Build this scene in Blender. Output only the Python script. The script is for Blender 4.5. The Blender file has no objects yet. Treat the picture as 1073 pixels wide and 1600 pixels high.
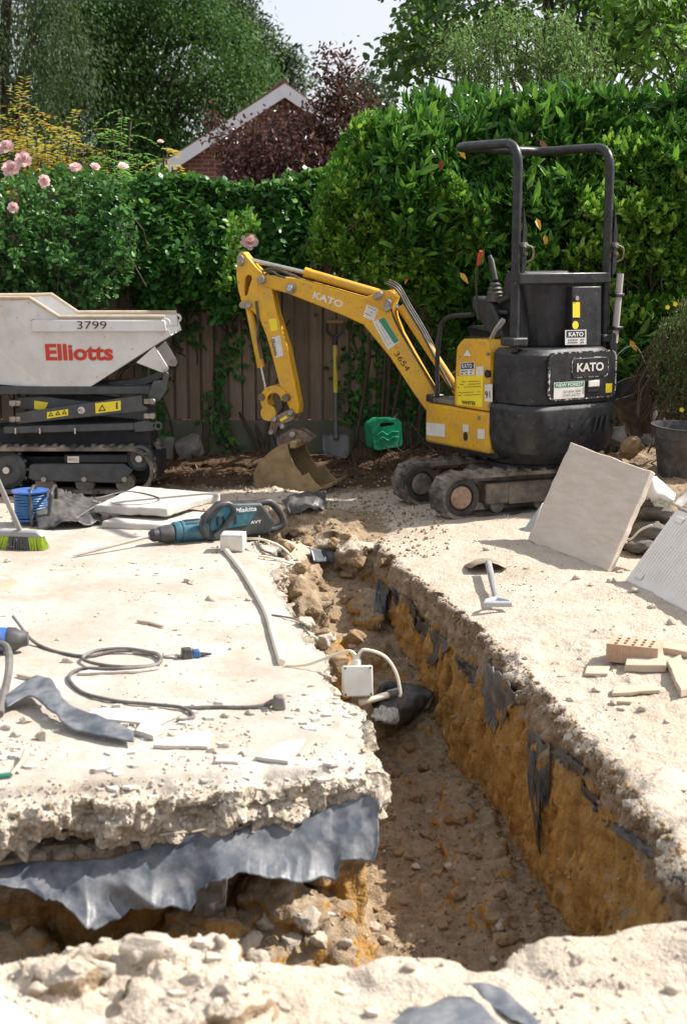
import bpy, bmesh, math, random
import numpy as np
from mathutils import Vector, Matrix, Euler
from mathutils.bvhtree import BVHTree
from mathutils import noise as mnoise
R = math.radians
random.seed(7)
rng = np.random.default_rng(11)
scene = bpy.context.scene
COL = scene.collection

# ------------------------------------------------------------------ camera
CAM_H, PITCH, FPX = 1.6, R(10.5), 1600 * 50 / 36
cd = bpy.data.cameras.new('camera')
cam = bpy.data.objects.new('camera', cd)
COL.objects.link(cam)
cam.location = (0, 0, CAM_H)
cam.rotation_euler = (math.pi / 2 - PITCH, 0, 0)
cd.sensor_fit = 'VERTICAL'
cd.sensor_height = 36
cd.sensor_width = 36 * 1073 / 1600
cd.lens = 50
cd.clip_end = 800
cd.dof.use_dof = True
cd.dof.focus_distance = 8.4
cd.dof.aperture_fstop = 4.5
scene.camera = cam

# ------------------------------------------------------------------ sky and sun
TO_SUN = Vector((0.67, 0.19, 0.68)).normalized()
SUN_EL = math.asin(TO_SUN.z)
SUN_AZ = math.atan2(TO_SUN.x, TO_SUN.y)
world = bpy.data.worlds.new('World')
scene.world = world
world.use_nodes = True
wn, wl = world.node_tree.nodes, world.node_tree.links
wn.clear()
wo = wn.new('ShaderNodeOutputWorld')
bg = wn.new('ShaderNodeBackground')
sky = wn.new('ShaderNodeTexSky')
sky.sky_type = 'NISHITA'
sky.sun_disc = False
sky.sun_elevation = SUN_EL
sky.sun_rotation = SUN_AZ
sky.dust_density = 3.0
sky.air_density = 1.0
wtc = wn.new('ShaderNodeTexCoord')
cn = wn.new('ShaderNodeTexNoise')
cn.inputs['Scale'].default_value = 3.2
cn.inputs['Detail'].default_value = 6
cn.inputs['Roughness'].default_value = 0.6
cr = wn.new('ShaderNodeMapRange')
cr.inputs['From Min'].default_value = 0.35
cr.inputs['From Max'].default_value = 0.72
cr.inputs['To Min'].default_value = 0.62
cr.inputs['To Max'].default_value = 1.0
cm = wn.new('ShaderNodeMix')
cm.data_type = 'RGBA'
cm.inputs['B'].default_value = (3.95, 4.0, 4.2, 1)
wl.new(wtc.outputs['Generated'], cn.inputs['Vector'])
wl.new(cn.outputs['Fac'], cr.inputs['Value'])
wl.new(cr.outputs['Result'], cm.inputs['Factor'])
wl.new(sky.outputs['Color'], cm.inputs['A'])
wl.new(cm.outputs['Result'], bg.inputs['Color'])
bg.inputs['Strength'].default_value = 0.11
wl.new(bg.outputs['Background'], wo.inputs['Surface'])

sd = bpy.data.lights.new('sun', 'SUN')
sd.energy = 4.1
sd.angle = R(0.6)
sd.color = (1.0, 0.945, 0.875)
sun = bpy.data.objects.new('sun', sd)
COL.objects.link(sun)
sun.location = (6, 4, 9)
sun.rotation_euler = (-TO_SUN).to_track_quat('-Z', 'Y').to_euler()

vs = scene.view_settings
vs.view_transform = 'Standard'
vs.look = 'None'
vs.exposure = 1.1
vs.gamma = 1.0
scene.cycles.max_bounces = 4
scene.cycles.transparent_max_bounces = 6

# ------------------------------------------------------------------ helpers: where things stand
def ray(px, py):
    x = (px - 536.5) / FPX
    u = (800 - py) / FPX
    return Vector((x, math.cos(PITCH) + u * math.sin(PITCH), -math.sin(PITCH) + u * math.cos(PITCH)))
def G(px, py, z=0.0):
    d = ray(px, py)
    t = (z - CAM_H) / d.z
    return Vector((d.x * t, d.y * t, z))
def A(px, py, Y):
    d = ray(px, py)
    t = Y / d.y
    return Vector((d.x * t, Y, CAM_H + d.z * t))
def PL(px, py, plane):
    p0, n = plane
    d = ray(px, py)
    o = Vector((0, 0, CAM_H))
    t = (p0 - o).dot(n) / d.dot(n)
    return o + d * t

# ------------------------------------------------------------------ numpy noise
def _h(ix, iy, iz, seed):
    h = (ix.astype(np.uint32) * np.uint32(374761393) + iy.astype(np.uint32) * np.uint32(668265263)
         + iz.astype(np.uint32) * np.uint32(2147483647) + np.uint32((seed * 974711) & 0xffffffff))
    h = (h ^ (h >> np.uint32(13))) * np.uint32(1274126177)
    h = (h ^ (h >> np.uint32(16))) * np.uint32(2246822519)
    h = h ^ (h >> np.uint32(15))
    return h.astype(np.float64) / 4294967295.0
def noise(P, scale=1.0, seed=0):
    P = np.asarray(P, float) * scale + 1000.0
    i = np.floor(P).astype(np.int64)
    f = P - i
    f = f * f * f * (f * (f * 6 - 15) + 10)
    r = 0
    for dx in (0, 1):
        wx = f[:, 0] if dx else 1 - f[:, 0]
        for dy in (0, 1):
            wy = f[:, 1] if dy else 1 - f[:, 1]
            for dz in (0, 1):
                wz = f[:, 2] if dz else 1 - f[:, 2]
                r = r + wx * wy * wz * _h(i[:, 0] + dx, i[:, 1] + dy, i[:, 2] + dz, seed)
    return r * 2 - 1
def fbm(P, scale=1.0, octs=4, seed=0, gain=0.5):
    a, s, r = 1.0, scale, 0
    for k in range(octs):
        r = r + a * noise(P, s, seed + k * 17)
        a *= gain
        s *= 2.03
    return r
def smooth(e0, e1, x):
    t = np.clip((x - e0) / (e1 - e0), 0, 1)
    return t * t * (3 - 2 * t)

# ------------------------------------------------------------------ helpers: materials
def _mixc(nt, fac, a, b):
    m = nt.nodes.new('ShaderNodeMix')
    m.data_type = 'RGBA'
    for sock, v in (('Factor', fac), ('A', a), ('B', b)):
        if isinstance(v, bpy.types.NodeSocket):
            nt.links.new(v, m.inputs[sock])
        elif sock == 'Factor':
            m.inputs[sock].default_value = v
        else:
            m.inputs[sock].default_value = (*v[:3], 1)
    return m.outputs['Result']
def _math(nt, op, a, b=None):
    m = nt.nodes.new('ShaderNodeMath')
    m.operation = op
    for i, v in enumerate((a, b)):
        if v is None:
            continue
        if isinstance(v, bpy.types.NodeSocket):
            nt.links.new(v, m.inputs[i])
        else:
            m.inputs[i].default_value = v
    return m.outputs[0]
def _noise(nt, vec, scale, detail=5, rough=0.55, dist=0.0):
    n = nt.nodes.new('ShaderNodeTexNoise')
    n.inputs['Scale'].default_value = scale
    n.inputs['Detail'].default_value = detail
    n.inputs['Roughness'].default_value = rough
    n.inputs['Distortion'].default_value = dist
    if vec is not None:
        nt.links.new(vec, n.inputs['Vector'])
    return n.outputs['Fac']
def _ramp(nt, v, lo, hi, a=0.0, b=1.0):
    m = nt.nodes.new('ShaderNodeMapRange')
    m.inputs['From Min'].default_value = lo
    m.inputs['From Max'].default_value = hi
    m.inputs['To Min'].default_value = a
    m.inputs['To Max'].default_value = b
    nt.links.new(v, m.inputs['Value'])
    return m.outputs['Result']
def _bump(nt, h, strength, dist, prev=None):
    b = nt.nodes.new('ShaderNodeBump')
    b.inputs['Strength'].default_value = strength
    b.inputs['Distance'].default_value = dist
    nt.links.new(h, b.inputs['Height'])
    if prev is not None:
        nt.links.new(prev, b.inputs['Normal'])
    return b.outputs['Normal']
def _new(name):
    m = bpy.data.materials.new(name)
    m.use_nodes = True
    nt = m.node_tree
    b = nt.nodes['Principled BSDF']
    tc = nt.nodes.new('ShaderNodeTexCoord')
    return m, nt, b, tc.outputs['Object']
def mat(name, c, c2=None, ns=6, rough=0.6, rvar=0.15, metal=0.0, bump=0.0, bs=60, bd=0.004, chips=0.0, chipc=(0.3, 0.3, 0.3), cs=40,
        dust=0.0, dustc=(0.5, 0.42, 0.32), ds=9, spec=0.5, coat=0.0, stretch=None):
    m, nt, b, vec = _new(name)
    if stretch:
        mp = nt.nodes.new('ShaderNodeMapping')
        mp.inputs['Scale'].default_value = stretch
        nt.links.new(vec, mp.inputs['Vector'])
        vec = mp.outputs['Vector']
    col = tuple(c)
    if c2 is not None:
        col = _mixc(nt, _ramp(nt, _noise(nt, vec, ns, 6, 0.62), 0.32, 0.68), c, c2)
    if dust:
        col = _mixc(nt, _math(nt, 'MULTIPLY', _ramp(nt, _noise(nt, vec, ds, 7, 0.7), 0.42, 0.72), dust), col, dustc)
    if chips:
        col = _mixc(nt, _ramp(nt, _noise(nt, vec, cs, 5, 0.7), 0.70 - chips * 0.1, 0.73 - chips * 0.1), col, chipc)
    if isinstance(col, tuple):
        b.inputs['Base Color'].default_value = (*col, 1)
    else:
        nt.links.new(col, b.inputs['Base Color'])
    nt.links.new(_ramp(nt, _noise(nt, vec, ns * 2.7, 4), 0.3, 0.7, max(rough - rvar, 0.02), min(rough + rvar, 1)), b.inputs['Roughness'])
    b.inputs['Metallic'].default_value = metal
    b.inputs['Specular IOR Level'].default_value = spec
    b.inputs['Coat Weight'].default_value = coat
    if bump:
        nt.links.new(_bump(nt, _noise(nt, vec, bs, 6, 0.65), bump, bd), b.inputs['Normal'])
    return m
def leafmat(name, c, c2, c3=None, rough=0.4, trans=0.35, sheen=0.5, fr=0.12, tint=(0.30, 0.5, 0.04)):
    m, nt, b, vec = _new(name)
    g = nt.nodes.new('ShaderNodeNewGeometry')
    rnd = g.outputs['Random Per Island']
    col = _mixc(nt, rnd, c, c2)
    if c3 is not None:
        h = _math(nt, 'FRACT', _math(nt, 'MULTIPLY', rnd, 37.7))
        col = _mixc(nt, _ramp(nt, h, 1 - fr, 1 - fr * 0.4), col, c3)
    oi = nt.nodes.new('ShaderNodeObjectInfo')
    hs = nt.nodes.new('ShaderNodeHueSaturation')
    nt.links.new(col, hs.inputs['Color'])
    nt.links.new(_ramp(nt, oi.outputs['Random'], 0, 1, 0.8, 1.25), hs.inputs['Value'])
    col = hs.outputs['Color']
    nt.links.new(col, b.inputs['Base Color'])
    b.inputs['Roughness'].default_value = rough
    b.inputs['Specular IOR Level'].default_value = sheen
    tr = nt.nodes.new('ShaderNodeBsdfTranslucent')
    nt.links.new(_mixc(nt, 0.16, col, tint), tr.inputs['Color'])
    mx = nt.nodes.new('ShaderNodeMixShader')
    mx.inputs['Fac'].default_value = trans
    nt.links.new(b.outputs[0], mx.inputs[1])
    nt.links.new(tr.outputs[0], mx.inputs[2])
    nt.links.new(mx.outputs[0], nt.nodes['Material Output'].inputs['Surface'])
    return m

# ------------------------------------------------------------------ helpers: objects
def tag(o, label=None, cat=None, group=None, kind=None):
    for k, v in (('label', label), ('category', cat), ('group', group), ('kind', kind)):
        if v:
            o[k] = v
    return o
def thing(name, loc, label, cat, group=None):
    o = bpy.data.objects.new(name, None)
    COL.objects.link(o)
    o.location = loc
    o.empty_display_size = 0.1
    return tag(o, label, cat, group)
def root_loc(p):
    while p.parent is not None:
        p = p.parent
    return Vector(p.location)
def link(name, me, m=None, parent=None):
    o = bpy.data.objects.new(name, me)
    COL.objects.link(o)
    if m is not None:
        me.materials.clear()
        me.materials.append(m)
    if parent is not None:
        o.parent = parent
    return o
def bevel(o, w, seg=2, ang=35):
    b = o.modifiers.new('bevel', 'BEVEL')
    b.width = w
    b.segments = seg
    b.limit_method = 'ANGLE'
    b.angle_limit = R(ang)
    b.harden_normals = False
    return o
def npmesh(name, V, F, smooth_=False):
    V = np.asarray(V, np.float32)
    F = np.asarray(F, np.int32)
    n, k = F.shape
    me = bpy.data.meshes.new(name)
    me.vertices.add(len(V))
    me.vertices.foreach_set('co', V.ravel())
    me.loops.add(n * k)
    me.loops.foreach_set('vertex_index', F.ravel())
    me.polygons.add(n)
    me.polygons.foreach_set('loop_start', np.arange(0, n * k, k, dtype=np.int32))
    me.polygons.foreach_set('loop_total', np.full(n, k, np.int32))
    if smooth_:
        me.polygons.foreach_set('use_smooth', np.ones(n, bool))
    me.update(calc_edges=True)
    me.validate()
    return me
class MB:
    def __init__(s):
        s.v, s.f, s.sm = [], [], []
    def add(s, vs_, fs, sm=False):
        o = len(s.v)
        s.v += [Vector(v) for v in vs_]
        s.f += [tuple(i + o for i in f) for f in fs]
        s.sm += [sm] * len(fs)
        return s
    def box(s, c, size, ax=None, taper=1.0):
        c = Vector(c)
        X, Y, Z = ax if ax else (Vector((1, 0, 0)), Vector((0, 1, 0)), Vector((0, 0, 1)))
        vs_ = []
        for k in (-.5, .5):
            t = 1 if k < 0 else taper
            for i, j in ((-.5, -.5), (.5, -.5), (.5, .5), (-.5, .5)):
                vs_.append(c + X * (i * size[0] * t) + Y * (j * size[1] * t) + Z * (k * size[2]))
        return s.add(vs_, [(3, 2, 1, 0), (4, 5, 6, 7), (0, 1, 5, 4), (1, 2, 6, 5), (2, 3, 7, 6), (3, 0, 4, 7)])
    def tube(s, pts, r, seg=10, caps=True, closed=False):
        pts = [Vector(p) for p in pts]
        n = len(pts)
        rs = list(r) if hasattr(r, '__len__') else [r] * n
        rings = []
        up = None
        for i, p in enumerate(pts):
            if closed:
                t = (pts[(i + 1) % n] - pts[i - 1])
            else:
                t = (pts[min(i + 1, n - 1)] - pts[max(i - 1, 0)])
            if t.length < 1e-9:
                t = Vector((0, 0, 1))
            t.normalize()
            if up is None:
                up = t.orthogonal().normalized()
            else:
                up = (up - t * up.dot(t))
                up = up.normalized() if up.length > 1e-6 else t.orthogonal().normalized()
            bn = t.cross(up)
            rings.append([p + (up * math.cos(a) + bn * math.sin(a)) * rs[i] for a in [2 * math.pi * k / seg for k in range(seg)]])
        fs = []
        m = n if closed else n - 1
        for i in range(m):
            j = (i + 1) % n
            for k in range(seg):
                k2 = (k + 1) % seg
                fs.append((i * seg + k, i * seg + k2, j * seg + k2, j * seg + k))
        s.add([v for q in rings for v in q], fs, True)
        if caps and not closed:
            o = len(s.v) - n * seg
            s.f.append(tuple(o + k for k in reversed(range(seg))))
            s.f.append(tuple(o + (n - 1) * seg + k for k in range(seg)))
            s.sm += [False, False]
        return s
    def cyl(s, a, b, r, seg=16):
        a, b = Vector(a), Vector(b)
        return s.tube([a, b], r, seg)
    def lathe(s, o, ax, prof, seg=24):
        o = Vector(o)
        ax = Vector(ax).normalized()
        u = ax.orthogonal().normalized()
        w = ax.cross(u)
        vs_, fs = [], []
        for (r, h) in prof:
            for k in range(seg):
                a = 2 * math.pi * k / seg
                vs_.append(o + ax * h + (u * math.cos(a) + w * math.sin(a)) * r)
        for i in range(len(prof) - 1):
            for k in range(seg):
                k2 = (k + 1) % seg
                fs.append((i * seg + k, i * seg + k2, (i + 1) * seg + k2, (i + 1) * seg + k))
        return s.add(vs_, fs, True)
    def prism(s, bottom, top):
        n = len(bottom)
        fs = [tuple(reversed(range(n))), tuple(range(n, 2 * n))]
        fs += [(i, (i + 1) % n, n + (i + 1) % n, n + i) for i in range(n)]
        return s.add(list(bottom) + list(top), fs)
    def plate(s, outer, nrm, th, holes=()):
        """flat polygon (3-D points) with holes, th thick, growing against nrm"""
        bm = bmesh.new()
        edges = []
        for loop in (outer, *holes):
            vv = [bm.verts.new(p) for p in loop]
            edges += [bm.edges.new((vv[i], vv[(i + 1) % len(vv)])) for i in range(len(vv))]
        bmesh.ops.triangle_fill(bm, edges=edges, use_beauty=True, use_dissolve=False)
        bm.normal_update()
        nrm = Vector(nrm).normalized()
        for f in bm.faces:
            if f.normal.dot(nrm) < 0:
                f.normal_flip()
        bm.verts.index_update()
        V0 = [v.co.copy() for v in bm.verts]
        n = len(V0)
        fs = [tuple(v.index for v in f.verts) for f in bm.faces]
        allf = fs + [tuple(i + n for i in reversed(f)) for f in fs]
        for e in bm.edges:
            if len(e.link_faces) == 1:
                lp = e.link_loops[0]
                a, b = lp.vert.index, lp.link_loop_next.vert.index
                allf.append((b, a, a + n, b + n))
        bm.free()
        return s.add(V0 + [v - nrm * th for v in V0], allf)
    def build(s, name, m, parent=None, origin=None, bev=0, seg=2, ang=35):
        off = root_loc(parent) if parent is not None else Vector(origin or (0, 0, 0))
        me = bpy.data.meshes.new(name)
        me.from_pydata([v - off for v in s.v], [], s.f)
        bm = bmesh.new()
        bm.from_mesh(me)
        bmesh.ops.recalc_face_normals(bm, faces=bm.faces)
        bm.to_mesh(me)
        bm.free()
        me.polygons.foreach_set('use_smooth', [True] * len(me.polygons))
        me.set_sharp_from_angle(angle=R(32))
        o = link(name, me, m, parent)
        if parent is None:
            o.location = off
        if bev:
            bevel(o, bev, seg, ang)
        return o
def text_obj(name, s, a, b, nrm, m, parent, bold=0.0, lift=0.0015, squash=1.0, shear=0.0, hgt=None):
    """lettering whose baseline runs from point a to point b on a surface with normal nrm"""
    cu = bpy.data.curves.new('lettering', 'FONT')
    cu.body = s
    cu.offset = bold
    cu.extrude = 0.0
    cu.shear = shear
    cu.resolution_u = 3
    o = bpy.data.objects.new('lettering', cu)
    me0 = o.to_mesh()
    P = np.array([v.co[:] for v in me0.vertices])
    fs = [tuple(p.vertices) for p in me0.polygons]
    o.to_mesh_clear()
    bpy.data.objects.remove(o)
    bpy.data.curves.remove(cu)
    x0, x1 = P[:, 0].min(), P[:, 0].max()
    y0, y1 = P[:, 1].min(), P[:, 1].max()
    U = (Vector(b) - Vector(a))
    w = U.length
    U.normalize()
    nrm = Vector(nrm).normalized()
    V = nrm.cross(U).normalized()
    k = w / (x1 - x0)
    ky = (hgt / (y1 - y0)) if hgt else k * squash
    mb = MB()
    vs_ = [Vector(a) + U * ((p[0] - x0) * k) + V * ((p[1] - y0) * ky) + nrm * lift for p in P]
    mb.add(vs_, fs)
    off = root_loc(parent)
    me = bpy.data.meshes.new(name)
    me.from_pydata([v - off for v in mb.v], [], mb.f)
    return link(name, me, m, parent)
def arc(c, u, v, r, a0, a1, n):
    return [c + u * (r * math.cos(a0 + (a1 - a0) * i / n)) + v * (r * math.sin(a0 + (a1 - a0) * i / n)) for i in range(n + 1)]
def catmull(pts, n=6):
    pts = [Vector(p) for p in pts]
    P = [pts[0] * 2 - pts[1]] + pts + [pts[-1] * 2 - pts[-2]]
    out = []
    for i in range(1, len(P) - 2):
        for k in range(n):
            t = k / n
            a, b, c, d = P[i - 1:i + 3]
            out.append(0.5 * ((2 * b) + (c - a) * t + (2 * a - 5 * b + 4 * c - d) * t * t + (3 * b - a - 3 * c + d) * t ** 3))
    out.append(pts[-1])
    return out
def remeshed(mb, voxel):
    me = bpy.data.meshes.new('solid')
    me.from_pydata([v[:] for v in mb.v], [], mb.f)
    o = bpy.data.objects.new('solid', me)
    COL.objects.link(o)
    md = o.modifiers.new('r', 'REMESH')
    md.mode = 'VOXEL'
    md.voxel_size = voxel
    md.use_smooth_shade = True
    dg = bpy.context.evaluated_depsgraph_get()
    ev = o.evaluated_get(dg)
    m2 = ev.to_mesh()
    V = np.empty(len(m2.vertices) * 3)
    m2.vertices.foreach_get('co', V)
    N = np.empty(len(m2.vertices) * 3)
    m2.vertex_normals.foreach_get('vector', N)
    F = np.empty(len(m2.loops), np.int32)
    m2.loops.foreach_get('vertex_index', F)
    ev.to_mesh_clear()
    bpy.data.objects.remove(o)
    bpy.data.meshes.remove(me)
    return V.reshape(-1, 3), N.reshape(-1, 3), F.reshape(-1, 4)
def drop_unused(V, F):
    used = np.unique(F)
    mp = np.full(len(V), -1)
    mp[used] = np.arange(len(used))
    return used, mp[F]
def vnormals(V, F):
    a, b, c, d = (V[F[:, i]] for i in range(4))
    n = np.cross(c - a, d - b)
    out = np.zeros_like(V)
    for i in range(4):
        np.add.at(out, F[:, i], n)
    return out / np.maximum(np.linalg.norm(out, axis=1, keepdims=True), 1e-12)
# ------------------------------------------------------------------ ground with the trench
def ground_mat():
    m, nt, b, vec = _new('soil')
    at = nt.nodes.new('ShaderNodeAttribute')
    at.attribute_name = 'soil'
    sp = nt.nodes.new('ShaderNodeSeparateColor')
    nt.links.new(at.outputs['Color'], sp.inputs['Color'])
    n1 = _noise(nt, vec, 3.1, 3, 0.6)
    n2 = _noise(nt, vec, 22, 4, 0.65)
    n3 = _noise(nt, vec, 95, 2, 0.7)
    brown = _mixc(nt, _ramp(nt, n2, 0.3, 0.7), (0.18, 0.128, 0.08), (0.36, 0.275, 0.185))
    dust = _mixc(nt, _ramp(nt, n1, 0.3, 0.7), (0.43, 0.36, 0.28), (0.54, 0.475, 0.395))
    dust = _mixc(nt, _ramp(nt, n2, 0.55, 0.75, 0, 0.45), dust, (0.37, 0.285, 0.20))
    # clay, streaked downwards by the digger's bucket
    mp = nt.nodes.new('ShaderNodeMapping')
    mp.inputs['Scale'].default_value = (14, 14, 2.0)
    nt.links.new(vec, mp.inputs['Vector'])
    n4 = _noise(nt, mp.outputs['Vector'], 2.2, 4, 0.65)
    clay = _mixc(nt, _ramp(nt, n4, 0.33, 0.66), (0.255, 0.137, 0.041), (0.45, 0.265, 0.084))
    clay = _mixc(nt, _ramp(nt, n1, 0.52, 0.75, 0, 0.4), clay, (0.36, 0.25, 0.12))
    mulch = _mixc(nt, _ramp(nt, n3, 0.3, 0.7), (0.035, 0.022, 0.014), (0.14, 0.085, 0.05))
    def edge(sock):
        return _ramp(nt, _math(nt, 'ADD', sock, _math(nt, 'MULTIPLY', _math(nt, 'SUBTRACT', n2, 0.5), 1.1)), 0.38, 0.62)
    col = _mixc(nt, edge(sp.outputs['Green']), brown, clay)
    col = _mixc(nt, edge(sp.outputs['Blue']), col, mulch)
    col = _mixc(nt, edge(sp.outputs['Red']), col, dust)
    col = _mixc(nt, _ramp(nt, n3, 0.25, 0.6, 0.35, 0.0), col, (0.10, 0.065, 0.035))
    nt.links.new(col, b.inputs['Base Color'])
    b.inputs['Roughness'].default_value = 0.95
    b.inputs['Specular IOR Level'].default_value = 0.15
    hh = _math(nt, 'ADD', n2, _math(nt, 'MULTIPLY', n3, 0.28))
    nm = _bump(nt, hh, 0.62, 0.03)
    nt.links.new(nm, b.inputs['Normal'])
    return m
M_SOIL = ground_mat()

LIP = [(0.10, 8.05), (0.20, 7.72), (0.33, 7.2), (0.47, 6.6), (0.60, 6.0), (0.71, 5.4), (0.76, 4.95), (0.85, 4.53), (0.90, 4.15), (0.95, 3.62), (0.99, 3.1)]
SLAB_R = [(-0.46, 8.35), (-0.37, 7.6), (-0.34, 7.1), (-0.28, 6.4), (-0.18, 5.92), (-0.09, 5.5), (-0.03, 5.1), (0.06, 4.8), (0.13, 4.42), (0.11, 4.20)]
SLAB_F = [(-0.11, 4.13), (-0.36, 4.06), (-0.64, 3.99), (-1.01, 3.92), (-1.5, 3.84)]
def solid_ground():
    mb = MB()
    def pr(poly, z, zb=-1.1, shift=(0, 0)):
        mb.prism([(x + shift[0], y + shift[1], zb) for x, y in poly], [(x, y, z) for x, y in poly])
    # trench bottom under everything
    pr([(-1.75, 2.1), (2.1, 2.1), (3.4, 11.7), (-3.4, 11.7)], -0.66)
    # right bank, its face battered a little into the trench
    bank = LIP + [(1.0, 2.3), (2.0, 2.3), (3.3, 11.4), (0.10, 11.4)]
    n = len(LIP)
    low = [(x - 0.16, y) for x, y in LIP] + [(0.85, 2.3), (2.0, 2.3), (3.3, 11.4), (-0.05, 11.4)]
    top = [(x, y, -0.02) for x, y in LIP] + [(1.0, 2.3, 0), (2.0, 2.3, 0.02), (3.3, 11.4, 0.05), (0.10, 11.4, 0.02)]
    mb.prism([(x, y, -1.1) for x, y in low], top)
    # bank the photographer stands on
    pr([(-1.7, 2.1), (1.9, 2.1), (1.7, 3.12), (1.0, 3.14), (0.62, 3.05), (0.3, 2.99), (0.0, 3.02), (-0.25, 3.04), (-0.5, 3.10), (-0.8, 3.02), (-1.75, 3.05)], -0.018)
    # soil left standing under the concrete
    pr([(-1.75, 8.5)] + [(x - 0.06, y) for x, y in SLAB_R[:-2]] + [(0.06, 4.5), (0.055, 4.30), (-0.09, 4.26), (-0.13, 4.32), (-0.15, 4.6), (-0.26, 4.62), (-0.29, 4.30),
        (-0.5, 4.16), (-1.0, 4.06), (-1.75, 3.95)], -0.20)
    # ground behind, up to the fence
    pr([(-3.4, 8.1), (-0.42, 8.02), (-0.1, 8.15), (0.3, 7.9), (0.6, 8.2), (3.3, 8.2), (3.4, 11.7), (-3.4, 11.7)], -0.012)
    pr([(-3.3, 7.0), (-0.47, 7.6), (-0.46, 8.3), (-3.3, 8.3)], -0.17)
    # soil ramp where the trench runs out under the digger
    P = [(-0.5, 6.15, -0.66), (0.6, 6.0, -0.66), (0.45, 7.0, -0.44), (-0.4, 7.0, -0.40), (0.3, 8.3, -0.03), (-0.5, 8.3, -0.03)]
    vs_ = [(x, y, -1.1) for x, y, z in P] + P
    mb.add(vs_, [(0, 1, 2, 3), (3, 2, 4, 5), (9, 8, 7, 6), (11, 10, 8, 9), (0, 6, 7, 1), (1, 7, 8, 2), (2, 8, 10, 4), (4, 10, 11, 5), (5, 11, 9, 3), (3, 9, 6, 0)])
    # heaps: spoil by the breaker, crumbled banks, the rockery and the lumps along the near edge
    def blob(x, y, z, rx, ry, rz, seed=0):
        bm = bmesh.new()
        bmesh.ops.create_icosphere(bm, subdivisions=3, radius=1.0)
        bm.verts.index_update()
        Pn = np.array([v.co[:] for v in bm.verts])
        d = 1 + 0.25 * fbm(Pn + seed * 3.1, 1.6, 3, seed)
        vs2 = [(x + p[0] * rx * k, y + p[1] * ry * k, z + p[2] * rz * k) for p, k in zip(Pn, d)]
        fs = [tuple(v.index for v in f.verts) for f in bm.faces]
        bm.free()
        mb.add(vs2, fs)
    for i, a in enumerate([
        (-0.25, 8.35, -0.02, 0.32, 0.30, 0.10), (-0.05, 8.0, -0.06, 0.22, 0.2, 0.12), (-0.30, 7.75, -0.22, 0.16, 0.3, 0.24), (-0.22, 7.2, -0.32, 0.13, 0.25, 0.22),
        (-0.12, 6.6, -0.42, 0.14, 0.3, 0.24), (-0.3, 7.4, -0.2, 0.12, 0.25, 0.16), (0.0, 6.9, -0.5, 0.2, 0.2, 0.14), (0.15, 7.4, -0.35, 0.14, 0.2, 0.14), (-0.02, 6.1, -0.62, 0.14, 0.2, 0.12), (0.1, 7.85, -0.14, 0.16, 0.16, 0.12),
        (-0.02, 5.75, -0.66, 0.13, 0.2, 0.15), (0.35, 6.5, -0.66, 0.12, 0.3, 0.1), (0.5, 5.2, -0.68, 0.14, 0.5, 0.1), (0.55, 4.5, -0.70, 0.16, 0.4, 0.1), (0.6, 3.7, -0.7, 0.25, 0.4, 0.12),
        (-0.2, 4.2, -0.56, 0.22, 0.2, 0.2), (-0.05, 4.05, -0.6, 0.16, 0.2, 0.16), (-0.65, 3.95, -0.66, 0.4, 0.2, 0.18), (-1.1, 3.9, -0.62, 0.4, 0.25, 0.2), (-0.35, 4.05, -0.6, 0.25, 0.15, 0.2),
        (1.95, 8.4, 0.02, 0.55, 0.75, 0.27), (2.2, 9.3, 0.1, 0.6, 0.6, 0.2), (1.86, 7.8, 0.0, 0.32, 0.40, 0.25), (2.0, 6.9, -0.02, 0.42, 0.6, 0.25), (1.75, 9.3, 0.0, 0.35, 0.4, 0.16),
        (-0.42, 2.98, -0.01, 0.20, 0.10, 0.06), (-0.62, 2.95, -0.01, 0.12, 0.10, 0.045), (-0.32, 2.82, -0.01, 0.18, 0.12, 0.06), (0.1, 2.97, -0.04, 0.2, 0.08, 0.045), (0.62, 3.02, -0.03, 0.22, 0.12, 0.05),
        (0.85, 3.06, -0.02, 0.25, 0.12, 0.06), (-0.18, 2.9, -0.03, 0.12, 0.08, 0.05), (-0.75, 2.7, -0.02, 0.3, 0.15, 0.05),
        (0.98, 4.1, -0.06, 0.12, 0.3, 0.06), (0.88, 4.7, -0.06, 0.10, 0.25, 0.05), (0.75, 5.5, -0.06, 0.10, 0.3, 0.05), (1.15, 3.6, -0.02, 0.3, 0.4, 0.06),
        (-2.2, 10.6, -0.03, 0.8, 0.4, 0.10), (-0.6, 10.7, -0.03, 0.8, 0.35, 0.09), (0.5, 10.72, -0.01, 0.55, 0.42, 0.12), (1.4, 10.3, 0.0, 0.7, 0.5, 0.12), (-0.95, 9.9, -0.02, 0.4, 0.2, 0.05), (-0.55, 9.2, -0.03, 0.5, 0.2, 0.06)]):
        blob(*a, seed=i)
    V, N, F = remeshed(mb, 0.0125)
    keep = (V[F[:, 0], 2] > -1.0)
    F = F[keep]
    used, F = drop_unused(V, F)
    V, N = V[used], N[used]
    up = N[:, 2]
    wall = 1 - smooth(0.25, 0.65, up)
    floor = smooth(0.5, 0.8, up) * smooth(-0.28, -0.45, V[:, 2])
    topm = smooth(0.5, 0.8, up) * (1 - floor)
    # crumbs and clods
    Pz = V * np.array([1, 1, 0.33])
    d = wall * (0.022 * fbm(Pz, 3.5, 2, 5) + 0.034 * np.abs(fbm(V * np.array([1, 1, 0.16]), 13.0, 3, 9)) + 0.012 * fbm(V, 26, 2, 19) - 0.045 * smooth(0.30, 0.55, noise(V * np.array([1, 1, 0.2]), 19, 29)))
    shoulder = wall * smooth(-0.30, -0.18, V[:, 2])
    d += shoulder * (0.018 * fbm(V, 8, 4, 21) + 0.012 * np.abs(fbm(V, 26, 2, 22)))
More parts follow.
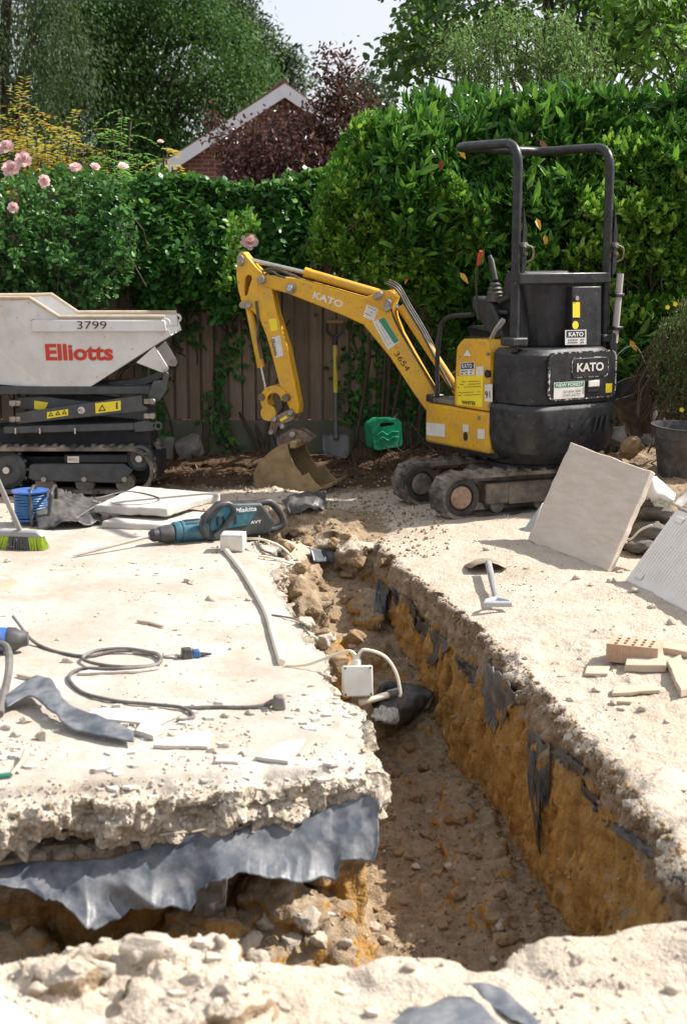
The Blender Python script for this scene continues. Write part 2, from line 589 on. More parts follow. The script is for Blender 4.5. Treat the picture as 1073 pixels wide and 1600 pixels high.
    d += floor * (0.030 * fbm(V, 5, 3, 31) + 0.026 * np.abs(fbm(V, 14, 3, 33)) + 0.010 * fbm(V, 38, 2, 35))
    rough_top = 0.35 + 0.65 * smooth(0.0, 0.35, fbm(V, 1.3, 2, 77)) - 0.3 * smooth(3.5, 3.2, V[:, 1]) * smooth(-0.25, 0.0, V[:, 0]) + 0.5 * smooth(3.5, 3.2, V[:, 1]) * smooth(0.0, -0.25, V[:, 0]) + 0.8 * smooth(9.2, 10.2, V[:, 1])
    d += topm * (0.010 * fbm(V, 2.0, 2, 41) + rough_top * (0.009 * fbm(V, 9, 3, 43) + 0.006 * np.abs(fbm(V, 27, 3, 45))))
    heap = topm * smooth(0.01, 0.06, V[:, 2])
    d += heap * 0.02 * fbm(V, 12, 3, 51)
    V = V + N * d[:, None]
    N = vnormals(V, F)
    # which earth shows where
    x, y, z = V.T
    nb = fbm(V, 2.5, 3, 61)
    top_a = smooth(0.35, 0.6, N[:, 2] + 0.15 * nb) * smooth(-0.10, -0.03, z)
    dust = top_a * (1 - smooth(8.9, 9.6, y + 0.35 * nb) * 0.6)
    dust *= 1 - 0.85 * smooth(9.2, 9.9, y + 0.2 * nb)
    dust *= 1 - 0.8 * smooth(-0.55, -0.3, -np.abs(x + 0.15)) * smooth(7.6, 8.0, y) * (1 - smooth(8.6, 9.0, y))
    dust *= 1 - 0.9 * smooth(1.5, 1.7, x) * smooth(6.6, 7.0, y)
    pil = smooth(0.15, 0.05, x) * smooth(4.9, 4.5, y) * smooth(-0.6, -0.2, z) * smooth(3.7, 3.9, y)
    clay = smooth(-0.13, -0.22, z + 0.03 * nb) * smooth(0.75, 0.45, N[:, 2]) * (1 - 0.75 * pil)
    clay = np.maximum(clay * (1 - 0.7 * smooth(0.05, -0.1, x - 0.0) * smooth(5.6, 6.2, y)), 0.3 * smooth(-0.06, -0.12, z) * smooth(-0.05, -0.2, x) * smooth(6.4, 7, y))
    mul = smooth(9.45, 10.0, y + 0.25 * nb) * smooth(-0.1, 0, z)
    dust = np.maximum(dust, pil * 0.62)
    me = npmesh('ground', V, F, True)
    ca = me.attributes.new('soil', 'FLOAT_COLOR', 'POINT')
    ca.data.foreach_set('color', np.stack([dust, clay, mul, np.ones_like(dust)], 1).astype(np.float32).ravel())
    return me
me = solid_ground()
# the sheet beyond, out to the horizon
bm = bmesh.new()
bm.from_mesh(me)
lay = bm.verts.layers.float_color['soil']
inner = [(-1.62, 2.2), (1.85, 2.2), (3.2, 11.3), (-3.2, 11.3)]
outer = [(-400, -400), (400, -400), (400, 400), (-400, 400)]
vi = [bm.verts.new((x, y, -0.035)) for x, y in inner]
vo_ = [bm.verts.new((x, y, -0.035)) for x, y in outer]
for v in vi + vo_:
    v[lay] = (0.3, 0, 0.8, 1)
for i in range(4):
    bm.faces.new((vi[i], vi[(i + 1) % 4], vo_[(i + 1) % 4], vo_[i]))
bm.normal_update()
for f in bm.faces[-4:] if False else list(bm.faces)[-4:]:
    if f.normal.z < 0:
        f.normal_flip()
bm.to_mesh(me)
bm.free()
ground = tag(link('ground', me, M_SOIL), 'dug over sandy ground with an L-shaped foundation trench', kind='structure')
bpy.context.view_layer.update()
BVH = BVHTree.FromObject(ground, bpy.context.evaluated_depsgraph_get())
def gz(x, y, default=0.0):
    h = BVH.ray_cast(Vector((x, y, 3)), Vector((0, 0, -1)))
    return h[0].z if h[0] is not None else default

# ------------------------------------------------------------------ the broken concrete slab
def concrete_mat(name, c1, c2, c3, agg=0.0):
    m, nt, b, vec = _new(name)
    n1 = _noise(nt, vec, 2.2, 4, 0.62)
    n2 = _noise(nt, vec, 30, 4, 0.7)
    n3 = _noise(nt, vec, 140, 2, 0.7)
    col = _mixc(nt, _ramp(nt, n1, 0.35, 0.65), c1, c2)
    col = _mixc(nt, _ramp(nt, n2, 0.56, 0.74, 0, 0.75), col, c3)
    at = nt.nodes.new('ShaderNodeAttribute')
    at.attribute_name = 'broken'
    vo = nt.nodes.new('ShaderNodeTexVoronoi')
    vo.inputs['Scale'].default_value = 60
    nt.links.new(vec, vo.inputs['Vector'])
    ag = _mixc(nt, _ramp(nt, vo.outputs['Distance'], 0.2, 0.6), (0.56, 0.51, 0.44), (0.32, 0.265, 0.20))
    ag = _mixc(nt, _ramp(nt, n2, 0.4, 0.7), ag, (0.44, 0.37, 0.28))
    if agg:
        # trodden-in mud
        col = _mixc(nt, _ramp(nt, _noise(nt, vec, 5.5, 4, 0.7), 0.50, 0.68, 0, 0.55), col, (0.34, 0.265, 0.19))
        col = _mixc(nt, at.outputs['Fac'], col, ag)
    nt.links.new(col, b.inputs['Base Color'])
    b.inputs['Roughness'].default_value = 0.92
    b.inputs['Specular IOR Level'].default_value = 0.2
    nm = _bump(nt, _math(nt, 'ADD', n2, _math(nt, 'MULTIPLY', n3, 0.35)), 0.4, 0.013)
    nt.links.new(nm, b.inputs['Normal'])
    return m
M_SLAB = concrete_mat('old_concrete', (0.355, 0.31, 0.26), (0.475, 0.44, 0.395), (0.33, 0.265, 0.20), 1.0)
M_PAVER = concrete_mat('paving_concrete', (0.43, 0.40, 0.36), (0.52, 0.49, 0.45), (0.38, 0.35, 0.30))
def slab():
    mb = MB()
    poly = [(-2.9, 8.2), (-2.0, 8.3), (-1.2, 8.2)] + SLAB_R[1:] + SLAB_F + [(-2.4, 3.84)]
    n = len(poly)
    # ragged outline
    pts = []
    for i in range(n):
        a, b_ = Vector(poly[i]), Vector(poly[(i + 1) % n])
        k = max(1, int((b_ - a).length / 0.06)) if i >= 2 and i < n - 2 else 1
        for j in range(k):
            pts.append(a + (b_ - a) * (j / k))
    P = np.array([(p.x, p.y, 0) for p in pts])
    jx, jy = fbm(P, 5, 3, 3) * 0.035, fbm(P, 5, 3, 13) * 0.035
    jb = np.abs(fbm(P, 7, 3, 23)) * 0.06
    top = [(p.x + a, p.y + b_, 0.0) for p, a, b_ in zip(pts, jx, jy)]
    mid = [(p.x + a * 1.3, p.y + b_ * 1.3 - 0.02, -0.07) for p, a, b_ in zip(pts, jx, jy)]
    bot = [(p.x + a - c, p.y + b_ + c * 0.6, -0.165) for p, a, b_, c in zip(pts, jx, jy, jb)]
    m_ = len(pts)
    fs = [tuple(range(m_)), tuple(reversed(range(2 * m_, 3 * m_)))]
    for q in (0, 1):
        fs += [(q * m_ + i, (q + 1) * m_ + i, (q + 1) * m_ + (i + 1) % m_, q * m_ + (i + 1) % m_) for i in range(m_)]
    mb.add(top + mid + bot, fs)
    V, N, F = remeshed(mb, 0.0105)
    keep = (V[F[:, 0], 0] > -2.75)
    bottom = (V[F, 2].max(axis=1) < -0.155) & (V[F[:, 0], 1] > 4.6)
    F = F[keep & ~bottom]
    used, F = drop_unused(V, F)
    V, N = V[used], N[used]
    side = 1 - smooth(0.3, 0.8, N[:, 2])
    near_edge = np.zeros(len(V))
    e = np.array(SLAB_R + SLAB_F)
    dmin = np.full(len(V), 9.0)
    for i in range(len(e) - 1):
        a, b_ = e[i], e[i + 1]
        ab = b_ - a
        t = np.clip(((V[:, :2] - a) @ ab) / (ab @ ab), 0, 1)
        dmin = np.minimum(dmin, np.linalg.norm(V[:, :2] - a - t[:, None] * ab, axis=1))
    front = smooth(4.9, 4.3, V[:, 1] + 0.25 * V[:, 0])
    nz = fbm(V, 6, 3, 71)
    near_edge = smooth(0.17, 0.0, dmin + 0.07 * nz) * (0.25 + 0.75 * front)
    d = side * (0.026 * fbm(V, 9, 3, 73) + 0.030 * np.abs(fbm(V, 22, 3, 75)) - 0.05 * smooth(0.2, 0.55, noise(V * np.array([1, 1, 1.6]), 9, 76)) - 0.02 * smooth(0.2, 0.5, noise(V, 24, 78)))
    d += (1 - side) * (0.0025 * fbm(V, 3, 3, 79) + 0.0012 * fbm(V, 28, 2, 81))
    # spalled, crumbling edge
    d += -(1 - side) * near_edge * (0.030 + 0.028 * np.abs(fbm(V, 12, 3, 83)))
    V = V + N * d[:, None]
    # a step broken out of the surface layer
    step = (1 - side) * smooth(0.0, 0.02, 0.17 + 0.05 * noise(V, 2.5, 5) - (V[:, 1] - (4.13 + 0.20 * V[:, 0]))) * (V[:, 2] > -0.05)
    V[:, 2] -= step * 0.016
    V[:, 2] += step * 0.008 * fbm(V, 16, 3, 87)
    me = npmesh('slab', V, F, True)
    sh = np.maximum(side, near_edge)[F].mean(axis=1) < 0.45
    me.polygons.foreach_set('use_smooth', sh)
    at = me.attributes.new('broken', 'FLOAT', 'POINT')
    at.data.foreach_set('value', np.clip(np.maximum(side, near_edge * 0.9), 0, 1).astype(np.float32))
    return tag(link('concrete_slab', me, M_SLAB), 'pale broken concrete floor slab beside the trench', kind='structure')
SLAB = slab()
bpy.context.view_layer.update()
BVH_S = BVHTree.FromObject(SLAB, bpy.context.evaluated_depsgraph_get())
def sz(x, y):
    z = gz(x, y)
    h = BVH_S.ray_cast(Vector((x, y, 3)), Vector((0, 0, -1)))
    return max(z, h[0].z) if h[0] is not None else z
# ------------------------------------------------------------------ machine materials
M_YEL = mat('digger_yellow_paint', (0.72, 0.40, 0.012), (0.64, 0.33, 0.010), ns=5, rough=0.45, chips=0.85, chipc=(0.20, 0.13, 0.07), cs=48, dust=0.6, dustc=(0.36, 0.24, 0.09), ds=9, bump=0.05, bs=30)
M_BLK = mat('digger_black_paint', (0.013, 0.014, 0.017), (0.022, 0.023, 0.026), ns=8, rough=0.42, chips=0.45, chipc=(0.22, 0.21, 0.20), cs=62, dust=0.28, dustc=(0.09, 0.085, 0.075), ds=16, bump=0.1, bs=160, bd=0.001, spec=0.4)
M_CHIP = mat('chipped_paint_edge', (0.02, 0.021, 0.024), rough=0.5, chips=1.9, chipc=(0.55, 0.54, 0.52), cs=34)
M_WHEEL = mat('dark_muddy_wheel', (0.02, 0.019, 0.018), (0.04, 0.036, 0.032), ns=12, rough=0.7, dust=0.5, dustc=(0.14, 0.115, 0.09), ds=10, bump=0.2, bs=50)
M_RUB = mat('track_rubber', (0.028, 0.026, 0.024), (0.06, 0.055, 0.048), ns=12, rough=0.9, dust=1.0, dustc=(0.36, 0.305, 0.235), ds=5, bump=0.3, bs=80)
M_FRAME = mat('muddy_track_frame', (0.16, 0.135, 0.105), (0.045, 0.042, 0.038), ns=9, rough=0.7, dust=0.6, dustc=(0.36, 0.29, 0.21), ds=12, bump=0.2, bs=50)
M_STEEL = mat('bright_steel', (0.62, 0.61, 0.58), (0.45, 0.43, 0.40), ns=20, rough=0.3, metal=0.9)
M_PIN = mat('greasy_pin', (0.42, 0.38, 0.33), (0.22, 0.19, 0.15), ns=25, rough=0.45, metal=0.6)
M_BROWN = mat('rusty_hitch', (0.085, 0.055, 0.035), (0.16, 0.11, 0.07), ns=22, rough=0.7, bump=0.3, bs=60, dust=0.5)
M_BUCKET = mat('muddy_bucket', (0.30, 0.205, 0.085), (0.15, 0.10, 0.05), ns=10, rough=0.65, dust=0.7, dustc=(0.36, 0.27, 0.15), ds=7, bump=0.2, bs=40)
M_SEAT = mat('black_vinyl', (0.011, 0.011, 0.012), (0.018, 0.018, 0.019), ns=10, rough=0.55, bump=0.15, bs=300, bd=0.001, dust=0.25, dustc=(0.1, 0.095, 0.085))
M_WHITE = mat('white_print', (0.78, 0.78, 0.76), (0.68, 0.67, 0.64), ns=12, rough=0.5)
M_WPAINT = mat('white_letter', (0.72, 0.70, 0.64), (0.60, 0.57, 0.50), ns=30, rough=0.6)
M_STK = mat('white_sticker', (0.70, 0.68, 0.63), (0.58, 0.55, 0.50), ns=14, rough=0.5, chips=0.3, chipc=(0.4, 0.33, 0.2), cs=35)
M_YSTK = mat('yellow_sticker', (0.85, 0.68, 0.02), (0.78, 0.6, 0.03), ns=10, rough=0.5)
M_INK = mat('black_ink', (0.015, 0.015, 0.018), rough=0.6)
M_NAVY = mat('dark_print', (0.02, 0.022, 0.05), rough=0.5)
M_GREENINK = mat('green_ink', (0.03, 0.22, 0.12), rough=0.5)
M_HOSE = mat('black_hose', (0.02, 0.02, 0.02), rough=0.5, dust=0.3)
M_RED = mat('red_grip', (0.5, 0.03, 0.02), rough=0.45)
M_REDINK = mat('red_print', (0.60, 0.045, 0.015), (0.52, 0.035, 0.015), ns=18, rough=0.5)
M_GREYTUBE = mat('pale_grey_plastic', (0.42, 0.40, 0.37), (0.34, 0.32, 0.29), ns=12, rough=0.5)

# ------------------------------------------------------------------ mini excavator
C0 = Vector((1.17, 8.82, 0))
Fd = Vector((-0.53, 0.848, 0)).normalized()
Rd = Vector((Fd.y, -Fd.x, 0))
Zd = Vector((0, 0, 1))
EXC = thing('mini_excavator', C0, 'yellow and black mini excavator with its boom swung over toward the fence', 'excavator')
def U(f, r, z):
    return C0 + Fd * f + Rd * r + Zd * z
PL_REAR = (U(-0.43, 0, 0), -Fd)
PL_LEFT = (U(0, -0.38, 0), -Rd)
BX = Vector((-0.96, 0.28, 0))
BN = Vector((-0.28, -0.96, 0))
PL_BOOM = (Vector((0.7, 9.22, 0)), BN)
def decal(name, pxs, plane, m, parent, lift=0.002, th=0.0015):
    pts = [PL(x, y, plane) + plane[1] * lift for x, y in pxs]
    return MB().plate(pts, plane[1], th).build(name, m, parent)
def decal_text(s, a, b, plane, m, parent, bold=0.0, lift=0.0045, hpx=None, name='lettering'):
    pa, pb = PL(*a, plane), PL(*b, plane)
    h = None
    if hpx:
        h = (PL(a[0], a[1] - hpx, plane) - pa).length
    return text_obj(name, s, pa, pb, plane[1], m, parent, bold=bold, lift=lift, hgt=h)
def print_lines(rows, plane, m, parent, lift=0.0042, name='small_print'):
    """rows of tiny illegible print: (x0,y0,x1,y1,thick) in the picture plane of the surface"""
    mb = MB()
    for x0, y0, x1, y1, t in rows:
        n = max(1, int(math.hypot(x1 - x0, y1 - y0) / 3.2))
        for k in range(n):
            if random.random() < 0.15:
                continue
            a, b = k / n, (k + 0.72) / n
            q = [(x0 + (x1 - x0) * a, y0 + (y1 - y0) * a), (x0 + (x1 - x0) * b, y0 + (y1 - y0) * b)]
            q = [q[0], q[1], (q[1][0], q[1][1] - t), (q[0][0], q[0][1] - t)]
            mb.add([PL(x, y, plane) + plane[1] * lift for x, y in q], [(0, 1, 2, 3)])
    return tag(mb.build(name, m, parent), kind='stuff')

# tracks
CU = Vector((1.08, 8.84, 0))
Td = Vector((-0.92, -0.38, 0)).normalized()
Nd = Vector((-Td.y, Td.x, 0))
if Nd.y > 0:
    Nd = -Nd
def stadium(half, r, c, u, n=10, zc=None):
    zc = r if zc is None else zc
    pts = []
    L = half - r
    ns = int(2 * L / 0.05)
    for k in range(ns):
        pts.append(c + u * (L - 2 * L * k / ns) + Zd * (zc + r))
    pts += [c - u * L + Zd * zc + (Zd * math.cos(a) - u * math.sin(a)) * r for a in [math.pi * k / n for k in range(n)]]
    for k in range(ns):
        pts.append(c - u * (L - 2 * L * k / ns) + Zd * (zc - r))
    pts += [c + u * L + Zd * zc + (-Zd * math.cos(a) + u * math.sin(a)) * r for a in [math.pi * k / n for k in range(n)]]
    return pts
def make_track(c, u, lat, half, r, w, parent, base=0.0, lug=0.05, mt=None, name='rubber_track'):
    """endless rubber belt with raised lugs round the wheels"""
    mb = MB()
    path = stadium(half, r, c + Zd * base, u, 12, r)
    n = len(path)
    cen = c + Zd * (base + r)
    vs_, fs = [], []
    for i, p in enumerate(path):
        t = (path[(i + 1) % n] - path[i - 1]).normalized()
        nn = t.cross(lat).normalized()
        if nn.dot(p - cen) < 0 and abs(nn.dot(p - cen)) > 1e-6:
            nn = -nn
        for (a, b) in ((-w / 2, -0.010), (w / 2, -0.010), (w / 2, -0.032), (-w / 2, -0.032)):
            vs_.append(p + lat * a + nn * b)
    for i in range(n):
        j = (i + 1) % n
        for k in range(4):
            fs.append((i * 4 + k, i * 4 + (k + 1) % 4, j * 4 + (k + 1) % 4, j * 4 + k))
    mb.add(vs_, fs)
    # lugs
    total = 0
    seglen = [(path[(i + 1) % n] - path[i]).length for i in range(n)]
    L = sum(seglen)
    m_ = int(L / lug)
    acc, i = 0.0, 0
    for k in range(m_):
        s = k * L / m_
        while acc + seglen[i] < s:
            acc += seglen[i]
            i += 1
        p = path[i] + (path[(i + 1) % n] - path[i]) * ((s - acc) / seglen[i])
        t = (path[(i + 1) % n] - path[i]).normalized()
        nn = t.cross(lat).normalized()
        if nn.dot(p - cen) < 0:
            nn = -nn
        sgn = 1 if k % 2 else -1
        mb.box(p - nn * 0.004 + lat * (sgn * w * 0.22), (lug * 0.5, w * 0.55, 0.013), (t, lat, nn), 0.8)
    return mb.build(name, mt or M_RUB, parent)
for side in (1, -1):
    cc = CU + Nd * (0.27 * side)
    tr = make_track(cc, Td, Nd, 0.70, 0.145, 0.18, EXC)
    tag(tr, 'muddy rubber crawler track nearer the camera' if side > 0 else 'rubber crawler track on the far side')
    fr = MB()
    fr.box(cc + Zd * 0.15 - Td * 0.02, (0.80, 0.12, 0.13), (Td, Nd, Zd))
    fr = fr.build('track_frame', M_FRAME, EXC, bev=0.012)
    mb = MB()
    mb.box(cc + Zd * 0.145 - Td * 0.08 + Nd * (0.065), (0.62, 0.012, 0.12), (Td, Nd, Zd))
    mb.build('frame_plate', M_FRAME, fr, bev=0.004)
    for k, (t_, rr) in enumerate(((0.555, 0.118), (-0.555, 0.118))):
        wc = cc + Td * t_ + Zd * 0.145
        w_ = MB()
        w_.lathe(wc - Nd * 0.07, Nd, [(0.0, 0), (rr, 0), (rr, 0.05), (rr * .82, 0.06), (rr * .82, 0.085), (rr, 0.095), (rr, 0.14), (rr * .7, 0.145), (rr * .66, 0.128), (0, 0.128)], 28)
        w_ = w_.build('idler_wheel', M_WHEEL, EXC)
        h = MB()
        h.lathe(wc + Nd * 0.055, Nd, [(0, 0), (0.068, 0), (0.068, 0.018), (0.06, 0.024), (0, 0.024)], 24)
        for a in range(6):
            q = wc + (Td * math.cos(a * 1.047) + Zd * math.sin(a * 1.047)) * 0.045
            h.cyl(q + Nd * 0.07, q + Nd * 0.086, 0.008, 6)
        h.build('hub', M_FRAME if side < 0 or k else mat('rusty_hub', (0.30, 0.17, 0.11), (0.20, 0.12, 0.08), ns=20, rough=0.7, dust=0.5), w_)
    for t_ in (-0.3, 0.0, 0.30):
        wc = cc + Td * t_ + Zd * 0.078
        MB().lathe(wc - Nd * 0.05, Nd, [(0, 0), (0.045, 0), (0.045, 0.03), (0.03, 0.035), (0.03, 0.065), (0.045, 0.07), (0.045, 0.1), (0, 0.1)], 18).build('roller', M_FRAME, EXC)
MB().box(CU + Zd * 0.2, (0.5, 0.5, 0.12), (Td, Nd, Zd)).build('undercarriage', M_FRAME, EXC, bev=0.02)
MB().lathe(C0 + Zd * 0.25, Zd, [(0, 0), (0.27, 0), (0.27, 0.05), (0.25, 0.055), (0.25, 0.115), (0, 0.115)], 36).build('slew_ring', M_BLK, EXC)

# counterweight: rounded black tail
def rounded(pts, n=6):
    """pts: (f, r, radius) corners -> smooth outline"""
    out = []
    m_ = len(pts)
    for i in range(m_):
        p = Vector(pts[i][:2])
        a = (Vector(pts[i - 1][:2]) - p)
        b = (Vector(pts[(i + 1) % m_][:2]) - p)
        rad = pts[i][2]
        if rad <= 0:
            out.append(p)
            continue
        a.normalize()
        b.normalize()
        half = math.acos(max(-1, min(1, a.dot(b)))) / 2
        d = rad / math.tan(half)
        p0, p1 = p + a * d, p + b * d
        for k in range(n + 1):
            t = k / n
            out.append(p0 * (1 - t) ** 2 + p * 2 * t * (1 - t) + p1 * t * t)
    return out
def tail(off, f0):
    return rounded([(f0, -0.38 - off, 0), (-0.43 - off, -0.38 - off, 0.17), (-0.43 - off, 0.34 + off, 0.15), (f0, 0.34 + off, 0)], 10)
def loft(outs, zs, name, m, parent, bev=0.0):
    mb = MB()
    n = len(outs[0])
    vs_ = [U(p.x, p.y, z) for o_, z in zip(outs, zs) for p in o_]
    fs = [tuple(reversed(range(n))), tuple(range((len(zs) - 1) * n, len(zs) * n))]
    sm = [False, False]
    for q in range(len(zs) - 1):
        for i in range(n):
            j = (i + 1) % n
            fs.append((q * n + i, q * n + j, (q + 1) * n + j, (q + 1) * n + i))
    mb.add(vs_, fs)
    return mb.build(name, m, parent, bev=bev, seg=3, ang=25)
CW = loft([tail(-0.06, -0.075), tail(-0.015, -0.075), tail(0.012, -0.075), tail(0.010, -0.075), tail(-0.006, -0.075)], [0.36, 0.40, 0.50, 0.66, 0.688], 'counterweight', M_BLK, EXC, 0.006)
HOOD = loft([tail(-0.012, -0.075), tail(-0.010, -0.075), tail(-0.014, -0.075), tail(-0.05, -0.075)], [0.69, 0.72, 0.985, 1.016], 'tail_cover', M_BLK, EXC, 0.006)
# hood door with chipped rim and badge, on the rear
def rear(f, r, z):
    return U(f, r, z)
def rrect(r0, r1, z0, z1, rad, f, n=5):
    o_ = rounded([(r0, z0, rad), (r1, z0, rad), (r1, z1, rad), (r0, z1, rad)], n)
    return [U(f, p.x, p.y) for p in o_]
hd = MB()
hd.plate(rrect(-0.235, 0.285, 0.72, 0.998, 0.05, -0.437), -Fd, 0.03)
HD = hd.build('hood_door', M_BLK, EXC, bev=0.006)
ch = MB()
ch.plate(rrect(-0.238, 0.288, 0.717, 1.001, 0.052, -0.4385), -Fd, 0.01, [rrect(-0.221, 0.271, 0.734, 0.984, 0.042, -0.4355)])
ch.build('chipped_rim', M_CHIP, HD)
bd_ = MB()
bd_.plate(rrect(-0.06, 0.215, 0.85, 0.96, 0.025, -0.4415), -Fd, 0.006)
BD = bd_.build('badge_panel', M_BLK, HD, bev=0.003)
ch = MB()
ch.plate(rrect(-0.066, 0.221, 0.844, 0.966, 0.028, -0.4395), -Fd, 0.003, [rrect(-0.060, 0.215, 0.85, 0.96, 0.025, -0.4395)])
ch.build('badge_rim', M_CHIP, HD)
pr_ = (U(-0.4415, 0, 0), -Fd)
text_obj('badge_lettering', 'KATO', U(-0.4415, -0.03, 0.88), U(-0.4415, 0.18, 0.88), -Fd, M_WPAINT, HD, bold=0.03, lift=0.002, hgt=0.052)
# number plate sized dealer sticker and worn latch
dk = MB()
dk.plate(rrect(-0.20, 0.035, 0.727, 0.825, 0.004, -0.4405), -Fd, 0.003)
DK = dk.build('dealer_sticker', M_STK, HD)
MB().plate(rrect(-0.195, 0.03, 0.795, 0.822, 0.003, -0.4415), -Fd, 0.0005).build('sticker_band', M_GREENINK, HD)
text_obj('lettering', 'NEW FOREST', U(-0.442, -0.185, 0.799), U(-0.442, 0.02, 0.799), -Fd, M_WHITE, HD, bold=0.01, lift=0.001, hgt=0.019)
text_obj('lettering', '023 8066 3000', U(-0.442, -0.13, 0.762), U(-0.442, 0.005, 0.762), -Fd, M_NAVY, HD, lift=0.001, hgt=0.013)
text_obj('lettering', '01425 621777', U(-0.442, -0.13, 0.740), U(-0.442, 0.005, 0.740), -Fd, M_NAVY, HD, lift=0.001, hgt=0.013)
MB().box(U(-0.442, 0.105, 0.79), (0.10, 0.012, 0.075), (Rd, -Fd, Zd)).build('latch_housing', M_BLK, HD, bev=0.008)
MB().box(U(-0.45, 0.10, 0.805), (0.085, 0.006, 0.035), (Rd, -Fd, Zd)).build('latch_handle', M_WPAINT, HD, bev=0.003)
MB().plate(rrect(0.205, 0.255, 0.745, 0.80, 0.003, -0.4405), -Fd, 0.003).build('warning_sticker', M_YSTK, HD)
# vents and bolt holes low on the counterweight
for k in range(3):
    c_ = U(-0.452, 0.12 + k * 0.042, 0.56)
    MB().box(c_, (0.016, 0.012, 0.10), (Rd, -Fd, (Zd + Rd * 0.25).normalized())).build('vent_slit', M_INK, CW, bev=0.005)
for r_ in (-0.06, 0.28):
    MB().cyl(U(-0.449, r_, 0.565), U(-0.437, r_, 0.565), 0.015, 16).build('bolt_hole', M_INK, CW)
# yellow side
sidebox = MB()
ob_ = [(-0.068, -0.385), (0.60, -0.385), (0.60, 0.30), (-0.068, 0.30)]
sidebox.prism([U(f, r, 0.37) for f, r in ob_], [U(f, r, 0.625) for f, r in ob_])
SB = sidebox.build('side_panel', M_YEL, EXC, bev=0.018)
MB().box(U(0.26, -0.03, 0.36), (0.70, 0.62, 0.05), (Fd, Rd, Zd)).build('floor_frame', M_BLK, EXC, bev=0.01)
cov = MB()
o_ = rounded([(-0.066, 0.632, 0.01), (0.285, 0.632, 0.03), (0.27, 1.0, 0.06), (0.20, 1.055, 0.05), (-0.045, 1.06, 0.04), (-0.066, 0.93, 0.03)], 5)
cov.prism([U(p.x, -0.388, p.y) for p in o_], [U(p.x, -0.12, p.y) for p in o_])
CV = cov.build('engine_cover', M_YEL, EXC, bev=0.022, seg=3)
PL_COV = (U(0, -0.3885, 0), -Rd)
PL_SIDE = (U(0, -0.3855, 0), -Rd)
tag(CV, 'yellow side cover plastered with warning stickers')
# stickers on the cover
decal('maker_sticker', [(719, 567), (741, 565), (741, 586), (719, 587)], PL_COV, M_STK, CV)
decal('sticker_band', [(720, 568), (740, 566), (740, 576), (720, 577)], PL_COV, M_NAVY, CV, lift=0.0028, th=0.0005)
decal_text('KATO', (722, 575.5), (738, 574.5), PL_COV, M_WHITE, CV, bold=0.02, hpx=6.5)
print_lines([(721, 581, 739, 580, 1.4), (721, 585, 738, 584, 1.4)], PL_COV, M_INK, CV)
decal('symbol_sticker', [(744, 573), (755, 572), (755, 587), (744, 588)], PL_COV, M_STK, CV)
decal('warning_sheet', [(714, 588), (755, 586), (753, 636), (714, 632)], PL_COV, M_YSTK, CV)
print_lines([(716, 593 + 4.2 * k, 752, 591.5 + 4.2 * k, 0.9) for k in (1, 2, 3, 5, 6)], PL_COV, M_INK, CV, lift=0.0062)
decal_text('WHITES', (722, 631), (743, 633), PL_COV, M_INK, CV, bold=0.02, hpx=5.5, lift=0.0062)
decal('noise_sticker', [(757, 601), (769, 600), (769, 628), (757, 627)], PL_COV, M_STK, CV)
decal_text('91', (758.5, 622), (766, 622), PL_COV, M_INK, CV, hpx=11, lift=0.006)
decal('hazard_symbol', [(724, 556), (730, 546), (736, 556)], PL_COV, M_STK, CV)
for (x, y) in ((762, 553), (764, 634)):
    p = PL(x, y, PL_COV)
    MB().cyl(p - Rd * 0.008, p + Rd * 0.006, 0.011, 14).build('bolt', M_PIN, CV)
p = PL(762, 584, PL_COV)
MB().cyl(p - Rd * 0.01, p + Rd * 0.006, 0.024, 18).build('lock', M_BLK, CV)
# stickers on the lower side
decal('worn_sticker', [(666, 660), (695, 663), (695, 683), (666, 680)], PL_SIDE, M_STK, SB)
decal('white_patch', [(723, 663), (732, 664), (732, 675), (723, 674)], PL_SIDE, M_STK, SB)
decal('white_patch', [(746, 670), (757, 671), (757, 686), (746, 685)], PL_SIDE, M_STK, SB)
p = PL(727, 682, PL_SIDE)
mb = MB()
mb.plate([p + (-Fd) * (0.022 * math.cos(a)) + Zd * (0.028 * math.sin(a)) - Rd * 0.002 for a in [k * math.pi / 8 for k in range(16)]], -Rd, 0.004)
mb.build('filler_hole', M_INK, SB)
MB().cyl(U(0.03, -0.392, 0.585), U(0.03, -0.37, 0.585), 0.012, 12).build('bolt', M_PIN, SB)
# floor with pedals, step plate
MB().box(U(0.44, -0.04, 0.645), (0.30, 0.66, 0.03), (Fd, Rd, Zd)).build('foot_plate', M_FRAME, EXC, bev=0.008)
MB().box(U(0.57, -0.33, 0.655), (0.07, 0.1, 0.05), (Fd, Rd, Zd)).build('step_block', M_BLK, EXC, bev=0.01)
MB().box(U(0.50, -0.12, 0.73), (0.02, 0.16, 0.12), ((Fd + Zd * 0.4).normalized(), Rd, (Zd - Fd * 0.4).normalized())).build('pedal', M_STEEL, EXC, bev=0.005)
MB().box(U(0.50, 0.10, 0.73), (0.02, 0.16, 0.12), ((Fd + Zd * 0.4).normalized(), Rd, (Zd - Fd * 0.4).normalized())).build('pedal', M_STEEL, EXC, bev=0.005)
# grab rail in front
q = [PL(683, 624, (U(0, -0.33, 0), -Rd)), PL(683, 560, (U(0, -0.33, 0), -Rd)), PL(687, 515, (U(0, -0.33, 0), -Rd)), PL(693, 501, (U(0, -0.33, 0), -Rd)), PL(706, 494, (U(0, -0.33, 0), -Rd)), PL(738, 491, (U(0, -0.33, 0), -Rd))]
MB().tube(catmull(q, 5), 0.015, 12).build('grab_rail', M_BLK, EXC)
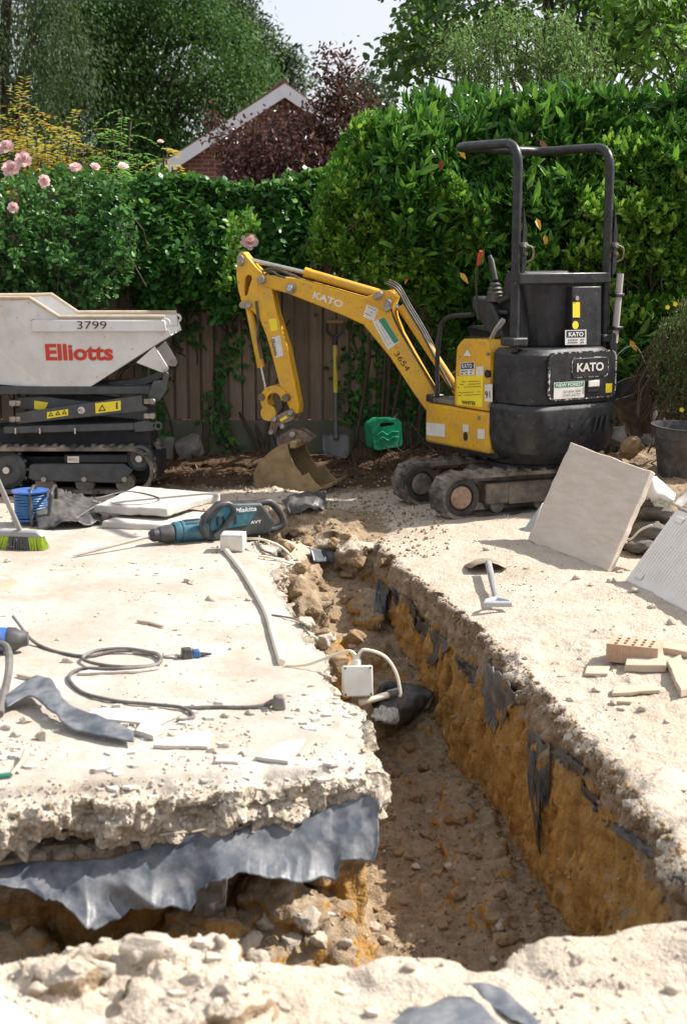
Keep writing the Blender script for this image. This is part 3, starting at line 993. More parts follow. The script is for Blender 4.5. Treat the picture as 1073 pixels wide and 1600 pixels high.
# roll bar
hw, fe = 0.352, 0.40
zt = 2.20
b0, b1 = U(-0.25, -hw, 1.0), U(-0.25, hw, 1.0)
top = []
def bend(a, c, b, n=6):
    return [a * (1 - t) ** 2 + c * 2 * t * (1 - t) + b * t * t for t in [k / n for k in range(n + 1)]]
path = [b0, U(-0.25, -hw, 1.5)]
path += bend(U(-0.25, -hw, zt - 0.13), U(-0.25, -hw, zt), U(-0.12, -hw, zt))
path += bend(U(fe - 0.16, -hw, zt + 0.005), U(fe - 0.03, -hw, zt + 0.005), U(fe - 0.03, -hw + 0.10, zt + 0.005))
path += bend(U(fe - 0.03, hw - 0.10, zt + 0.005), U(fe - 0.03, hw, zt + 0.005), U(fe - 0.16, hw, zt + 0.005))
path += bend(U(-0.12, hw, zt), U(-0.25, hw, zt), U(-0.25, hw, zt - 0.13))
path += [U(-0.25, hw, 1.5), b1]
ROPS = MB().tube(path, 0.0275, 14).build('roll_bar', M_BLK, EXC)
MB().box(U(-0.262, 0.0, 1.425), (2 * hw, 0.05, 0.065), (Rd, Fd, Zd)).build('cross_member', M_BLK, ROPS, bev=0.008)
for s_ in (-1, 1):
    c_ = U(-0.25, s_ * hw, 0)
    g = MB()
    g.plate([c_ + v for v in (-Fd * 0.03 + Rd * 0.034 + Zd * 1.44, -Fd * 0.03 + Rd * 0.055 + Zd * 1.5, -Fd * 0.03 + Rd * 0.055 + Zd * 1.70, -Fd * 0.03 + Rd * 0.028 + Zd * 1.84, -Fd * 0.03 + Rd * 0.02 + Zd * 1.44)], -Fd, 0.012)
    g.build('hinge_plate', M_BLK, ROPS, bev=0.003)
    MB().cyl(c_ - Fd * 0.055 + Rd * 0.03 + Zd * 1.62, c_ + Fd * 0.02 + Rd * 0.03 + Zd * 1.62, 0.016, 12).build('hinge_pin', M_PIN, ROPS)
    MB().cyl(c_ - Fd * 0.045 + Rd * 0.04 + Zd * 1.57, c_ + Rd * 0.04 + Zd * 1.57, 0.011, 12).build('hinge_pin', M_BROWN, ROPS)
    MB().tube(catmull([c_ - Fd * 0.05 + Rd * 0.03 + Zd * 1.62, c_ - Fd * 0.06 + Rd * 0.075 + Zd * 1.60, c_ - Fd * 0.06 + Rd * 0.07 + Zd * 1.54, c_ - Fd * 0.05 + Rd * 0.035 + Zd * 1.52], 4), 0.006, 6).build('lanyard', M_BROWN, ROPS)
    MB().box(c_ + Zd * 1.06, (0.12, 0.12, 0.05), (Rd, Fd, Zd)).build('post_foot', M_BLK, ROPS, bev=0.01)
# rear tank with stickers, seat
tk = MB()
tk.prism([U(f, r, 1.0) for f, r in ((-0.17, -0.14), (-0.25, -0.06), (-0.27, 0.27), (-0.0, 0.27), (-0.0, -0.16))], [U(f, r, 1.42) for f, r in ((-0.17, -0.18), (-0.25, -0.08), (-0.255, 0.27), (-0.0, 0.27), (-0.0, -0.19))])
TK = tk.build('rear_tank', M_SEAT, EXC, bev=0.03, seg=3)
pn = MB()
pn.prism([U(f, r, 1.018) for f, r in ((-0.315, 0.04), (-0.315, 0.27), (-0.26, 0.27), (-0.26, 0.04))], [U(f, r, 1.375) for f, r in ((-0.30, 0.04), (-0.30, 0.27), (-0.25, 0.27), (-0.25, 0.04))])
PN = pn.build('rear_locker', M_BLK, EXC, bev=0.006)
nP = (-Fd + Zd * -0.045).normalized()
nP = Vector((-Fd.x, -Fd.y, 0.047)).normalized()
PLP = (U(-0.3085, 0, 1.2175), nP)
decal('maker_sticker', [(882, 516), (915, 515), (915, 538), (882, 539)], PLP, M_STK, PN)
decal('sticker_band', [(884, 517), (913, 516.5), (913, 527), (884, 527.5)], PLP, M_NAVY, PN, lift=0.003, th=0.0005)
decal_text('KATO', (887, 526), (910, 525.5), PLP, M_WHITE, PN, bold=0.025, hpx=7)
print_lines([(886, 532, 912, 531.5, 1.6), (886, 536, 912, 535.5, 1.6)], PLP, M_INK, PN)
decal('warning_sticker', [(894, 472), (905, 472), (905, 496), (894, 496)], PLP, M_YSTK, PN)
c_ = PL(898, 508, PLP)
mb = MB()
mb.cyl(c_ + nP * 0.0005, c_ + nP * 0.003, 0.024, 18)
mb.build('round_sticker', M_YSTK, PN)
c_ = PL(900, 466, PLP)
MB().cyl(c_ - nP * 0.01, c_ + nP * 0.008, 0.014, 14).build('lock', M_STEEL, PN)
st = MB()
o_ = rounded([(-0.20, 1.04, 0.03), (0.36, 1.04, 0.06), (0.36, 1.12, 0.05), (0.06, 1.13, 0.10), (-0.02, 1.46, 0.06), (-0.14, 1.47, 0.05)], 5)
st.prism([U(p.x + 0.05, -0.2, p.y) for p in o_], [U(p.x + 0.05, 0.2, p.y) for p in o_])
st.build('seat', M_SEAT, EXC, bev=0.04, seg=3)
# joystick console to the left of the seat
PLJ = (U(0, -0.27, 0), -Rd)
cs_ = MB()
cs_.plate([PL(x, y, PLJ) for x, y in ((737, 462), (748, 466), (764, 470), (778, 500), (784, 528), (770, 530), (745, 497), (736, 482))], -Rd, 0.11)
CS = cs_.build('joystick_console', M_SEAT, EXC, bev=0.015)
j0 = [PL(x, y, PLJ) + Rd * 0.05 for x, y in ((762, 466), (763, 438), (761, 428), (757, 408), (754, 400))]
jb = MB()
axj = (j0[1] - j0[0]).normalized()
jb.lathe(j0[0] - axj * 0.02, axj, [(0, 0), (0.052, 0), (0.054, 0.03), (0.044, 0.04), (0.05, 0.055), (0.038, 0.065), (0.044, 0.08), (0.032, 0.09), (0.036, 0.105), (0.022, 0.115), (0, 0.115)], 18)
jb.build('bellows', M_HOSE, CS)
MB().tube(j0[1:], [0.018, 0.017, 0.018, 0.013], 10).build('joystick', M_SEAT, CS)
rl = [PL(x, y, (U(0, -0.33, 0), -Rd)) for x, y in ((747, 500), (745, 470), (743, 440), (747, 412))]
MB().tube(rl, 0.007, 8).build('safety_lever', M_BLK, CS)
MB().tube([PL(x, y, (U(0, -0.33, 0), -Rd)) for x, y in ((747, 414), (749, 400), (751, 392))], [0.011, 0.013, 0.011], 10).build('lever_grip', M_RED, CS)
MB().box(PL(781, 468, PLJ) + Rd * 0.05, (0.11, 0.07, 0.03), ((Fd - Zd * 0.35).normalized(), Rd, (Zd + Fd * 0.35).normalized())).build('arm_rest', M_SEAT, CS, bev=0.01)
MB().box(PL(777, 488, PLJ) + Rd * 0.05, (0.10, 0.05, 0.03), (Fd, Rd, Zd)).build('arm_rest', M_SEAT, CS, bev=0.01)
MB().tube([PL(x, y, PLJ) for x, y in ((786, 500), (775, 515), (765, 535))], 0.018, 4).build('seat_belt', M_GREYTUBE, EXC)
MB().tube([U(-0.30, 0.39, 1.03), U(-0.30, 0.42, 1.45)], 0.021, 12).build('document_tube', M_GREYTUBE, EXC)
for z_ in (1.12, 1.32):
    MB().box(U(-0.30, 0.40, z_), (0.07, 0.06, 0.02), (Rd, Fd, Zd)).build('tube_clip', M_BLK, EXC, bev=0.004)
MB().prism([U(f, r, 0.62) for f, r in ((-0.32, 0.345), (-0.32, 0.40), (-0.1, 0.40), (-0.1, 0.345))], [U(f, r, 1.09) for f, r in ((-0.32, 0.345), (-0.32, 0.40), (-0.1, 0.40), (-0.1, 0.345))]).build('side_strut', M_BLK, EXC, bev=0.01)

# boom, arm, bucket and their rams
def tr(pxs, d=0.0):
    return [PL(x, y, PL_BOOM) + BN * d for x, y in pxs]
MB().box(U(0.60, -0.02, 0.48), (0.22, 0.26, 0.30), (Fd, Rd, Zd)).build('swing_post', M_YEL, EXC, bev=0.03)
foot = U(0.66, -0.12, 0.62)
boom_px = [(409, 437), (412, 430), (419, 430), (464, 434), (490, 441), (560, 461), (572, 464), (588, 459), (600, 455), (612, 452), (620, 456), (622, 464), (617, 478), (620, 495), (630, 520), (656, 566), (683, 613), (700, 645), (690, 668), (668, 640), (650, 615), (612, 557), (571, 507), (543, 494), (488, 472), (453, 458), (422, 450), (412, 446)]
bm_ = MB()
bm_.plate(tr(boom_px, 0.055), BN, 0.11)
BOOM = bm_.build('boom', M_YEL, EXC, bev=0.008)
# weld plates on boom elbow
for sgn in (0.062,):
    mb = MB()
    mb.plate(tr([(571, 466), (588, 460), (612, 453), (621, 459), (616, 478), (608, 488), (590, 476)], sgn), BN, 0.008)
    mb.build('elbow_plate', M_YEL, BOOM, bev=0.003)
def pin(px, py, r, d0, d1, parent, m=M_PIN, two=None):
    c_ = PL(px, py, PL_BOOM)
    mb = MB()
    mb.lathe(c_ + BN * d0, BN, [(0, 0), (r, 0), (r, d1 - d0 - 0.004), (r - 0.004, d1 - d0), (0, d1 - d0)], 18)
    if two:
        c2 = PL(two[0], two[1], PL_BOOM)
        mb.lathe(c2 + BN * d0, BN, [(0, 0), (r, 0), (r, d1 - d0 - 0.004), (r - 0.004, d1 - d0), (0, d1 - d0)], 18)
        mid = (c_ + c2) / 2
        ax = (c2 - c_)
        L_ = ax.length
        ax.normalize()
        mb.box(mid + BN * (d1 - 0.012), (L_, 2 * r, 0.012), (ax, BN.cross(ax), BN))
    return mb.build('pin', m, parent)
pin(598, 459, 0.020, -0.06, 0.092, BOOM, two=(592, 463))
pin(611, 472, 0.022, -0.06, 0.095, BOOM, two=(609, 481))
pin(459, 450, 0.036, 0.05, 0.070, BOOM)
pin(459, 450, 0.022, 0.05, 0.098, BOOM, M_STEEL)
pin(414, 437, 0.028, -0.07, 0.085, BOOM)
# lettering and stickers on the boom side
PLB = (PL_BOOM[0] + BN * 0.055, BN)
decal_text('KATO', (488, 465.5), (534, 481.5), PLB, M_WPAINT, BOOM, bold=0.035, hpx=11, lift=0.002)
decal('maker_sticker', [(573, 476), (591, 483), (584, 502), (567, 495)], PLB, M_STK, BOOM)
print_lines([(572, 485, 586, 491, 1.2), (571, 490, 584, 496, 1.2), (575, 480, 588, 486, 1.2)], PLB, M_INK, BOOM)
decal('hire_sticker', [(582, 503), (600, 495), (624, 534), (606, 547)], PLB, M_STK, BOOM)
decal('sticker_band', [(591, 499.5), (600, 495.5), (623, 533), (616, 537)], PLB, M_GREENINK, BOOM, lift=0.003, th=0.0004)
print_lines([(587 + k * 4, 505 - k * 2, 607 + k * 4, 541 - k * 2, 1.3) for k in range(2)], PLB, M_INK, BOOM)
decal_text('3654', (615, 553), (634, 581), PLB, M_INK, BOOM, hpx=9, lift=0.002, name='painted_number')
# boom ram
def ram(p0, p1, p2, r1, r2, d, parent_name='boom_ram'):
    """barrel from p0 to p1, bright rod on to p2"""
    a, b, c_ = (PL(*p, PL_BOOM) + BN * d for p in (p0, p1, p2))
    ax = (b - a).normalized()
    mb = MB()
    L_ = (b - a).length
    mb.lathe(a, ax, [(0, 0), (r1 * 0.9, 0), (r1, 0.012), (r1, L_ - 0.04), (r1 * 1.08, L_ - 0.04), (r1 * 1.08, L_), (r2, L_), (0, L_)], 20)
    o = mb.build(parent_name, M_YEL, EXC)
    MB().cyl(b - ax * 0.05, c_, r2, 14).build('ram_rod', M_STEEL, o)
    return o
ram((722, 624), (626, 478), (610, 474), 0.031, 0.018, -0.005)
br = ram((603, 462), (476, 425), (383, 404), 0.030, 0.014, 0.0, 'arm_ram')
bk = ram((389, 478), (408, 574), (416, 612), 0.026, 0.012, 0.0, 'bucket_ram')
MB().tube(catmull([PL(x, y, PL_BOOM) + BN * 0.06 for x, y in ((405, 470), (408, 500), (408, 530), (413, 560))], 4), 0.009, 8).build('hose', M_HOSE, bk)
MB().tube(catmull([PL(x, y, PL_BOOM) + BN * 0.05 for x, y in ((418, 429), (428, 424), (438, 430), (450, 434))], 4), 0.007, 8).build('hose', M_HOSE, BOOM)
MB().tube(catmull([PL(x, y, PL_BOOM) + BN * 0.05 for x, y in ((614, 482), (619, 498), (630, 520), (655, 562), (685, 610))], 4), 0.008, 8).build('hose', M_HOSE, BOOM)
for k in range(3):
    q = [PL(x, y, PL_BOOM) + BN * (0.035 - 0.03 * k) + Zd * (0.035 + 0.012 * k) for x, y in ((606, 452), (622, 462), (638, 490), (662, 530), (690, 585), (708, 618))]
    MB().tube(catmull(q, 5), 0.008, 8).build('hose', M_HOSE, BOOM)
for k in range(2):
    q = [PL(x, y, PL_BOOM) + BN * (0.03 - 0.05 * k) for x, y in ((470, 437), (450, 427), (430, 420 + 3 * k), (412, 424), (402, 440), (402, 465), (405, 485))]
    MB().tube(catmull(q, 5), 0.007, 8).build('hose', M_HOSE, BOOM)
for k in range(3):
    q = [U(0.30 + 0.04 * k, -0.20, 0.64), U(0.42, -0.16 + 0.05 * k, 0.80), U(0.58, -0.10, 0.78 + 0.03 * k), U(0.70, -0.2, 0.72)]
    MB().tube(catmull(q, 5), 0.010, 8).build('hose', M_HOSE, EXC)
# arm
arm_px = [(374, 404), (377, 396), (384, 393), (391, 402), (405, 418), (419, 431), (428, 450), (436, 488), (453, 543), (463, 592), (471, 632), (470, 645), (462, 646), (455, 636), (440, 600), (430, 560), (419, 522), (409, 498), (397, 484), (383, 478), (376, 452), (373, 430)]
hole = [(387, 434), (391, 429), (396, 430), (397, 436), (393, 448), (390, 461), (386, 462), (386, 448)]
am = MB()
am.plate(tr(arm_px, 0.05), BN, 0.10, [tr(hole, 0.05)])
ARM = am.build('arm', M_YEL, EXC, bev=0.006)
pin(381, 403, 0.022, -0.06, 0.075, ARM, two=(381, 410))
pin(384, 476, 0.022, -0.06, 0.075, ARM, two=(393, 476))
PLA = (PL_BOOM[0] + BN * 0.05, BN)
decal('warning_sticker', [(420, 499), (432, 497), (434, 516), (423, 518)], PLA, M_YSTK, ARM)
decal('hire_sticker', [(425, 527), (438, 524), (443, 556), (431, 559)], PLA, M_STK, ARM)
decal_text('WHITES', (434, 556), (429, 529), PLA, M_INK, ARM, bold=0.02, hpx=5)
# link and hitch
cR = PL(433, 624, PL_BOOM)
V_ = BN.cross(-BX).normalized()
ux = -BX
ring = arc(cR, ux, Zd, 0.098, R(0), R(225), 18)
ring += arc(cR, ux, Zd, 0.050, R(225), R(0), 14)
lk = MB()
lk.plate([p + BN * 0.066 for p in ring], BN, 0.022)
lk.plate([p - BN * 0.044 for p in ring], BN, 0.022)
lk.plate([p + BN * 0.066 for p in arc(PL(424, 644, PL_BOOM), ux, Zd, 0.055, 0, 6.0, 14)], BN, 0.022)
LK = lk.build('bucket_link', M_YEL, EXC, bev=0.003)
pin(414, 619, 0.024, -0.06, 0.085, LK, M_BROWN)
pin(452, 620, 0.026, -0.06, 0.085, LK, M_BROWN)
ht = MB()
ht.plate(tr([(426, 668), (430, 652), (452, 640), (460, 637), (465, 645), (464, 654), (440, 664), (436, 676), (428, 677)], 0.075), BN, 0.03)
ht.plate(tr([(426, 668), (430, 652), (452, 640), (460, 637), (465, 645), (464, 654), (440, 664), (436, 676), (428, 677)], -0.045), BN, 0.03)
HT = ht.build('quick_hitch', M_BROWN, EXC, bev=0.004)
for x, y in ((430, 673), (435, 653), (460, 643), (447, 664)):
    pin(x, y, 0.018, -0.06, 0.092, HT, M_PIN)
MB().box(PL(449, 652, PL_BOOM) + BN * 0.078, (0.055, 0.004, 0.02), (Vector((0.82, -0.24, 0.52)).normalized(), BN, Vector((-0.5, 0.15, 0.85)).normalized())).build('hitch_plate', M_YSTK, HT)
er = MB()
for d in (0.06, -0.035):
    er.plate(tr([(437, 698), (436, 682), (460, 668), (476, 672), (492, 684), (478, 690), (462, 690), (450, 696)], d), BN, 0.028)
er.build('bucket_ear', M_BROWN, EXC, bev=0.004)
pin(462, 677, 0.022, -0.07, 0.085, EXC, M_PIN)
# bucket: near and far side plates, curved shell, cutting lip with teeth
bp = [(462, 689), (452, 690), (434, 701), (418, 719), (410, 735), (411, 750), (418, 761), (432, 766), (470, 767), (500, 764), (516, 757)]
sidep = bp + [(505, 748), (494, 733), (485, 737), (474, 722), (466, 706)]
wB = 0.36
bkt = MB()
near = [PL(x, y, PL_BOOM) + BN * 0.18 for x, y in bp]
bkt.plate([PL(x, y, PL_BOOM) + BN * 0.18 for x, y in sidep], BN, 0.012)
bkt.plate([PL(x, y, PL_BOOM) + BN * (0.18 - wB) for x, y in sidep], BN, 0.012)
shell = catmull(near, 4)
cB = sum(shell, Vector()) / len(shell)
inn = []
for i, p in enumerate(shell):
    t = (shell[min(i + 1, len(shell) - 1)] - shell[max(i - 1, 0)]).normalized()
    nn = t.cross(BN)
    if nn.dot(cB - p) < 0:
        nn = -nn
    inn.append(p + nn * 0.012)
n_ = len(shell)
back = -BN * wB
bkt.add([p - BN * 0.0015 for p in shell] + [p + back + BN * 0.0015 for p in shell] + [p - BN * 0.0015 for p in inn] + [p + back + BN * 0.0015 for p in inn],
        [(i, i + 1, n_ + i + 1, n_ + i) for i in range(n_ - 1)] + [(2 * n_ + i + 1, 2 * n_ + i, 3 * n_ + i, 3 * n_ + i + 1) for i in range(n_ - 1)]
        + [(0, n_, 3 * n_, 2 * n_), (n_ - 1, 2 * n_ - 1, 4 * n_ - 1, 3 * n_ - 1)] + [(i, 2 * n_ + i, 2 * n_ + i + 1, i + 1) for i in range(n_ - 1)] + [(n_ + i + 1, 3 * n_ + i + 1, 3 * n_ + i, n_ + i) for i in range(n_ - 1)])
BKT = bkt.build('bucket', M_BUCKET, EXC, bev=0.003)
lipd = (near[-1] - near[-2]).normalized()
for k in range(4):
    c_ = near[-1] - BN * (0.03 + k * 0.10)
    MB().box(c_ + lipd * 0.035, (0.10, 0.055, 0.022), (lipd, BN, lipd.cross(BN)), 0.6).build('bucket_tooth', M_BUCKET, BKT, bev=0.004)
MB().box(PL(470, 690, PL_BOOM) - BN * 0.0, (0.05, wB - 0.01, 0.05), (ux, BN, Zd)).build('bucket_bar', M_BUCKET, BKT, bev=0.01)

# ------------------------------------------------------------------ tracked dumper
M_HOP = mat('dumper_white_paint', (0.72, 0.715, 0.70), (0.64, 0.63, 0.61), ns=4, rough=0.5, chips=0.6, chipc=(0.30, 0.17, 0.08), cs=26, dust=0.5, dustc=(0.47, 0.39, 0.29), ds=7, bump=0.12, bs=7, bd=0.02)
M_GREY = mat('dumper_grey_paint', (0.034, 0.040, 0.046), (0.05, 0.056, 0.06), ns=8, rough=0.42, dust=0.25, dustc=(0.22, 0.19, 0.15), ds=12, chips=0.15, chipc=(0.3, 0.28, 0.25))
DY = 9.25
DUM = thing('tracked_dumper', (-1.95, 9.6, 0), 'white skip tracked dumper with a grey scissor lift', 'dumper')
PLD = (Vector((0, DY, 0)), Vector((0, -1, 0)))
def D(x, y, dy=0.0):
    return A(x, y, DY + dy)
def dz(px, py, d=0.0):
    """point at the depth of the near side, pushed back by d"""
    p = A(px, py, DY)
    return Vector((p.x, DY + d, p.z))
W = 0.70
def hop(px, py, ins, far):
    p = A(px, py, DY)
    if px > 0:
        ins = 0.02 + (py - 497) * 0.00081
    return Vector((p.x, DY + (W - ins if far else ins), p.z))
rim = [(-95, 470, 0.10), (29, 470, 0.02), (46, 468, 0.02), (92, 497, 0.02), (256, 497, 0.02)]
mid_ = [(-95, 560, 0.14), (64, 608, 0.10), (134, 608, 0.10), (151, 604, 0.10), (249, 536, 0.05)]
hp = MB()
def both(pts):
    return [[hop(x, y, i, False) for x, y, i in pts], [hop(x, y, i, True) for x, y, i in pts]]
for far in (False, True):
    q = [hop(*p, far) for p in ((-95, 468, 0.12), (22, 468, 0.02), (64, 608, 0.11), (-60, 600, 0.16))]
    hp.add(q, [(0, 1, 2, 3)])
    q = [hop(*p, far) for p in ((22, 468, 0.02), (46, 467, 0.02), (92, 497, 0.02), (256, 497, 0.02), (266, 524, 0.03), (246, 536, 0.04), (134, 608, 0.11), (64, 608, 0.11))]
    hp.add(q, [tuple(range(8))])
for a, b in (((-95, 468, 0.12), (-60, 600, 0.16)), ((-60, 600, 0.16), (64, 608, 0.11)), ((64, 608, 0.11), (134, 608, 0.11)), ((134, 608, 0.11), (246, 536, 0.04)), ((246, 536, 0.04), (266, 524, 0.03))):
    hp.add([hop(*a, False), hop(*b, False), hop(*b, True), hop(*a, True)], [(0, 1, 2, 3)])
HOP = hp.build('skip', M_HOP, DUM)
HOP.data.polygons.foreach_set('use_smooth', [False] * len(HOP.data.polygons))
sm = HOP.modifiers.new('s', 'SOLIDIFY')
sm.thickness = 0.006
sm.offset = 0
for far in (False, True):
    rb = MB()
    pts = [hop(*p, far) for p in ((50, 500, 0.02), (258, 500, 0.02), (261, 518, 0.02), (50, 519, 0.02))]
    sg = -1 if not far else 1
    rb.plate([Vector((p.x, pts[0].y + sg * 0.022, p.z)) for p in pts], (0, sg, 0), 0.045)
    rb.build('skip_rim', M_HOP, HOP, bev=0.008)
M_RIMD = mat('dusty_rim', (0.42, 0.31, 0.19), (0.55, 0.48, 0.38), ns=8, rough=0.8)
tp = MB()
for far in (False, True):
    q = [hop(*p, far) + Vector((0, 0, 0.003)) for p in ((-95, 467, 0.12), (22, 467, 0.02), (46, 466, 0.02), (92, 496, 0.02), (257, 496, 0.02))]
    tp.tube(q, 0.013, 8)
tp.build('rim_bar', M_RIMD, HOP)
for far in (False, True):
    sg = -1 if not far else 1
    o_ = arc(hop(258, 505, 0.02, far), Vector((1, 0, 0)), Zd, 0.032, R(-90), R(120), 10) + [hop(252, 497, 0.02, far), hop(252, 526, 0.03, far)]
    mb = MB()
    mb.plate([p + Vector((0, sg * 0.014, 0)) for p in o_], (0, sg, 0), 0.014, [[p + Vector((0, sg * 0.014, 0)) for p in arc(hop(259, 505, 0.02, far), Vector((1, 0, 0)), Zd, 0.013, 0, R(330), 11)]])
    mb.build('lifting_eye', M_HOP, HOP, bev=0.002)
    mb = MB()
    mb.plate([hop(x, y, 0.14, far) for x, y in ((210, 568), (240, 542), (250, 558), (261, 577), (258, 584), (250, 584))], (0, sg, 0), 0.02)
    mb.build('tipping_bracket', M_HOP, HOP, bev=0.004)
    c_ = hop(255, 577, 0.12, far)
    MB().cyl(c_, c_ + Vector((0, -0.03 * (-sg) * -1, 0)), 0.024, 18).build('pivot_pin', M_STEEL, HOP)
text_obj('skip_lettering', 'Elliotts', hop(69, 564.5, 0.066, False), hop(175, 564.5, 0.066, False), Vector((0, -1, -0.193)), M_REDINK, HOP, bold=0.034, lift=0.007, hgt=0.112)
text_obj('skip_number', '3799', hop(121, 514, 0.02, False) + Vector((0, -0.0114, 0)), hop(167, 514, 0.02, False) + Vector((0, -0.0114, 0)), Vector((0, -1, 0)), M_INK, HOP, bold=-0.005, lift=0.0245, hgt=0.05)
# lift arms
def bar(name, pts, d0, d1, m, parent, bev_=0.006):
    return MB().plate([dz(x, y, d0) for x, y in pts], (0, -1, 0), d1 - d0).build(name, m, parent, bev=bev_)
bar('upper_beam', [(-90, 606), (232, 606), (232, 619), (-90, 619)], 0.10, 0.60, M_GREY, DUM)
bar('tipping_frame', [(228, 622), (238, 596), (252, 596), (255, 580), (262, 584), (260, 610), (248, 628), (240, 632)], 0.06, 0.10, M_GREY, DUM)
MB().tube(catmull([dz(*p) for p in ((168, 606, 0.3), (180, 585, 0.3), (200, 575, 0.3), (222, 578, 0.3), (220, 600, 0.3))], 5), 0.012, 8).build('tipping_hose', M_HOSE, DUM)
bar('tipping_ram', [(160, 602), (215, 596), (255, 580), (258, 590), (220, 606), (160, 608)], 0.25, 0.33, M_GREY, DUM)
SCA = bar('scissor_arm', [(22, 647), (220, 619), (222, 633), (232, 640), (226, 644), (24, 664)], 0.045, 0.085, M_GREY, DUM)
SCB = bar('scissor_arm', [(22, 624), (60, 622), (225, 642), (226, 660), (24, 642)], 0.13, 0.17, M_GREY, DUM)
SCC = bar('scissor_arm', [(22, 624), (60, 622), (225, 642), (226, 660), (24, 642)], 0.55, 0.59, M_GREY, DUM)
PDA = (Vector((0, DY + 0.045, 0)), Vector((0, -1, 0)))
decal('warning_label', [(74, 644), (107, 639), (107, 649), (74, 654)], PDA, M_YSTK, SCA)
decal('warning_label', [(149, 630), (189, 626), (189, 641), (150, 646)], PDA, M_YSTK, SCA)
for x in (80, 91, 101):
    y = 650.5 - (x - 80) * 0.15
    mb = MB()
    mb.plate([PL(px_, py_, PDA) + Vector((0, -0.0045, 0)) for px_, py_ in ((x - 4, y), (x + 4, y - 0.5), (x, y - 7))], (0, -1, 0), 0.0008, [[PL(px_, py_, PDA) + Vector((0, -0.0045, 0)) for px_, py_ in ((x - 2.2, y - 1.2), (x + 2.2, y - 1.5), (x, y - 5))]])
    mb.build('warning_symbol', M_INK, SCA)
mb = MB()
mb.plate([PL(px_, py_, PDA) + Vector((0, -0.0045, 0)) for px_, py_ in ((154, 642.5), (166, 641.5), (160, 632))], (0, -1, 0), 0.0008, [[PL(px_, py_, PDA) + Vector((0, -0.0045, 0)) for px_, py_ in ((156.6, 641), (163.6, 640.3), (160, 634.6))]])
mb.build('warning_symbol', M_INK, SCA)
mb = MB()
mb.box(PL(183, 635, PDA) + Vector((0, -0.004, 0)), (0.010, 0.001, 0.032))
mb.cyl(PL(183, 629.8, PDA) + Vector((0, -0.0045, 0)), PL(183, 629.8, PDA) + Vector((0, -0.0035, 0)), 0.006, 10)
mb.build('warning_symbol', M_INK, SCA)
decal('hazard_stripe', [(54, 626), (76, 629), (70, 641), (54, 639)], (Vector((0, DY + 0.13, 0)), Vector((0, -1, 0))), M_YSTK, SCB)
c_ = dz(126, 642, 0.045)
MB().lathe(c_, (0, -1, 0), [(0.012, 0.0), (0.024, 0.0), (0.024, 0.014), (0.012, 0.016), (0.010, 0.006), (0, 0.006)], 20).build('pivot_boss', M_STEEL, SCA)
for x, y in ((18, 631), (18, 656), (229, 628), (229, 651)):
    c_ = dz(x + 4, y, 0.03)
    mb = MB()
    mb.box(c_ + Vector((0.0, 0.01, 0)), (0.075, 0.03, 0.034))
    mb.cyl(c_ + Vector((-0.01 if x < 100 else 0.02, 0.03, 0)), c_ + Vector((-0.01 if x < 100 else 0.02, -0.02, 0)), 0.02, 14)
    mb.build('clevis', M_PIN, DUM, bev=0.005)
bar('lower_beam', [(4, 668), (208, 662), (210, 673), (4, 679)], 0.03, 0.62, M_GREY, DUM)
bar('mounting_plate', [(208, 662), (226, 658), (240, 660), (243, 664), (240, 674), (210, 676)], 0.02, 0.05, M_GREY, DUM)
mb = MB()
mb.plate([dz(246, 666, 0.02) + Vector((0.03 * math.cos(a), 0, 0.03 * math.sin(a))) for a in [k * 0.5236 for k in range(12)]], (0, -1, 0), 0.02, [[dz(247, 666, 0.02) + Vector((0.015 * math.cos(a), 0, 0.015 * math.sin(a))) for a in [k * 0.5236 for k in range(12)]]])
mb.build('towing_eye', M_GREY, DUM)
for x in (24, 62, 117):
    MB().box(dz(x, 674, 0.02), (0.012, 0.02, 0.04)).build('beam_lug', M_STEEL, DUM, bev=0.003)
bar('chassis', [(-90, 676), (228, 674), (232, 700), (-90, 705)], 0.16, 0.54, M_INK, DUM)
MB().box(dz(90, 735, 0.35), (1.3, 0.40, 0.14)).build('belly_frame', M_INK, DUM)
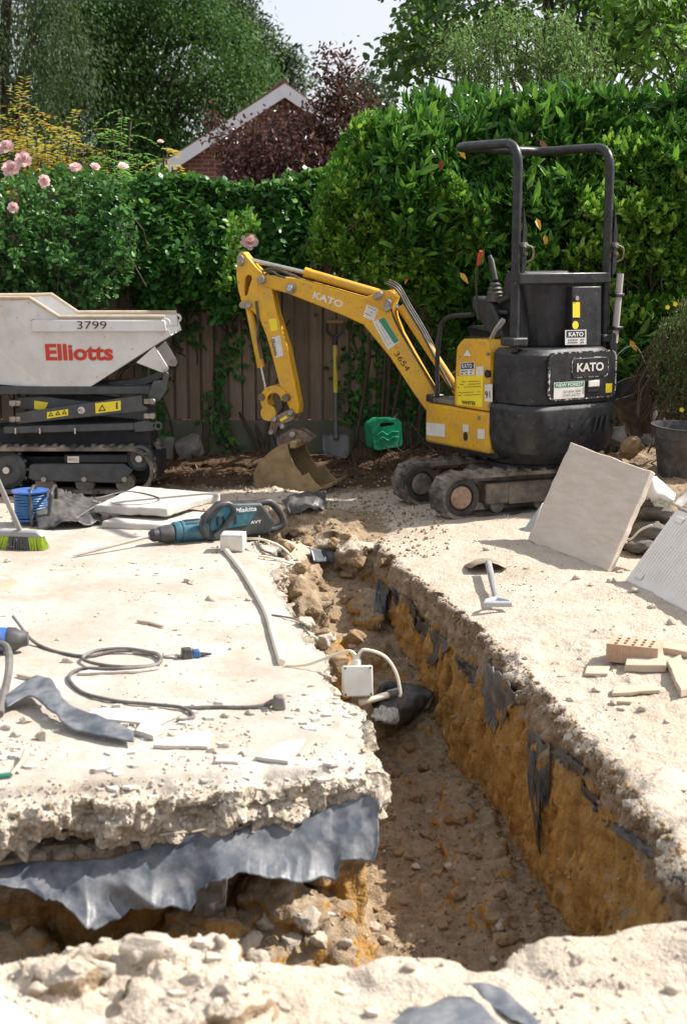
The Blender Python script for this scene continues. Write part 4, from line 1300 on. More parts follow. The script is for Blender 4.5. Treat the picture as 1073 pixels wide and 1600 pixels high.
for far in (0, 1):
    yc = DY + (0.07 if not far else 0.60)
    zr = A(0, 772, DY).z
    cx0, cx1 = A(-95, 740, DY).x, A(243, 740, DY).x
    cc = Vector(((cx0 + cx1) / 2, yc, 0))
    hf = (cx1 - cx0) / 2
    tr_ = make_track(cc, Vector((1, 0, 0)), Vector((0, -1, 0)), hf, 0.163, 0.18, DUM, lug=0.062)
    fo = yc - 0.098 if not far else yc + 0.098
    mb = MB()
    mb.plate([Vector((p.x, yc - 0.06, p.z)) for p in (dz(*q) for q in ((46, 727), (52, 725), (194, 725), (208, 735), (196, 752), (190, 756), (52, 752), (44, 748)))], (0, -1, 0), 0.12)
    tf = mb.build('track_frame', M_GREY, DUM, bev=0.008)
    for x in (69, 132, 195):
        c_ = Vector((dz(x, 752).x, yc, 0.075))
        rl_ = MB().lathe(c_ + Vector((0, 0.05, 0)), (0, -1, 0), [(0, 0), (0.062, 0), (0.062, 0.03), (0.045, 0.035), (0.045, 0.065), (0.062, 0.07), (0.062, 0.1), (0, 0.1)], 22).build('roller', M_FRAME, DUM)
        MB().cyl(c_ + Vector((0, -0.05, 0.03)), c_ + Vector((0, -0.082, 0.03)), 0.017, 14).build('roller_bolt', M_PIN, tf)
    for x, y, rr, nm in ((217, 717, 0.085, 'idler_wheel'), (10, 735, 0.125, 'drive_sprocket')):
        c_ = Vector((dz(x, y).x, yc, dz(x, y).z))
        wl_ = MB().lathe(c_ + Vector((0, 0.05, 0)), (0, -1, 0), [(0, 0), (rr, 0), (rr, 0.09), (rr * 0.8, 0.105), (rr * 0.75, 0.09), (0.03, 0.09), (0.03, 0.11), (0, 0.11)], 28)
        if nm == 'drive_sprocket':
            for k in range(14):
                a = 2 * math.pi * k / 14
                wl_.box(c_ + Vector((math.cos(a) * rr * 1.03, 0, math.sin(a) * rr * 1.03)), (0.022, 0.06, 0.02), (Vector((math.cos(a), 0, math.sin(a))), Vector((0, 1, 0)), Vector((-math.sin(a), 0, math.cos(a)))))
        wl_ = wl_.build(nm, M_GREY, DUM)
        MB().cyl(c_ + Vector((0, -0.05, 0)), c_ + Vector((0, -0.075, 0)), 0.022, 16).build('wheel_cap', M_STEEL, wl_)
    mb = MB().box(Vector((dz(150, 717).x, yc - 0.02, dz(150, 717).z)), (0.42, 0.08, 0.055)).build('tensioner', M_INK, DUM, bev=0.008)
    if not far:
        PDT = (Vector((0, yc - 0.06, 0)), Vector((0, -1, 0)))
        decal('white_label', [(106, 713), (124, 713), (124, 723), (106, 723)], PDT, M_STK, mb)
        decal_text('MITOX', (108, 720), (122, 720), PDT, M_REDINK, mb, hpx=4)
# ------------------------------------------------------------------ fence
M_BOARD = [mat('weathered_board_%d' % i, c, c2, ns=7, rough=0.85, bump=0.4, bs=14, bd=0.004, stretch=(9, 9, 0.7), dust=0.3, dustc=(0.16, 0.14, 0.10), ds=3)
           for i, (c, c2) in enumerate((((0.33, 0.24, 0.17), (0.20, 0.14, 0.095)), ((0.38, 0.285, 0.21), (0.24, 0.175, 0.125)), ((0.24, 0.18, 0.125), (0.15, 0.11, 0.08))))]
M_GRAVB = mat('mossy_gravel_board', (0.17, 0.16, 0.12), (0.11, 0.12, 0.075), ns=6, rough=0.9, bump=0.3, bs=30)
FY = 11.12
FEN = thing('garden_fence', (0, FY, 0), 'weathered brown feather-edge board fence overgrown with ivy', 'fence')
brd = MB()
bw, bh = 0.084, 1.72
brd.add([(0, -0.018, 0), (bw, -0.013, 0), (bw, 0.004, 0), (0, 0.004, 0), (0, -0.018, bh), (bw, -0.013, bh), (bw, 0.004, bh), (0, 0.004, bh)],
        [(3, 2, 1, 0), (4, 5, 6, 7), (0, 1, 5, 4), (1, 2, 6, 5), (2, 3, 7, 6), (3, 0, 4, 7)])
bme = []
for m in M_BOARD:
    me = bpy.data.meshes.new('board')
    me.from_pydata([v[:] for v in brd.v], [], brd.f)
    me.materials.append(m)
    bme.append(me)
x = -3.3
k = 0
while x < 3.4:
    # front boards with narrow gaps, a second layer closing them from behind
    o = bpy.data.objects.new('board', random.choice(bme))
    COL.objects.link(o)
    o.parent = FEN
    front = k % 2 == 0
    o.location = (x, random.uniform(-0.010, 0.002) if front else 0.026, 0.28 + random.uniform(-0.015, 0.01))
    o.rotation_euler = (random.uniform(-0.008, 0.008), random.uniform(-0.006, 0.006), random.uniform(-0.05, 0.05) if front else 0)
    o.scale = (random.uniform(0.92, 1.08) if front else 1.05, 1, random.uniform(0.98, 1.01))
    x += 0.0525
    k += 1
for i in range(3):
    MB().box((-2.25 + i * 2.3, FY - 0.015, 0.14), (2.29, 0.03, 0.27)).build('gravel_board', M_GRAVB, FEN, bev=0.006)
for z in (0.5, 1.15, 1.8):
    MB().box((0, FY + 0.04, z), (6.8, 0.05, 0.08)).build('rail', M_BOARD[0], FEN)
for x in (-3.4, -1.11, 1.19, 3.48):
    MB().box((x, FY + 0.09, 1.0), (0.1, 0.1, 2.1)).build('post', M_BOARD[2], FEN, bev=0.005)

# ------------------------------------------------------------------ leaves
def leaf_proto(kind):
    if kind == 'lance':
        P = [(0, 0, 0), (.28, .5, .05), (.66, .40, .03), (1, 0, -.10), (.66, -.40, .03), (.28, -.5, .05), (.3, 0, -.02), (.66, 0, -.03)]
        T = [(0, 5, 6), (0, 6, 1), (5, 4, 7), (5, 7, 6), (6, 7, 2), (6, 2, 1), (4, 3, 7), (7, 3, 2)]
    elif kind == 'ivy':
        P = [(0.05, 0, 0), (0.0, .30, -.02), (.30, .52, -.10), (.48, .24, .02), (.74, .30, -.05), (1, 0, -.12), (.74, -.30, -.05), (.48, -.24, .02), (.30, -.52, -.10), (0, -.30, -.02), (.42, 0, .06)]
        T = [(10, 0, 1), (10, 1, 2), (10, 2, 3), (10, 3, 4), (10, 4, 5), (10, 5, 6), (10, 6, 7), (10, 7, 8), (10, 8, 9), (10, 9, 0)]
    elif kind == 'oval':
        P = [(0, 0, 0), (.35, .5, .04), (.8, .32, 0), (1, 0, -.06), (.8, -.32, 0), (.35, -.5, .04)]
        T = [(0, 3, 2), (0, 2, 1), (0, 5, 4), (0, 4, 3)]
    else:
        P = [(0, 0, 0), (.5, .5, .04), (1, 0, 0), (.5, -.5, .04)]
        T = [(0, 2, 1), (0, 3, 2)]
    return np.array(P, float), np.array(T, int)
def unit(v):
    return v / np.maximum(np.linalg.norm(v, axis=-1, keepdims=True), 1e-9)
def leaf_frames(D, Nn):
    D = unit(D)
    S = unit(np.cross(Nn, D))
    Nn = np.cross(D, S)
    return D, S, Nn
def leaf_arrays(P, D, Nn, L, Wd, kind):
    proto, T = leaf_proto(kind)
    D, S, Nn = leaf_frames(D, Nn)
    L = np.broadcast_to(np.asarray(L, float), (len(P),))
    Wd = np.broadcast_to(np.asarray(Wd, float), (len(P),))
    V = (P[:, None, :] + D[:, None, :] * (proto[None, :, 0] * L[:, None])[..., None] + S[:, None, :] * (proto[None, :, 1] * Wd[:, None])[..., None]
         + Nn[:, None, :] * (proto[None, :, 2] * L[:, None])[..., None])
    k = len(proto)
    F = (T[None] + (np.arange(len(P)) * k)[:, None, None]).reshape(-1, 3)
    return V.reshape(-1, 3), F
def foliage(name, P, D, Nn, L, Wd, kind, m, parent, stuff=True):
    V, F = leaf_arrays(P, D, Nn, L, Wd, kind)
    V = V - np.array(root_loc(parent))
    o = link(name, npmesh(name, V, F), m, parent)
    return tag(o, kind='stuff') if stuff else o
def single_leaves(idx, P, D, Nn, L, Wd, kind, m, parent, name='leaf'):
    """the leaves that show largest, each an object of its own on shared mesh data"""
    proto, T = leaf_proto(kind)
    me = npmesh(name, proto, T)
    me.materials.append(m)
    D, S, Nn = leaf_frames(D, Nn)
    off = np.array(root_loc(parent))
    L = np.broadcast_to(np.asarray(L, float), (len(P),))
    Wd = np.broadcast_to(np.asarray(Wd, float), (len(P),))
    for i in idx:
        o = bpy.data.objects.new(name, me)
        COL.objects.link(o)
        o.parent = parent
        M_ = Matrix.Identity(4)
        for r in range(3):
            M_[r][0] = D[i][r] * L[i]
            M_[r][1] = S[i][r] * Wd[i]
            M_[r][2] = Nn[i][r] * L[i]
            M_[r][3] = P[i][r] - off[r]
        o.matrix_basis = M_
def to_px(P):
    p = np.asarray(P) - np.array([0, 0, CAM_H])
    cy, sy = math.cos(PITCH), math.sin(PITCH)
    d = p[:, 1] * cy - p[:, 2] * sy
    u = p[:, 1] * sy + p[:, 2] * cy
    return 536.5 + FPX * p[:, 0] / d, 800 - FPX * u / d, d
def split_singles(n, P, D, Nn, L, Wd, front, kind, m, parent):
    """front: smaller is nearer the outer face of the plant"""
    x, y, d = to_px(P)
    Du, S, N2 = leaf_frames(D, Nn)
    view = unit(np.array([0, 0, CAM_H]) - P)
    face = np.abs((N2 * view).sum(1)) * np.broadcast_to(L, (len(P),)) * np.broadcast_to(Wd, (len(P),)) / d ** 2
    ok = (x > 5) & (x < 1068) & (y > 5)
    score = face * np.exp(-np.asarray(front) * 12) * ok
    idx = np.argsort(-score)[:n]
    rest = np.ones(len(P), bool)
    rest[idx] = False
    single_leaves(idx, P, D, Nn, L, Wd, kind, m, parent)
    Lb, Wb = np.broadcast_to(L, (len(P),)), np.broadcast_to(Wd, (len(P),))
    foliage('foliage', P[rest], D[rest], Nn[rest], Lb[rest], Wb[rest], kind, m, parent)
def in_poly(x, y, poly):
    r = np.zeros(len(x), bool)
    n = len(poly)
    for i in range(n):
        (x0, y0), (x1, y1) = poly[i], poly[(i + 1) % n]
        c = ((y0 > y) != (y1 > y)) & (x < (x1 - x0) * (y - y0) / (y1 - y0 + 1e-12) + x0)
        r ^= c
    return r
def sample_region(poly, n, Y):
    """n points over a patch of the plant's face standing about Y away: x, z in metres"""
    xs, ys = [p[0] for p in poly], [p[1] for p in poly]
    out = []
    tot = 0
    while tot < n:
        x = rng.uniform(min(xs), max(xs), n * 2)
        y = rng.uniform(min(ys), max(ys), n * 2)
        k = in_poly(x, y, poly)
        out.append(np.stack([x[k], y[k]], 1))
        tot += k.sum()
    q = np.concatenate(out)[:n]
    X = (q[:, 0] - 536.5) / FPX
    u = (800 - q[:, 1]) / FPX
    dy = math.cos(PITCH) + u * math.sin(PITCH)
    dzv = -math.sin(PITCH) + u * math.cos(PITCH)
    t = Y / dy
    return np.stack([X * t, np.full(n, Y), CAM_H + dzv * t], 1)
def randdir(n):
    return unit(rng.normal(size=(n, 3)))
def shoots(tips, dirs, nl, Lsh, L, Wd, open_=0.8, droop=0.0):
    """leaves set round each shoot: base points, directions, normals, shoot index"""
    n = len(tips)
    P, D, Nn, ix = [], [], [], []
    for k in range(nl):
        f = k / max(nl - 1, 1)
        a = k * 2.399 + rng.uniform(0, 0.6, n)
        u = unit(np.cross(dirs, np.array([0.13, 0.21, 0.97])))
        w = np.cross(dirs, u)
        rad = u * np.cos(a)[:, None] + w * np.sin(a)[:, None]
        op = open_ * (0.35 + 0.9 * (1 - f)) + rng.uniform(-0.15, 0.15, n)
        d = dirs * np.cos(op)[:, None] + rad * np.sin(op)[:, None]
        d[:, 2] -= droop * rng.uniform(0, 1, n)
        P.append(tips - dirs * (Lsh * (1 - f)) + rng.normal(0, 0.004, (n, 3)))
        D.append(d)
        nn = dirs - d * (dirs * d).sum(1, keepdims=True) + rng.normal(0, 0.25, (n, 3))
        Nn.append(unit(nn))
        ix.append(np.arange(n))
    return np.concatenate(P), unit(np.concatenate(D)), np.concatenate(Nn), np.concatenate(ix)
def stems(name, segs, m, parent, r=0.004, seg=4):
    mb = MB()
    for a, b in segs:
        mb.tube([a, (Vector(a) + Vector(b)) / 2 + Vector(rng.normal(0, 0.02, 3)), b], [r * 1.6, r * 1.3, r * 0.6], seg, caps=False)
    return tag(mb.build(name, m, parent), kind='stuff')
M_TWIG = mat('twig_bark', (0.11, 0.075, 0.05), (0.06, 0.045, 0.03), ns=20, rough=0.9)

def shrub(name, label, cat, poly, Yf, n_sh, nl, Lsh, L, Wd, kind, m, singles=300, lean=(-0.1, -0.75, 0.65), spread=0.7, thick=0.35, bulge=0.18, top_back=0.5, seed=0, droop=0.0, open_=0.8, base=None):
    tips = sample_region(poly, n_sh, Yf)
    back = rng.exponential(0.33, n_sh).clip(0, 1.6) * thick
    bl = fbm(tips * np.array([1, 0, 1]), 2.2, 3, seed) * bulge
    zt = tips[:, 2]
    top = np.maximum(0, (zt - (zt.max() - 0.6)) / 0.6)
    tips[:, 1] += back + bl + top ** 2 * top_back
    t = tips[:, 1] / Yf
    tips[:, 0] *= t
    tips[:, 2] = CAM_H + (tips[:, 2] - CAM_H) * t
    d = unit(np.array(lean) + np.stack([np.zeros(n_sh), np.zeros(n_sh), top * 0.6], 1) + rng.normal(0, spread, (n_sh, 3)) * np.array([1, 0.6, 0.8]))
    P, D, Nn, ix = shoots(tips, d, nl, Lsh, L, Wd, open_, droop)
    sc = rng.uniform(0.5, 1.25, len(P))
    if base is None:
        xs = tips[:, 0]
        base = (float(xs.mean()), min(Yf + 1.05, 11.0), 0)
    T_ = thing(name, base, label, cat)
    Lv, Wv = L * sc, Wd * sc
    split_singles(singles, P, D, Nn, Lv, Wv, back[ix] + 0.3 * np.maximum(0, bl[ix]), kind, m, T_)
    k = rng.choice(n_sh, min(n_sh, 260), replace=False)
    stems('twigs', [(Vector(tips[i] - d[i] * (Lsh + 0.12)) + Vector((0, 0.1, -0.15)), Vector(tips[i])) for i in k], M_TWIG, T_, 0.004)
    b = Vector(base)
    mb = MB()
    for j in range(5):
        q = tips[rng.integers(n_sh)]
        mb.tube(catmull([b + Vector((rng.uniform(-.3, .3), 0, 0)), b * 0.5 + Vector((q[0], max(q[1], Yf + 0.6), q[2])) * 0.5 + Vector((0, 0.1, 0)), Vector((q[0], max(q[1], Yf + 0.4), q[2]))], 4), [0.017, 0.016, 0.015, 0.014, 0.012, 0.011, 0.009, 0.007, 0.005], 6, caps=False)
    tag(mb.build('branches', M_TWIG, T_), kind='stuff')
    return T_

M_LAUREL = leafmat('laurel_leaf', (0.030, 0.125, 0.022), (0.062, 0.20, 0.028), (0.15, 0.33, 0.045), rough=0.33, trans=0.28, sheen=0.38, fr=0.22)
M_PRIVET = leafmat('light_leaf', (0.06, 0.19, 0.022), (0.115, 0.285, 0.032), (0.26, 0.43, 0.06), rough=0.38, trans=0.36, sheen=0.35, fr=0.25)
M_IVY = leafmat('ivy_leaf', (0.030, 0.12, 0.025), (0.06, 0.19, 0.032), (0.13, 0.30, 0.045), rough=0.4, trans=0.3, sheen=0.35, fr=0.2)
M_ROSEL = leafmat('rose_leaf', (0.036, 0.125, 0.03), (0.065, 0.185, 0.045), (0.11, 0.26, 0.07), rough=0.38, trans=0.28, sheen=0.35, fr=0.15)
M_GOLD = leafmat('golden_leaf', (0.50, 0.40, 0.03), (0.32, 0.38, 0.035), (0.55, 0.24, 0.03), rough=0.5, trans=0.45, fr=0.35)
M_ROBIN = leafmat('fresh_leaf', (0.10, 0.25, 0.035), (0.19, 0.36, 0.05), rough=0.5, trans=0.45)
M_PLUM = leafmat('plum_leaf', (0.045, 0.012, 0.018), (0.085, 0.022, 0.028), (0.17, 0.07, 0.06), rough=0.35, trans=0.18, fr=0.15)
M_TREEA = leafmat('grey_green_leaf', (0.035, 0.07, 0.028), (0.07, 0.115, 0.05), (0.12, 0.18, 0.075), rough=0.7, trans=0.2, sheen=0.15)
M_TREEB = leafmat('dark_green_leaf', (0.026, 0.070, 0.020), (0.05, 0.112, 0.03), (0.095, 0.165, 0.045), rough=0.7, trans=0.25, sheen=0.15)
M_TREEC = leafmat('maple_leaf', (0.03, 0.085, 0.02), (0.06, 0.15, 0.028), (0.16, 0.24, 0.035), rough=0.45, trans=0.4)
M_WILLOW = leafmat('pale_willow_leaf', (0.09, 0.17, 0.05), (0.15, 0.25, 0.08), rough=0.55, trans=0.35, sheen=0.2)
M_CONE = leafmat('conifer_leaf', (0.02, 0.05, 0.022), (0.045, 0.09, 0.035), rough=0.6, trans=0.1)
M_HEATH = leafmat('heathy_leaf', (0.06, 0.105, 0.035), (0.11, 0.16, 0.05), (0.30, 0.20, 0.06), rough=0.6, trans=0.25)
M_BARK = mat('tree_bark', (0.09, 0.07, 0.05), (0.045, 0.036, 0.028), ns=6, rough=0.95, bump=0.5, bs=12, bd=0.03, stretch=(4, 4, 1))

LAU = shrub('laurel_hedge', 'tall glossy dark green laurel hedge behind the excavator', 'hedge',
      [(580, 250), (600, 185), (650, 150), (720, 140), (800, 148), (860, 135), (940, 140), (1000, 150), (1080, 125), (1180, 125), (1180, 640), (1060, 600), (1000, 640), (900, 640), (800, 620), (720, 540), (650, 470), (600, 420)],
      9.95, 2900, 8, 0.11, 0.122, 0.037, 'lance', M_LAUREL, seed=3, thick=0.55, bulge=0.22, lean=(-0.05, -0.65, 0.6), spread=0.8)
# yellowed leaves still hanging on it
M_YLEAF = mat('yellowed_leaf', (0.62, 0.37, 0.02), (0.50, 0.25, 0.015), ns=20, rough=0.5)
M_OLEAF = mat('rusty_leaf', (0.26, 0.10, 0.02), (0.18, 0.07, 0.015), ns=20, rough=0.5)
yl = [(717, 244, 9.72, 0), (850, 380, 9.75, 0), (837, 355, 9.75, 0), (718, 440, 9.75, 0), (635, 437, 9.9, 0), (842, 233, 9.75, 1), (690, 262, 9.7, 1), (983, 545, 9.7, 0)]
YP = np.array([A(a, b, c)[:] for a, b, c, e in yl])
for e, m in ((0, M_YLEAF), (1, M_OLEAF)):
    k = [i for i, q in enumerate(yl) if q[3] == e]
    single_leaves(range(len(k)), YP[k] + [0, 0, 0.06], np.array([[0.1, -0.1, -1]] * len(k)) + rng.normal(0, 0.2, (len(k), 3)), np.array([[0.2, -1, 0.0]] * len(k)) + rng.normal(0, 0.2, (len(k), 3)), 0.095, 0.036, 'lance', m, LAU, 'yellowed_leaf')
shrub('light_green_shrub', 'bushy light green shrub between the ivy and the laurel hedge', 'shrub',
      [(485, 400), (490, 320), (520, 250), (545, 190), (585, 170), (630, 210), (700, 260), (755, 320), (745, 400), (680, 455), (640, 430), (600, 450), (550, 420)],
      9.85, 2300, 8, 0.06, 0.052, 0.024, 'oval', M_PRIVET, seed=5, thick=0.45, bulge=0.25)
shrub('light_green_shrub', 'light green small-leaved shrub beside the roll bar at the picture edge', 'shrub',
      [(880, 420), (900, 300), (940, 220), (1000, 190), (1090, 180), (1140, 400), (1080, 480), (1000, 500), (930, 470)],
      9.75, 1300, 8, 0.06, 0.058, 0.026, 'oval', M_PRIVET, seed=8, thick=0.4, bulge=0.25)
IVY = shrub('ivy', 'dark green ivy hanging over the top of the board fence', 'ivy',
      [(150, 300), (250, 268), (330, 280), (400, 288), (480, 268), (560, 255), (560, 435), (500, 415), (440, 412), (400, 450), (345, 500), (300, 450), (262, 480), (240, 580), (215, 440), (160, 420)],
      10.72, 2600, 4, 0.05, 0.075, 0.07, 'ivy', M_IVY, seed=12, thick=0.35, bulge=0.10, top_back=0.35, lean=(0.0, -0.6, 0.35), spread=0.6, droop=0.9, open_=1.0)
# ivy creeping down the boards
pts = []
for (px, y0, y1, w, n) in ((258, 430, 690, 15, 150), (300, 420, 540, 20, 70), (352, 460, 720, 18, 230), (225, 420, 500, 14, 50), (560, 420, 660, 26, 170), (620, 450, 640, 34, 300), (655, 480, 680, 30, 260), (395, 440, 560, 14, 90), (700, 520, 690, 40, 260), (590, 590, 650, 25, 90)):
    yy = rng.uniform(y0, y1, n)
    xx = px + rng.normal(0, 1, n) * w * (1.1 - (yy - y0) / (y1 - y0) * 0.6) + 14 * np.sin(yy / 37.0 + px)
    pts += [A(a, b, FY - 0.03 - rng.exponential(0.03))[:] for a, b in zip(xx, yy)]
pts = np.array(pts)
n = len(pts)
foliage('creeping_foliage', pts, np.array([0, -0.35, -1]) + rng.normal(0, 0.5, (n, 3)), np.array([0, -1, 0.4]) + rng.normal(0, 0.3, (n, 3)), rng.uniform(0.03, 0.07, n), rng.uniform(0.03, 0.06, n), 'ivy', M_IVY, IVY)
mb = MB()
for px, y0, y1 in ((262, 420, 700), (300, 420, 570), (345, 450, 730), (620, 440, 690), (655, 470, 690), (700, 520, 700), (560, 420, 670), (430, 420, 700), (442, 500, 690)):
    q = [A(px + 12 * math.sin(k * 1.7 + px), y0 + (y1 - y0) * k / 6, FY - 0.04) for k in range(7)]
    mb.tube(catmull(q, 3), 0.006, 5)
tag(mb.build('vines', M_TWIG, IVY), kind='stuff')
ROSE = shrub('climbing_rose', 'climbing rose bush with pale pink blooms above the dumper', 'rose bush',
      [(-60, 300), (20, 272), (100, 258), (200, 285), (212, 350), (205, 430), (170, 470), (120, 500), (90, 560), (-60, 640)],
      10.35, 2100, 7, 0.06, 0.05, 0.027, 'oval', M_ROSEL, seed=22, thick=0.5, bulge=0.2, lean=(0.15, -0.7, 0.3), spread=0.8, droop=0.5)
M_PETAL = leafmat('pink_petal', (0.93, 0.62, 0.62), (0.95, 0.76, 0.73), rough=0.6, trans=0.4, tint=(0.95, 0.6, 0.6))
def bloom(c, r, facing, seed):
    """cupped double rose: rings of overlapping petals"""
    ax = Vector(facing).normalized()
    u = ax.orthogonal().normalized()
    w = ax.cross(u)
    mb = MB()
    rr = random.Random(seed)
    for ring, (np_, rad, tilt) in enumerate(((4, 0.35, 0.25), (6, 0.62, 0.55), (7, 0.85, 0.95), (8, 1.0, 1.3))):
        for k in range(np_):
            a = 2 * math.pi * (k + 0.37 * ring) / np_ + rr.uniform(-.15, .15)
            o_ = u * math.cos(a) + w * math.sin(a)
            s_ = ax.cross(o_)
            t = tilt + rr.uniform(-.15, .15)
            dr = ax * math.cos(t) + o_ * math.sin(t)
            b_ = Vector(c) + o_ * (r * rad * 0.25) - ax * (r * 0.15 * ring)
            pw = r * 0.55
            l_ = r * rad * 0.95
            vs_ = [b_, b_ + dr * l_ * .5 + s_ * pw - o_ * r * .06, b_ + dr * l_ + s_ * pw * .55, b_ + dr * l_ * 1.03 + o_ * r * .07, b_ + dr * l_ - s_ * pw * .55, b_ + dr * l_ * .5 - s_ * pw - o_ * r * .06, b_ + dr * l_ * .55 + o_ * r * 0.08]
            mb.add(vs_, [(0, 1, 6), (1, 2, 6), (2, 3, 6), (3, 4, 6), (4, 5, 6), (5, 0, 6)])
    return mb.build('rose_bloom', M_PETAL, ROSE)
for i, (px, py, Y, r, f) in enumerate(((17, 262, 10.2, 0.052, (0.1, -.8, .4)), (37, 248, 10.2, 0.05, (.2, -.8, .3)), (8, 228, 10.25, 0.05, (-.2, -.7, .5)), (118, 260, 10.25, 0.038, (0, -.7, .7)), (150, 259, 10.3, 0.03, (0.4, -.6, .7)),
                                       (193, 258, 10.3, 0.034, (0.2, -.5, .8)), (69, 283, 10.15, 0.036, (-.1, -.9, -.2)), (21, 324, 10.15, 0.033, (.2, -.9, .1)), (251, 220, 10.5, 0.022, (0, -.3, 1)), (390, 376, 9.95, 0.052, (.15, -.8, .5)), (955, 0, 0, 0, 0))[:10]):
    bloom(A(px, py, Y), r, f, i)
q = catmull([A(345, 470, 10.7), A(352, 420, 10.5), A(372, 360, 10.3), A(382, 350, 10.1), A(390, 372, 9.99)], 5)
MB().tube(q, 0.005, 5).build('rose_stem', mat('green_stem', (0.10, 0.17, 0.04), rough=0.6), ROSE)
tips = np.array([p[:] for p in q] * 3) + rng.normal(0, 0.04, (len(q) * 3, 3))
P_, D_, N_, ix = shoots(tips, unit(rng.normal(0, 1, (len(tips), 3)) + [0, -.5, .3]), 5, 0.05, 0.05, 0.028, 0.9)
foliage('stem_foliage', P_, D_, N_, 0.06, 0.034, 'oval', M_PRIVET, ROSE)

# ------------------------------------------------------------------ trees and the house beyond
def tree(name, label, poly, Y, n_cl, rcl, per, L, Wd, m, trunk=None, depth=2.0, kind='quad', hang=0.0, seed=0, branches=True, base=None, clump_flat=0.75):
    cl = sample_region(poly, n_cl, Y)
    dd = rng.uniform(-depth, depth, n_cl)
    k = (Y + dd) / Y
    cl[:, 0] *= k
    cl[:, 2] = CAM_H + (cl[:, 2] - CAM_H) * k
    cl[:, 1] += dd
    r = rcl * rng.uniform(0.6, 1.3, n_cl)
    n = n_cl * per
    ix = np.repeat(np.arange(n_cl), per)
    d = randdir(n)
    d[:, 2] = np.abs(d[:, 2]) * np.where(rng.random(n) < 0.75, 1, -1)
    rad = rng.random(n) ** 0.4
    P = cl[ix] + d * (r[ix] * rad)[:, None] * np.array([1, 1, clump_flat])
    P[:, 2] -= hang * rng.random(n) ** 2
    D = unit(d * 0.6 + rng.normal(0, 0.6, (n, 3)) + np.array([0, 0, -0.3 - hang]))
    Nn = unit(d + rng.normal(0, 0.5, (n, 3)) + [0, 0, 0.5])
    b = base or (float(cl[:, 0].mean()), Y, -0.03)
    T_ = thing(name, b, label, 'tree')
    s = rng.uniform(0.7, 1.25, n)
    foliage('crown', P, D, Nn, L * s, Wd * s, kind, m, T_)
    mb = MB()
    bt = Vector(b)
    topz = float(np.percentile(cl[:, 2], 80))
    if trunk:
        tx, tr_ = trunk
        tp_ = Vector((tx if tx is not None else bt.x, Y, topz))
        ax_ = [bt, bt * 0.6 + tp_ * 0.4 + Vector((0.15, 0, 0)), tp_]
        cm_ = catmull(ax_, 5)
        mb.tube(cm_, [tr_ * (1 - 0.8 * i / (len(cm_) - 1)) for i in range(len(cm_))], 9)
        mb.build('trunk', M_BARK, T_)
        if branches:
            mb = MB()
            for j in rng.choice(n_cl, min(n_cl, 40), replace=False):
                t = rng.uniform(0.3, 0.9)
                a = cm_[int(t * (len(cm_) - 1))]
                e = Vector(cl[j])
                mid2 = (a + e) / 2 + Vector((0, 0, 0.15 * (e - a).length))
                mb.tube(catmull([a, mid2, e], 4), [tr_ * 0.28 * (1 - 0.85 * i / 8) for i in range(9)], 5, caps=False)
            tag(mb.build('limbs', M_BARK, T_), kind='stuff')
    return T_
tree('broadleaf_tree', 'tall dark green tree filling the sky behind the house', [(60, 300), (80, -120), (300, -120), (330, 0), (365, 50), (400, 90), (420, 150), (400, 290)], 36, 190, 0.95, 420, 0.115, 0.062, M_TREEB, (None, 0.4), depth=2.5, seed=1, hang=0.5)
tree('willow_tree', 'grey-green feathery tree beyond the rose bush', [(-120, 300), (-120, -150), (60, -120), (120, 20), (135, 140), (110, 260), (70, 300)], 31, 90, 0.8, 420, 0.12, 0.034, M_TREEA, (None, 0.3), depth=2.0, hang=1.0)
tree('pine_tree', 'small dark conifer between the house roof and the hedge', [(530, 175), (545, 140), (570, 125), (600, 150), (605, 180)], 42, 24, 0.5, 160, 0.16, 0.06, M_CONE, (None, 0.15), depth=0.8)
tree('fir_tree', 'dark slender fir rising behind the big tree', [(320, 20), (350, -60), (370, 0), (400, 60), (445, 105), (470, 150), (400, 150)], 45, 60, 0.9, 200, 0.2, 0.08, M_CONE, (None, 0.25), depth=1.2)
tree('maple_tree', 'spreading tree with sky showing through, above the laurel hedge', [(590, 20), (600, -80), (1180, -120), (1180, 140), (960, 90), (860, 60), (760, 80), (690, 120), (640, 150), (600, 95), (625, 60)], 16, 165, 0.40, 75, 0.085, 0.062, M_TREEC, (2.15, 0.14), depth=1.6, kind='oval', seed=4, base=(2.15, 16, -0.03), clump_flat=0.6)
tree('ash_tree', 'sunlit fresh green tree at the edge of the picture above the hedge', [(930, 110), (980, -60), (1160, -80), (1160, 180), (1020, 150)], 13.5, 40, 0.38, 60, 0.11, 0.045, M_ROBIN, (3.6, 0.08), depth=0.7, kind='lance', base=(3.6, 13.5, -0.03))
# wispy pale shrub
W_ = thing('willow_shrub', (1.4, 12.4, -0.03), 'wispy pale green shrub rising behind the laurel hedge', 'shrub')
P_, D_, N_ = [], [], []
mb = MB()
for k in range(85):
    px = rng.uniform(690, 930)
    tp = A(px + rng.normal(0, 10), rng.uniform(30, 125), 12.4 + rng.uniform(-.4, .4))
    bs_ = Vector((tp.x * 0.9 + 0.14 + rng.normal(0, 0.1), 12.4, 0.6))
    bend_ = Vector((rng.normal(0, 0.12), 0, 0))
    q = catmull([bs_, bs_ * 0.4 + tp * 0.6, tp, tp + Vector((bend_.x, -0.1, -0.12))], 6)
    mb.tube(q, 0.005, 4, caps=False)
    for p in q[5:]:
        for j in range(7):
            P_.append(p + Vector(rng.normal(0, 0.03, 3)))
            D_.append((rng.normal(0, 0.5), rng.normal(0, 0.5), rng.uniform(-0.9, 0.6)))
            N_.append(rng.normal(0, 1, 3))
tag(mb.build('stems', M_TWIG, W_), kind='stuff')
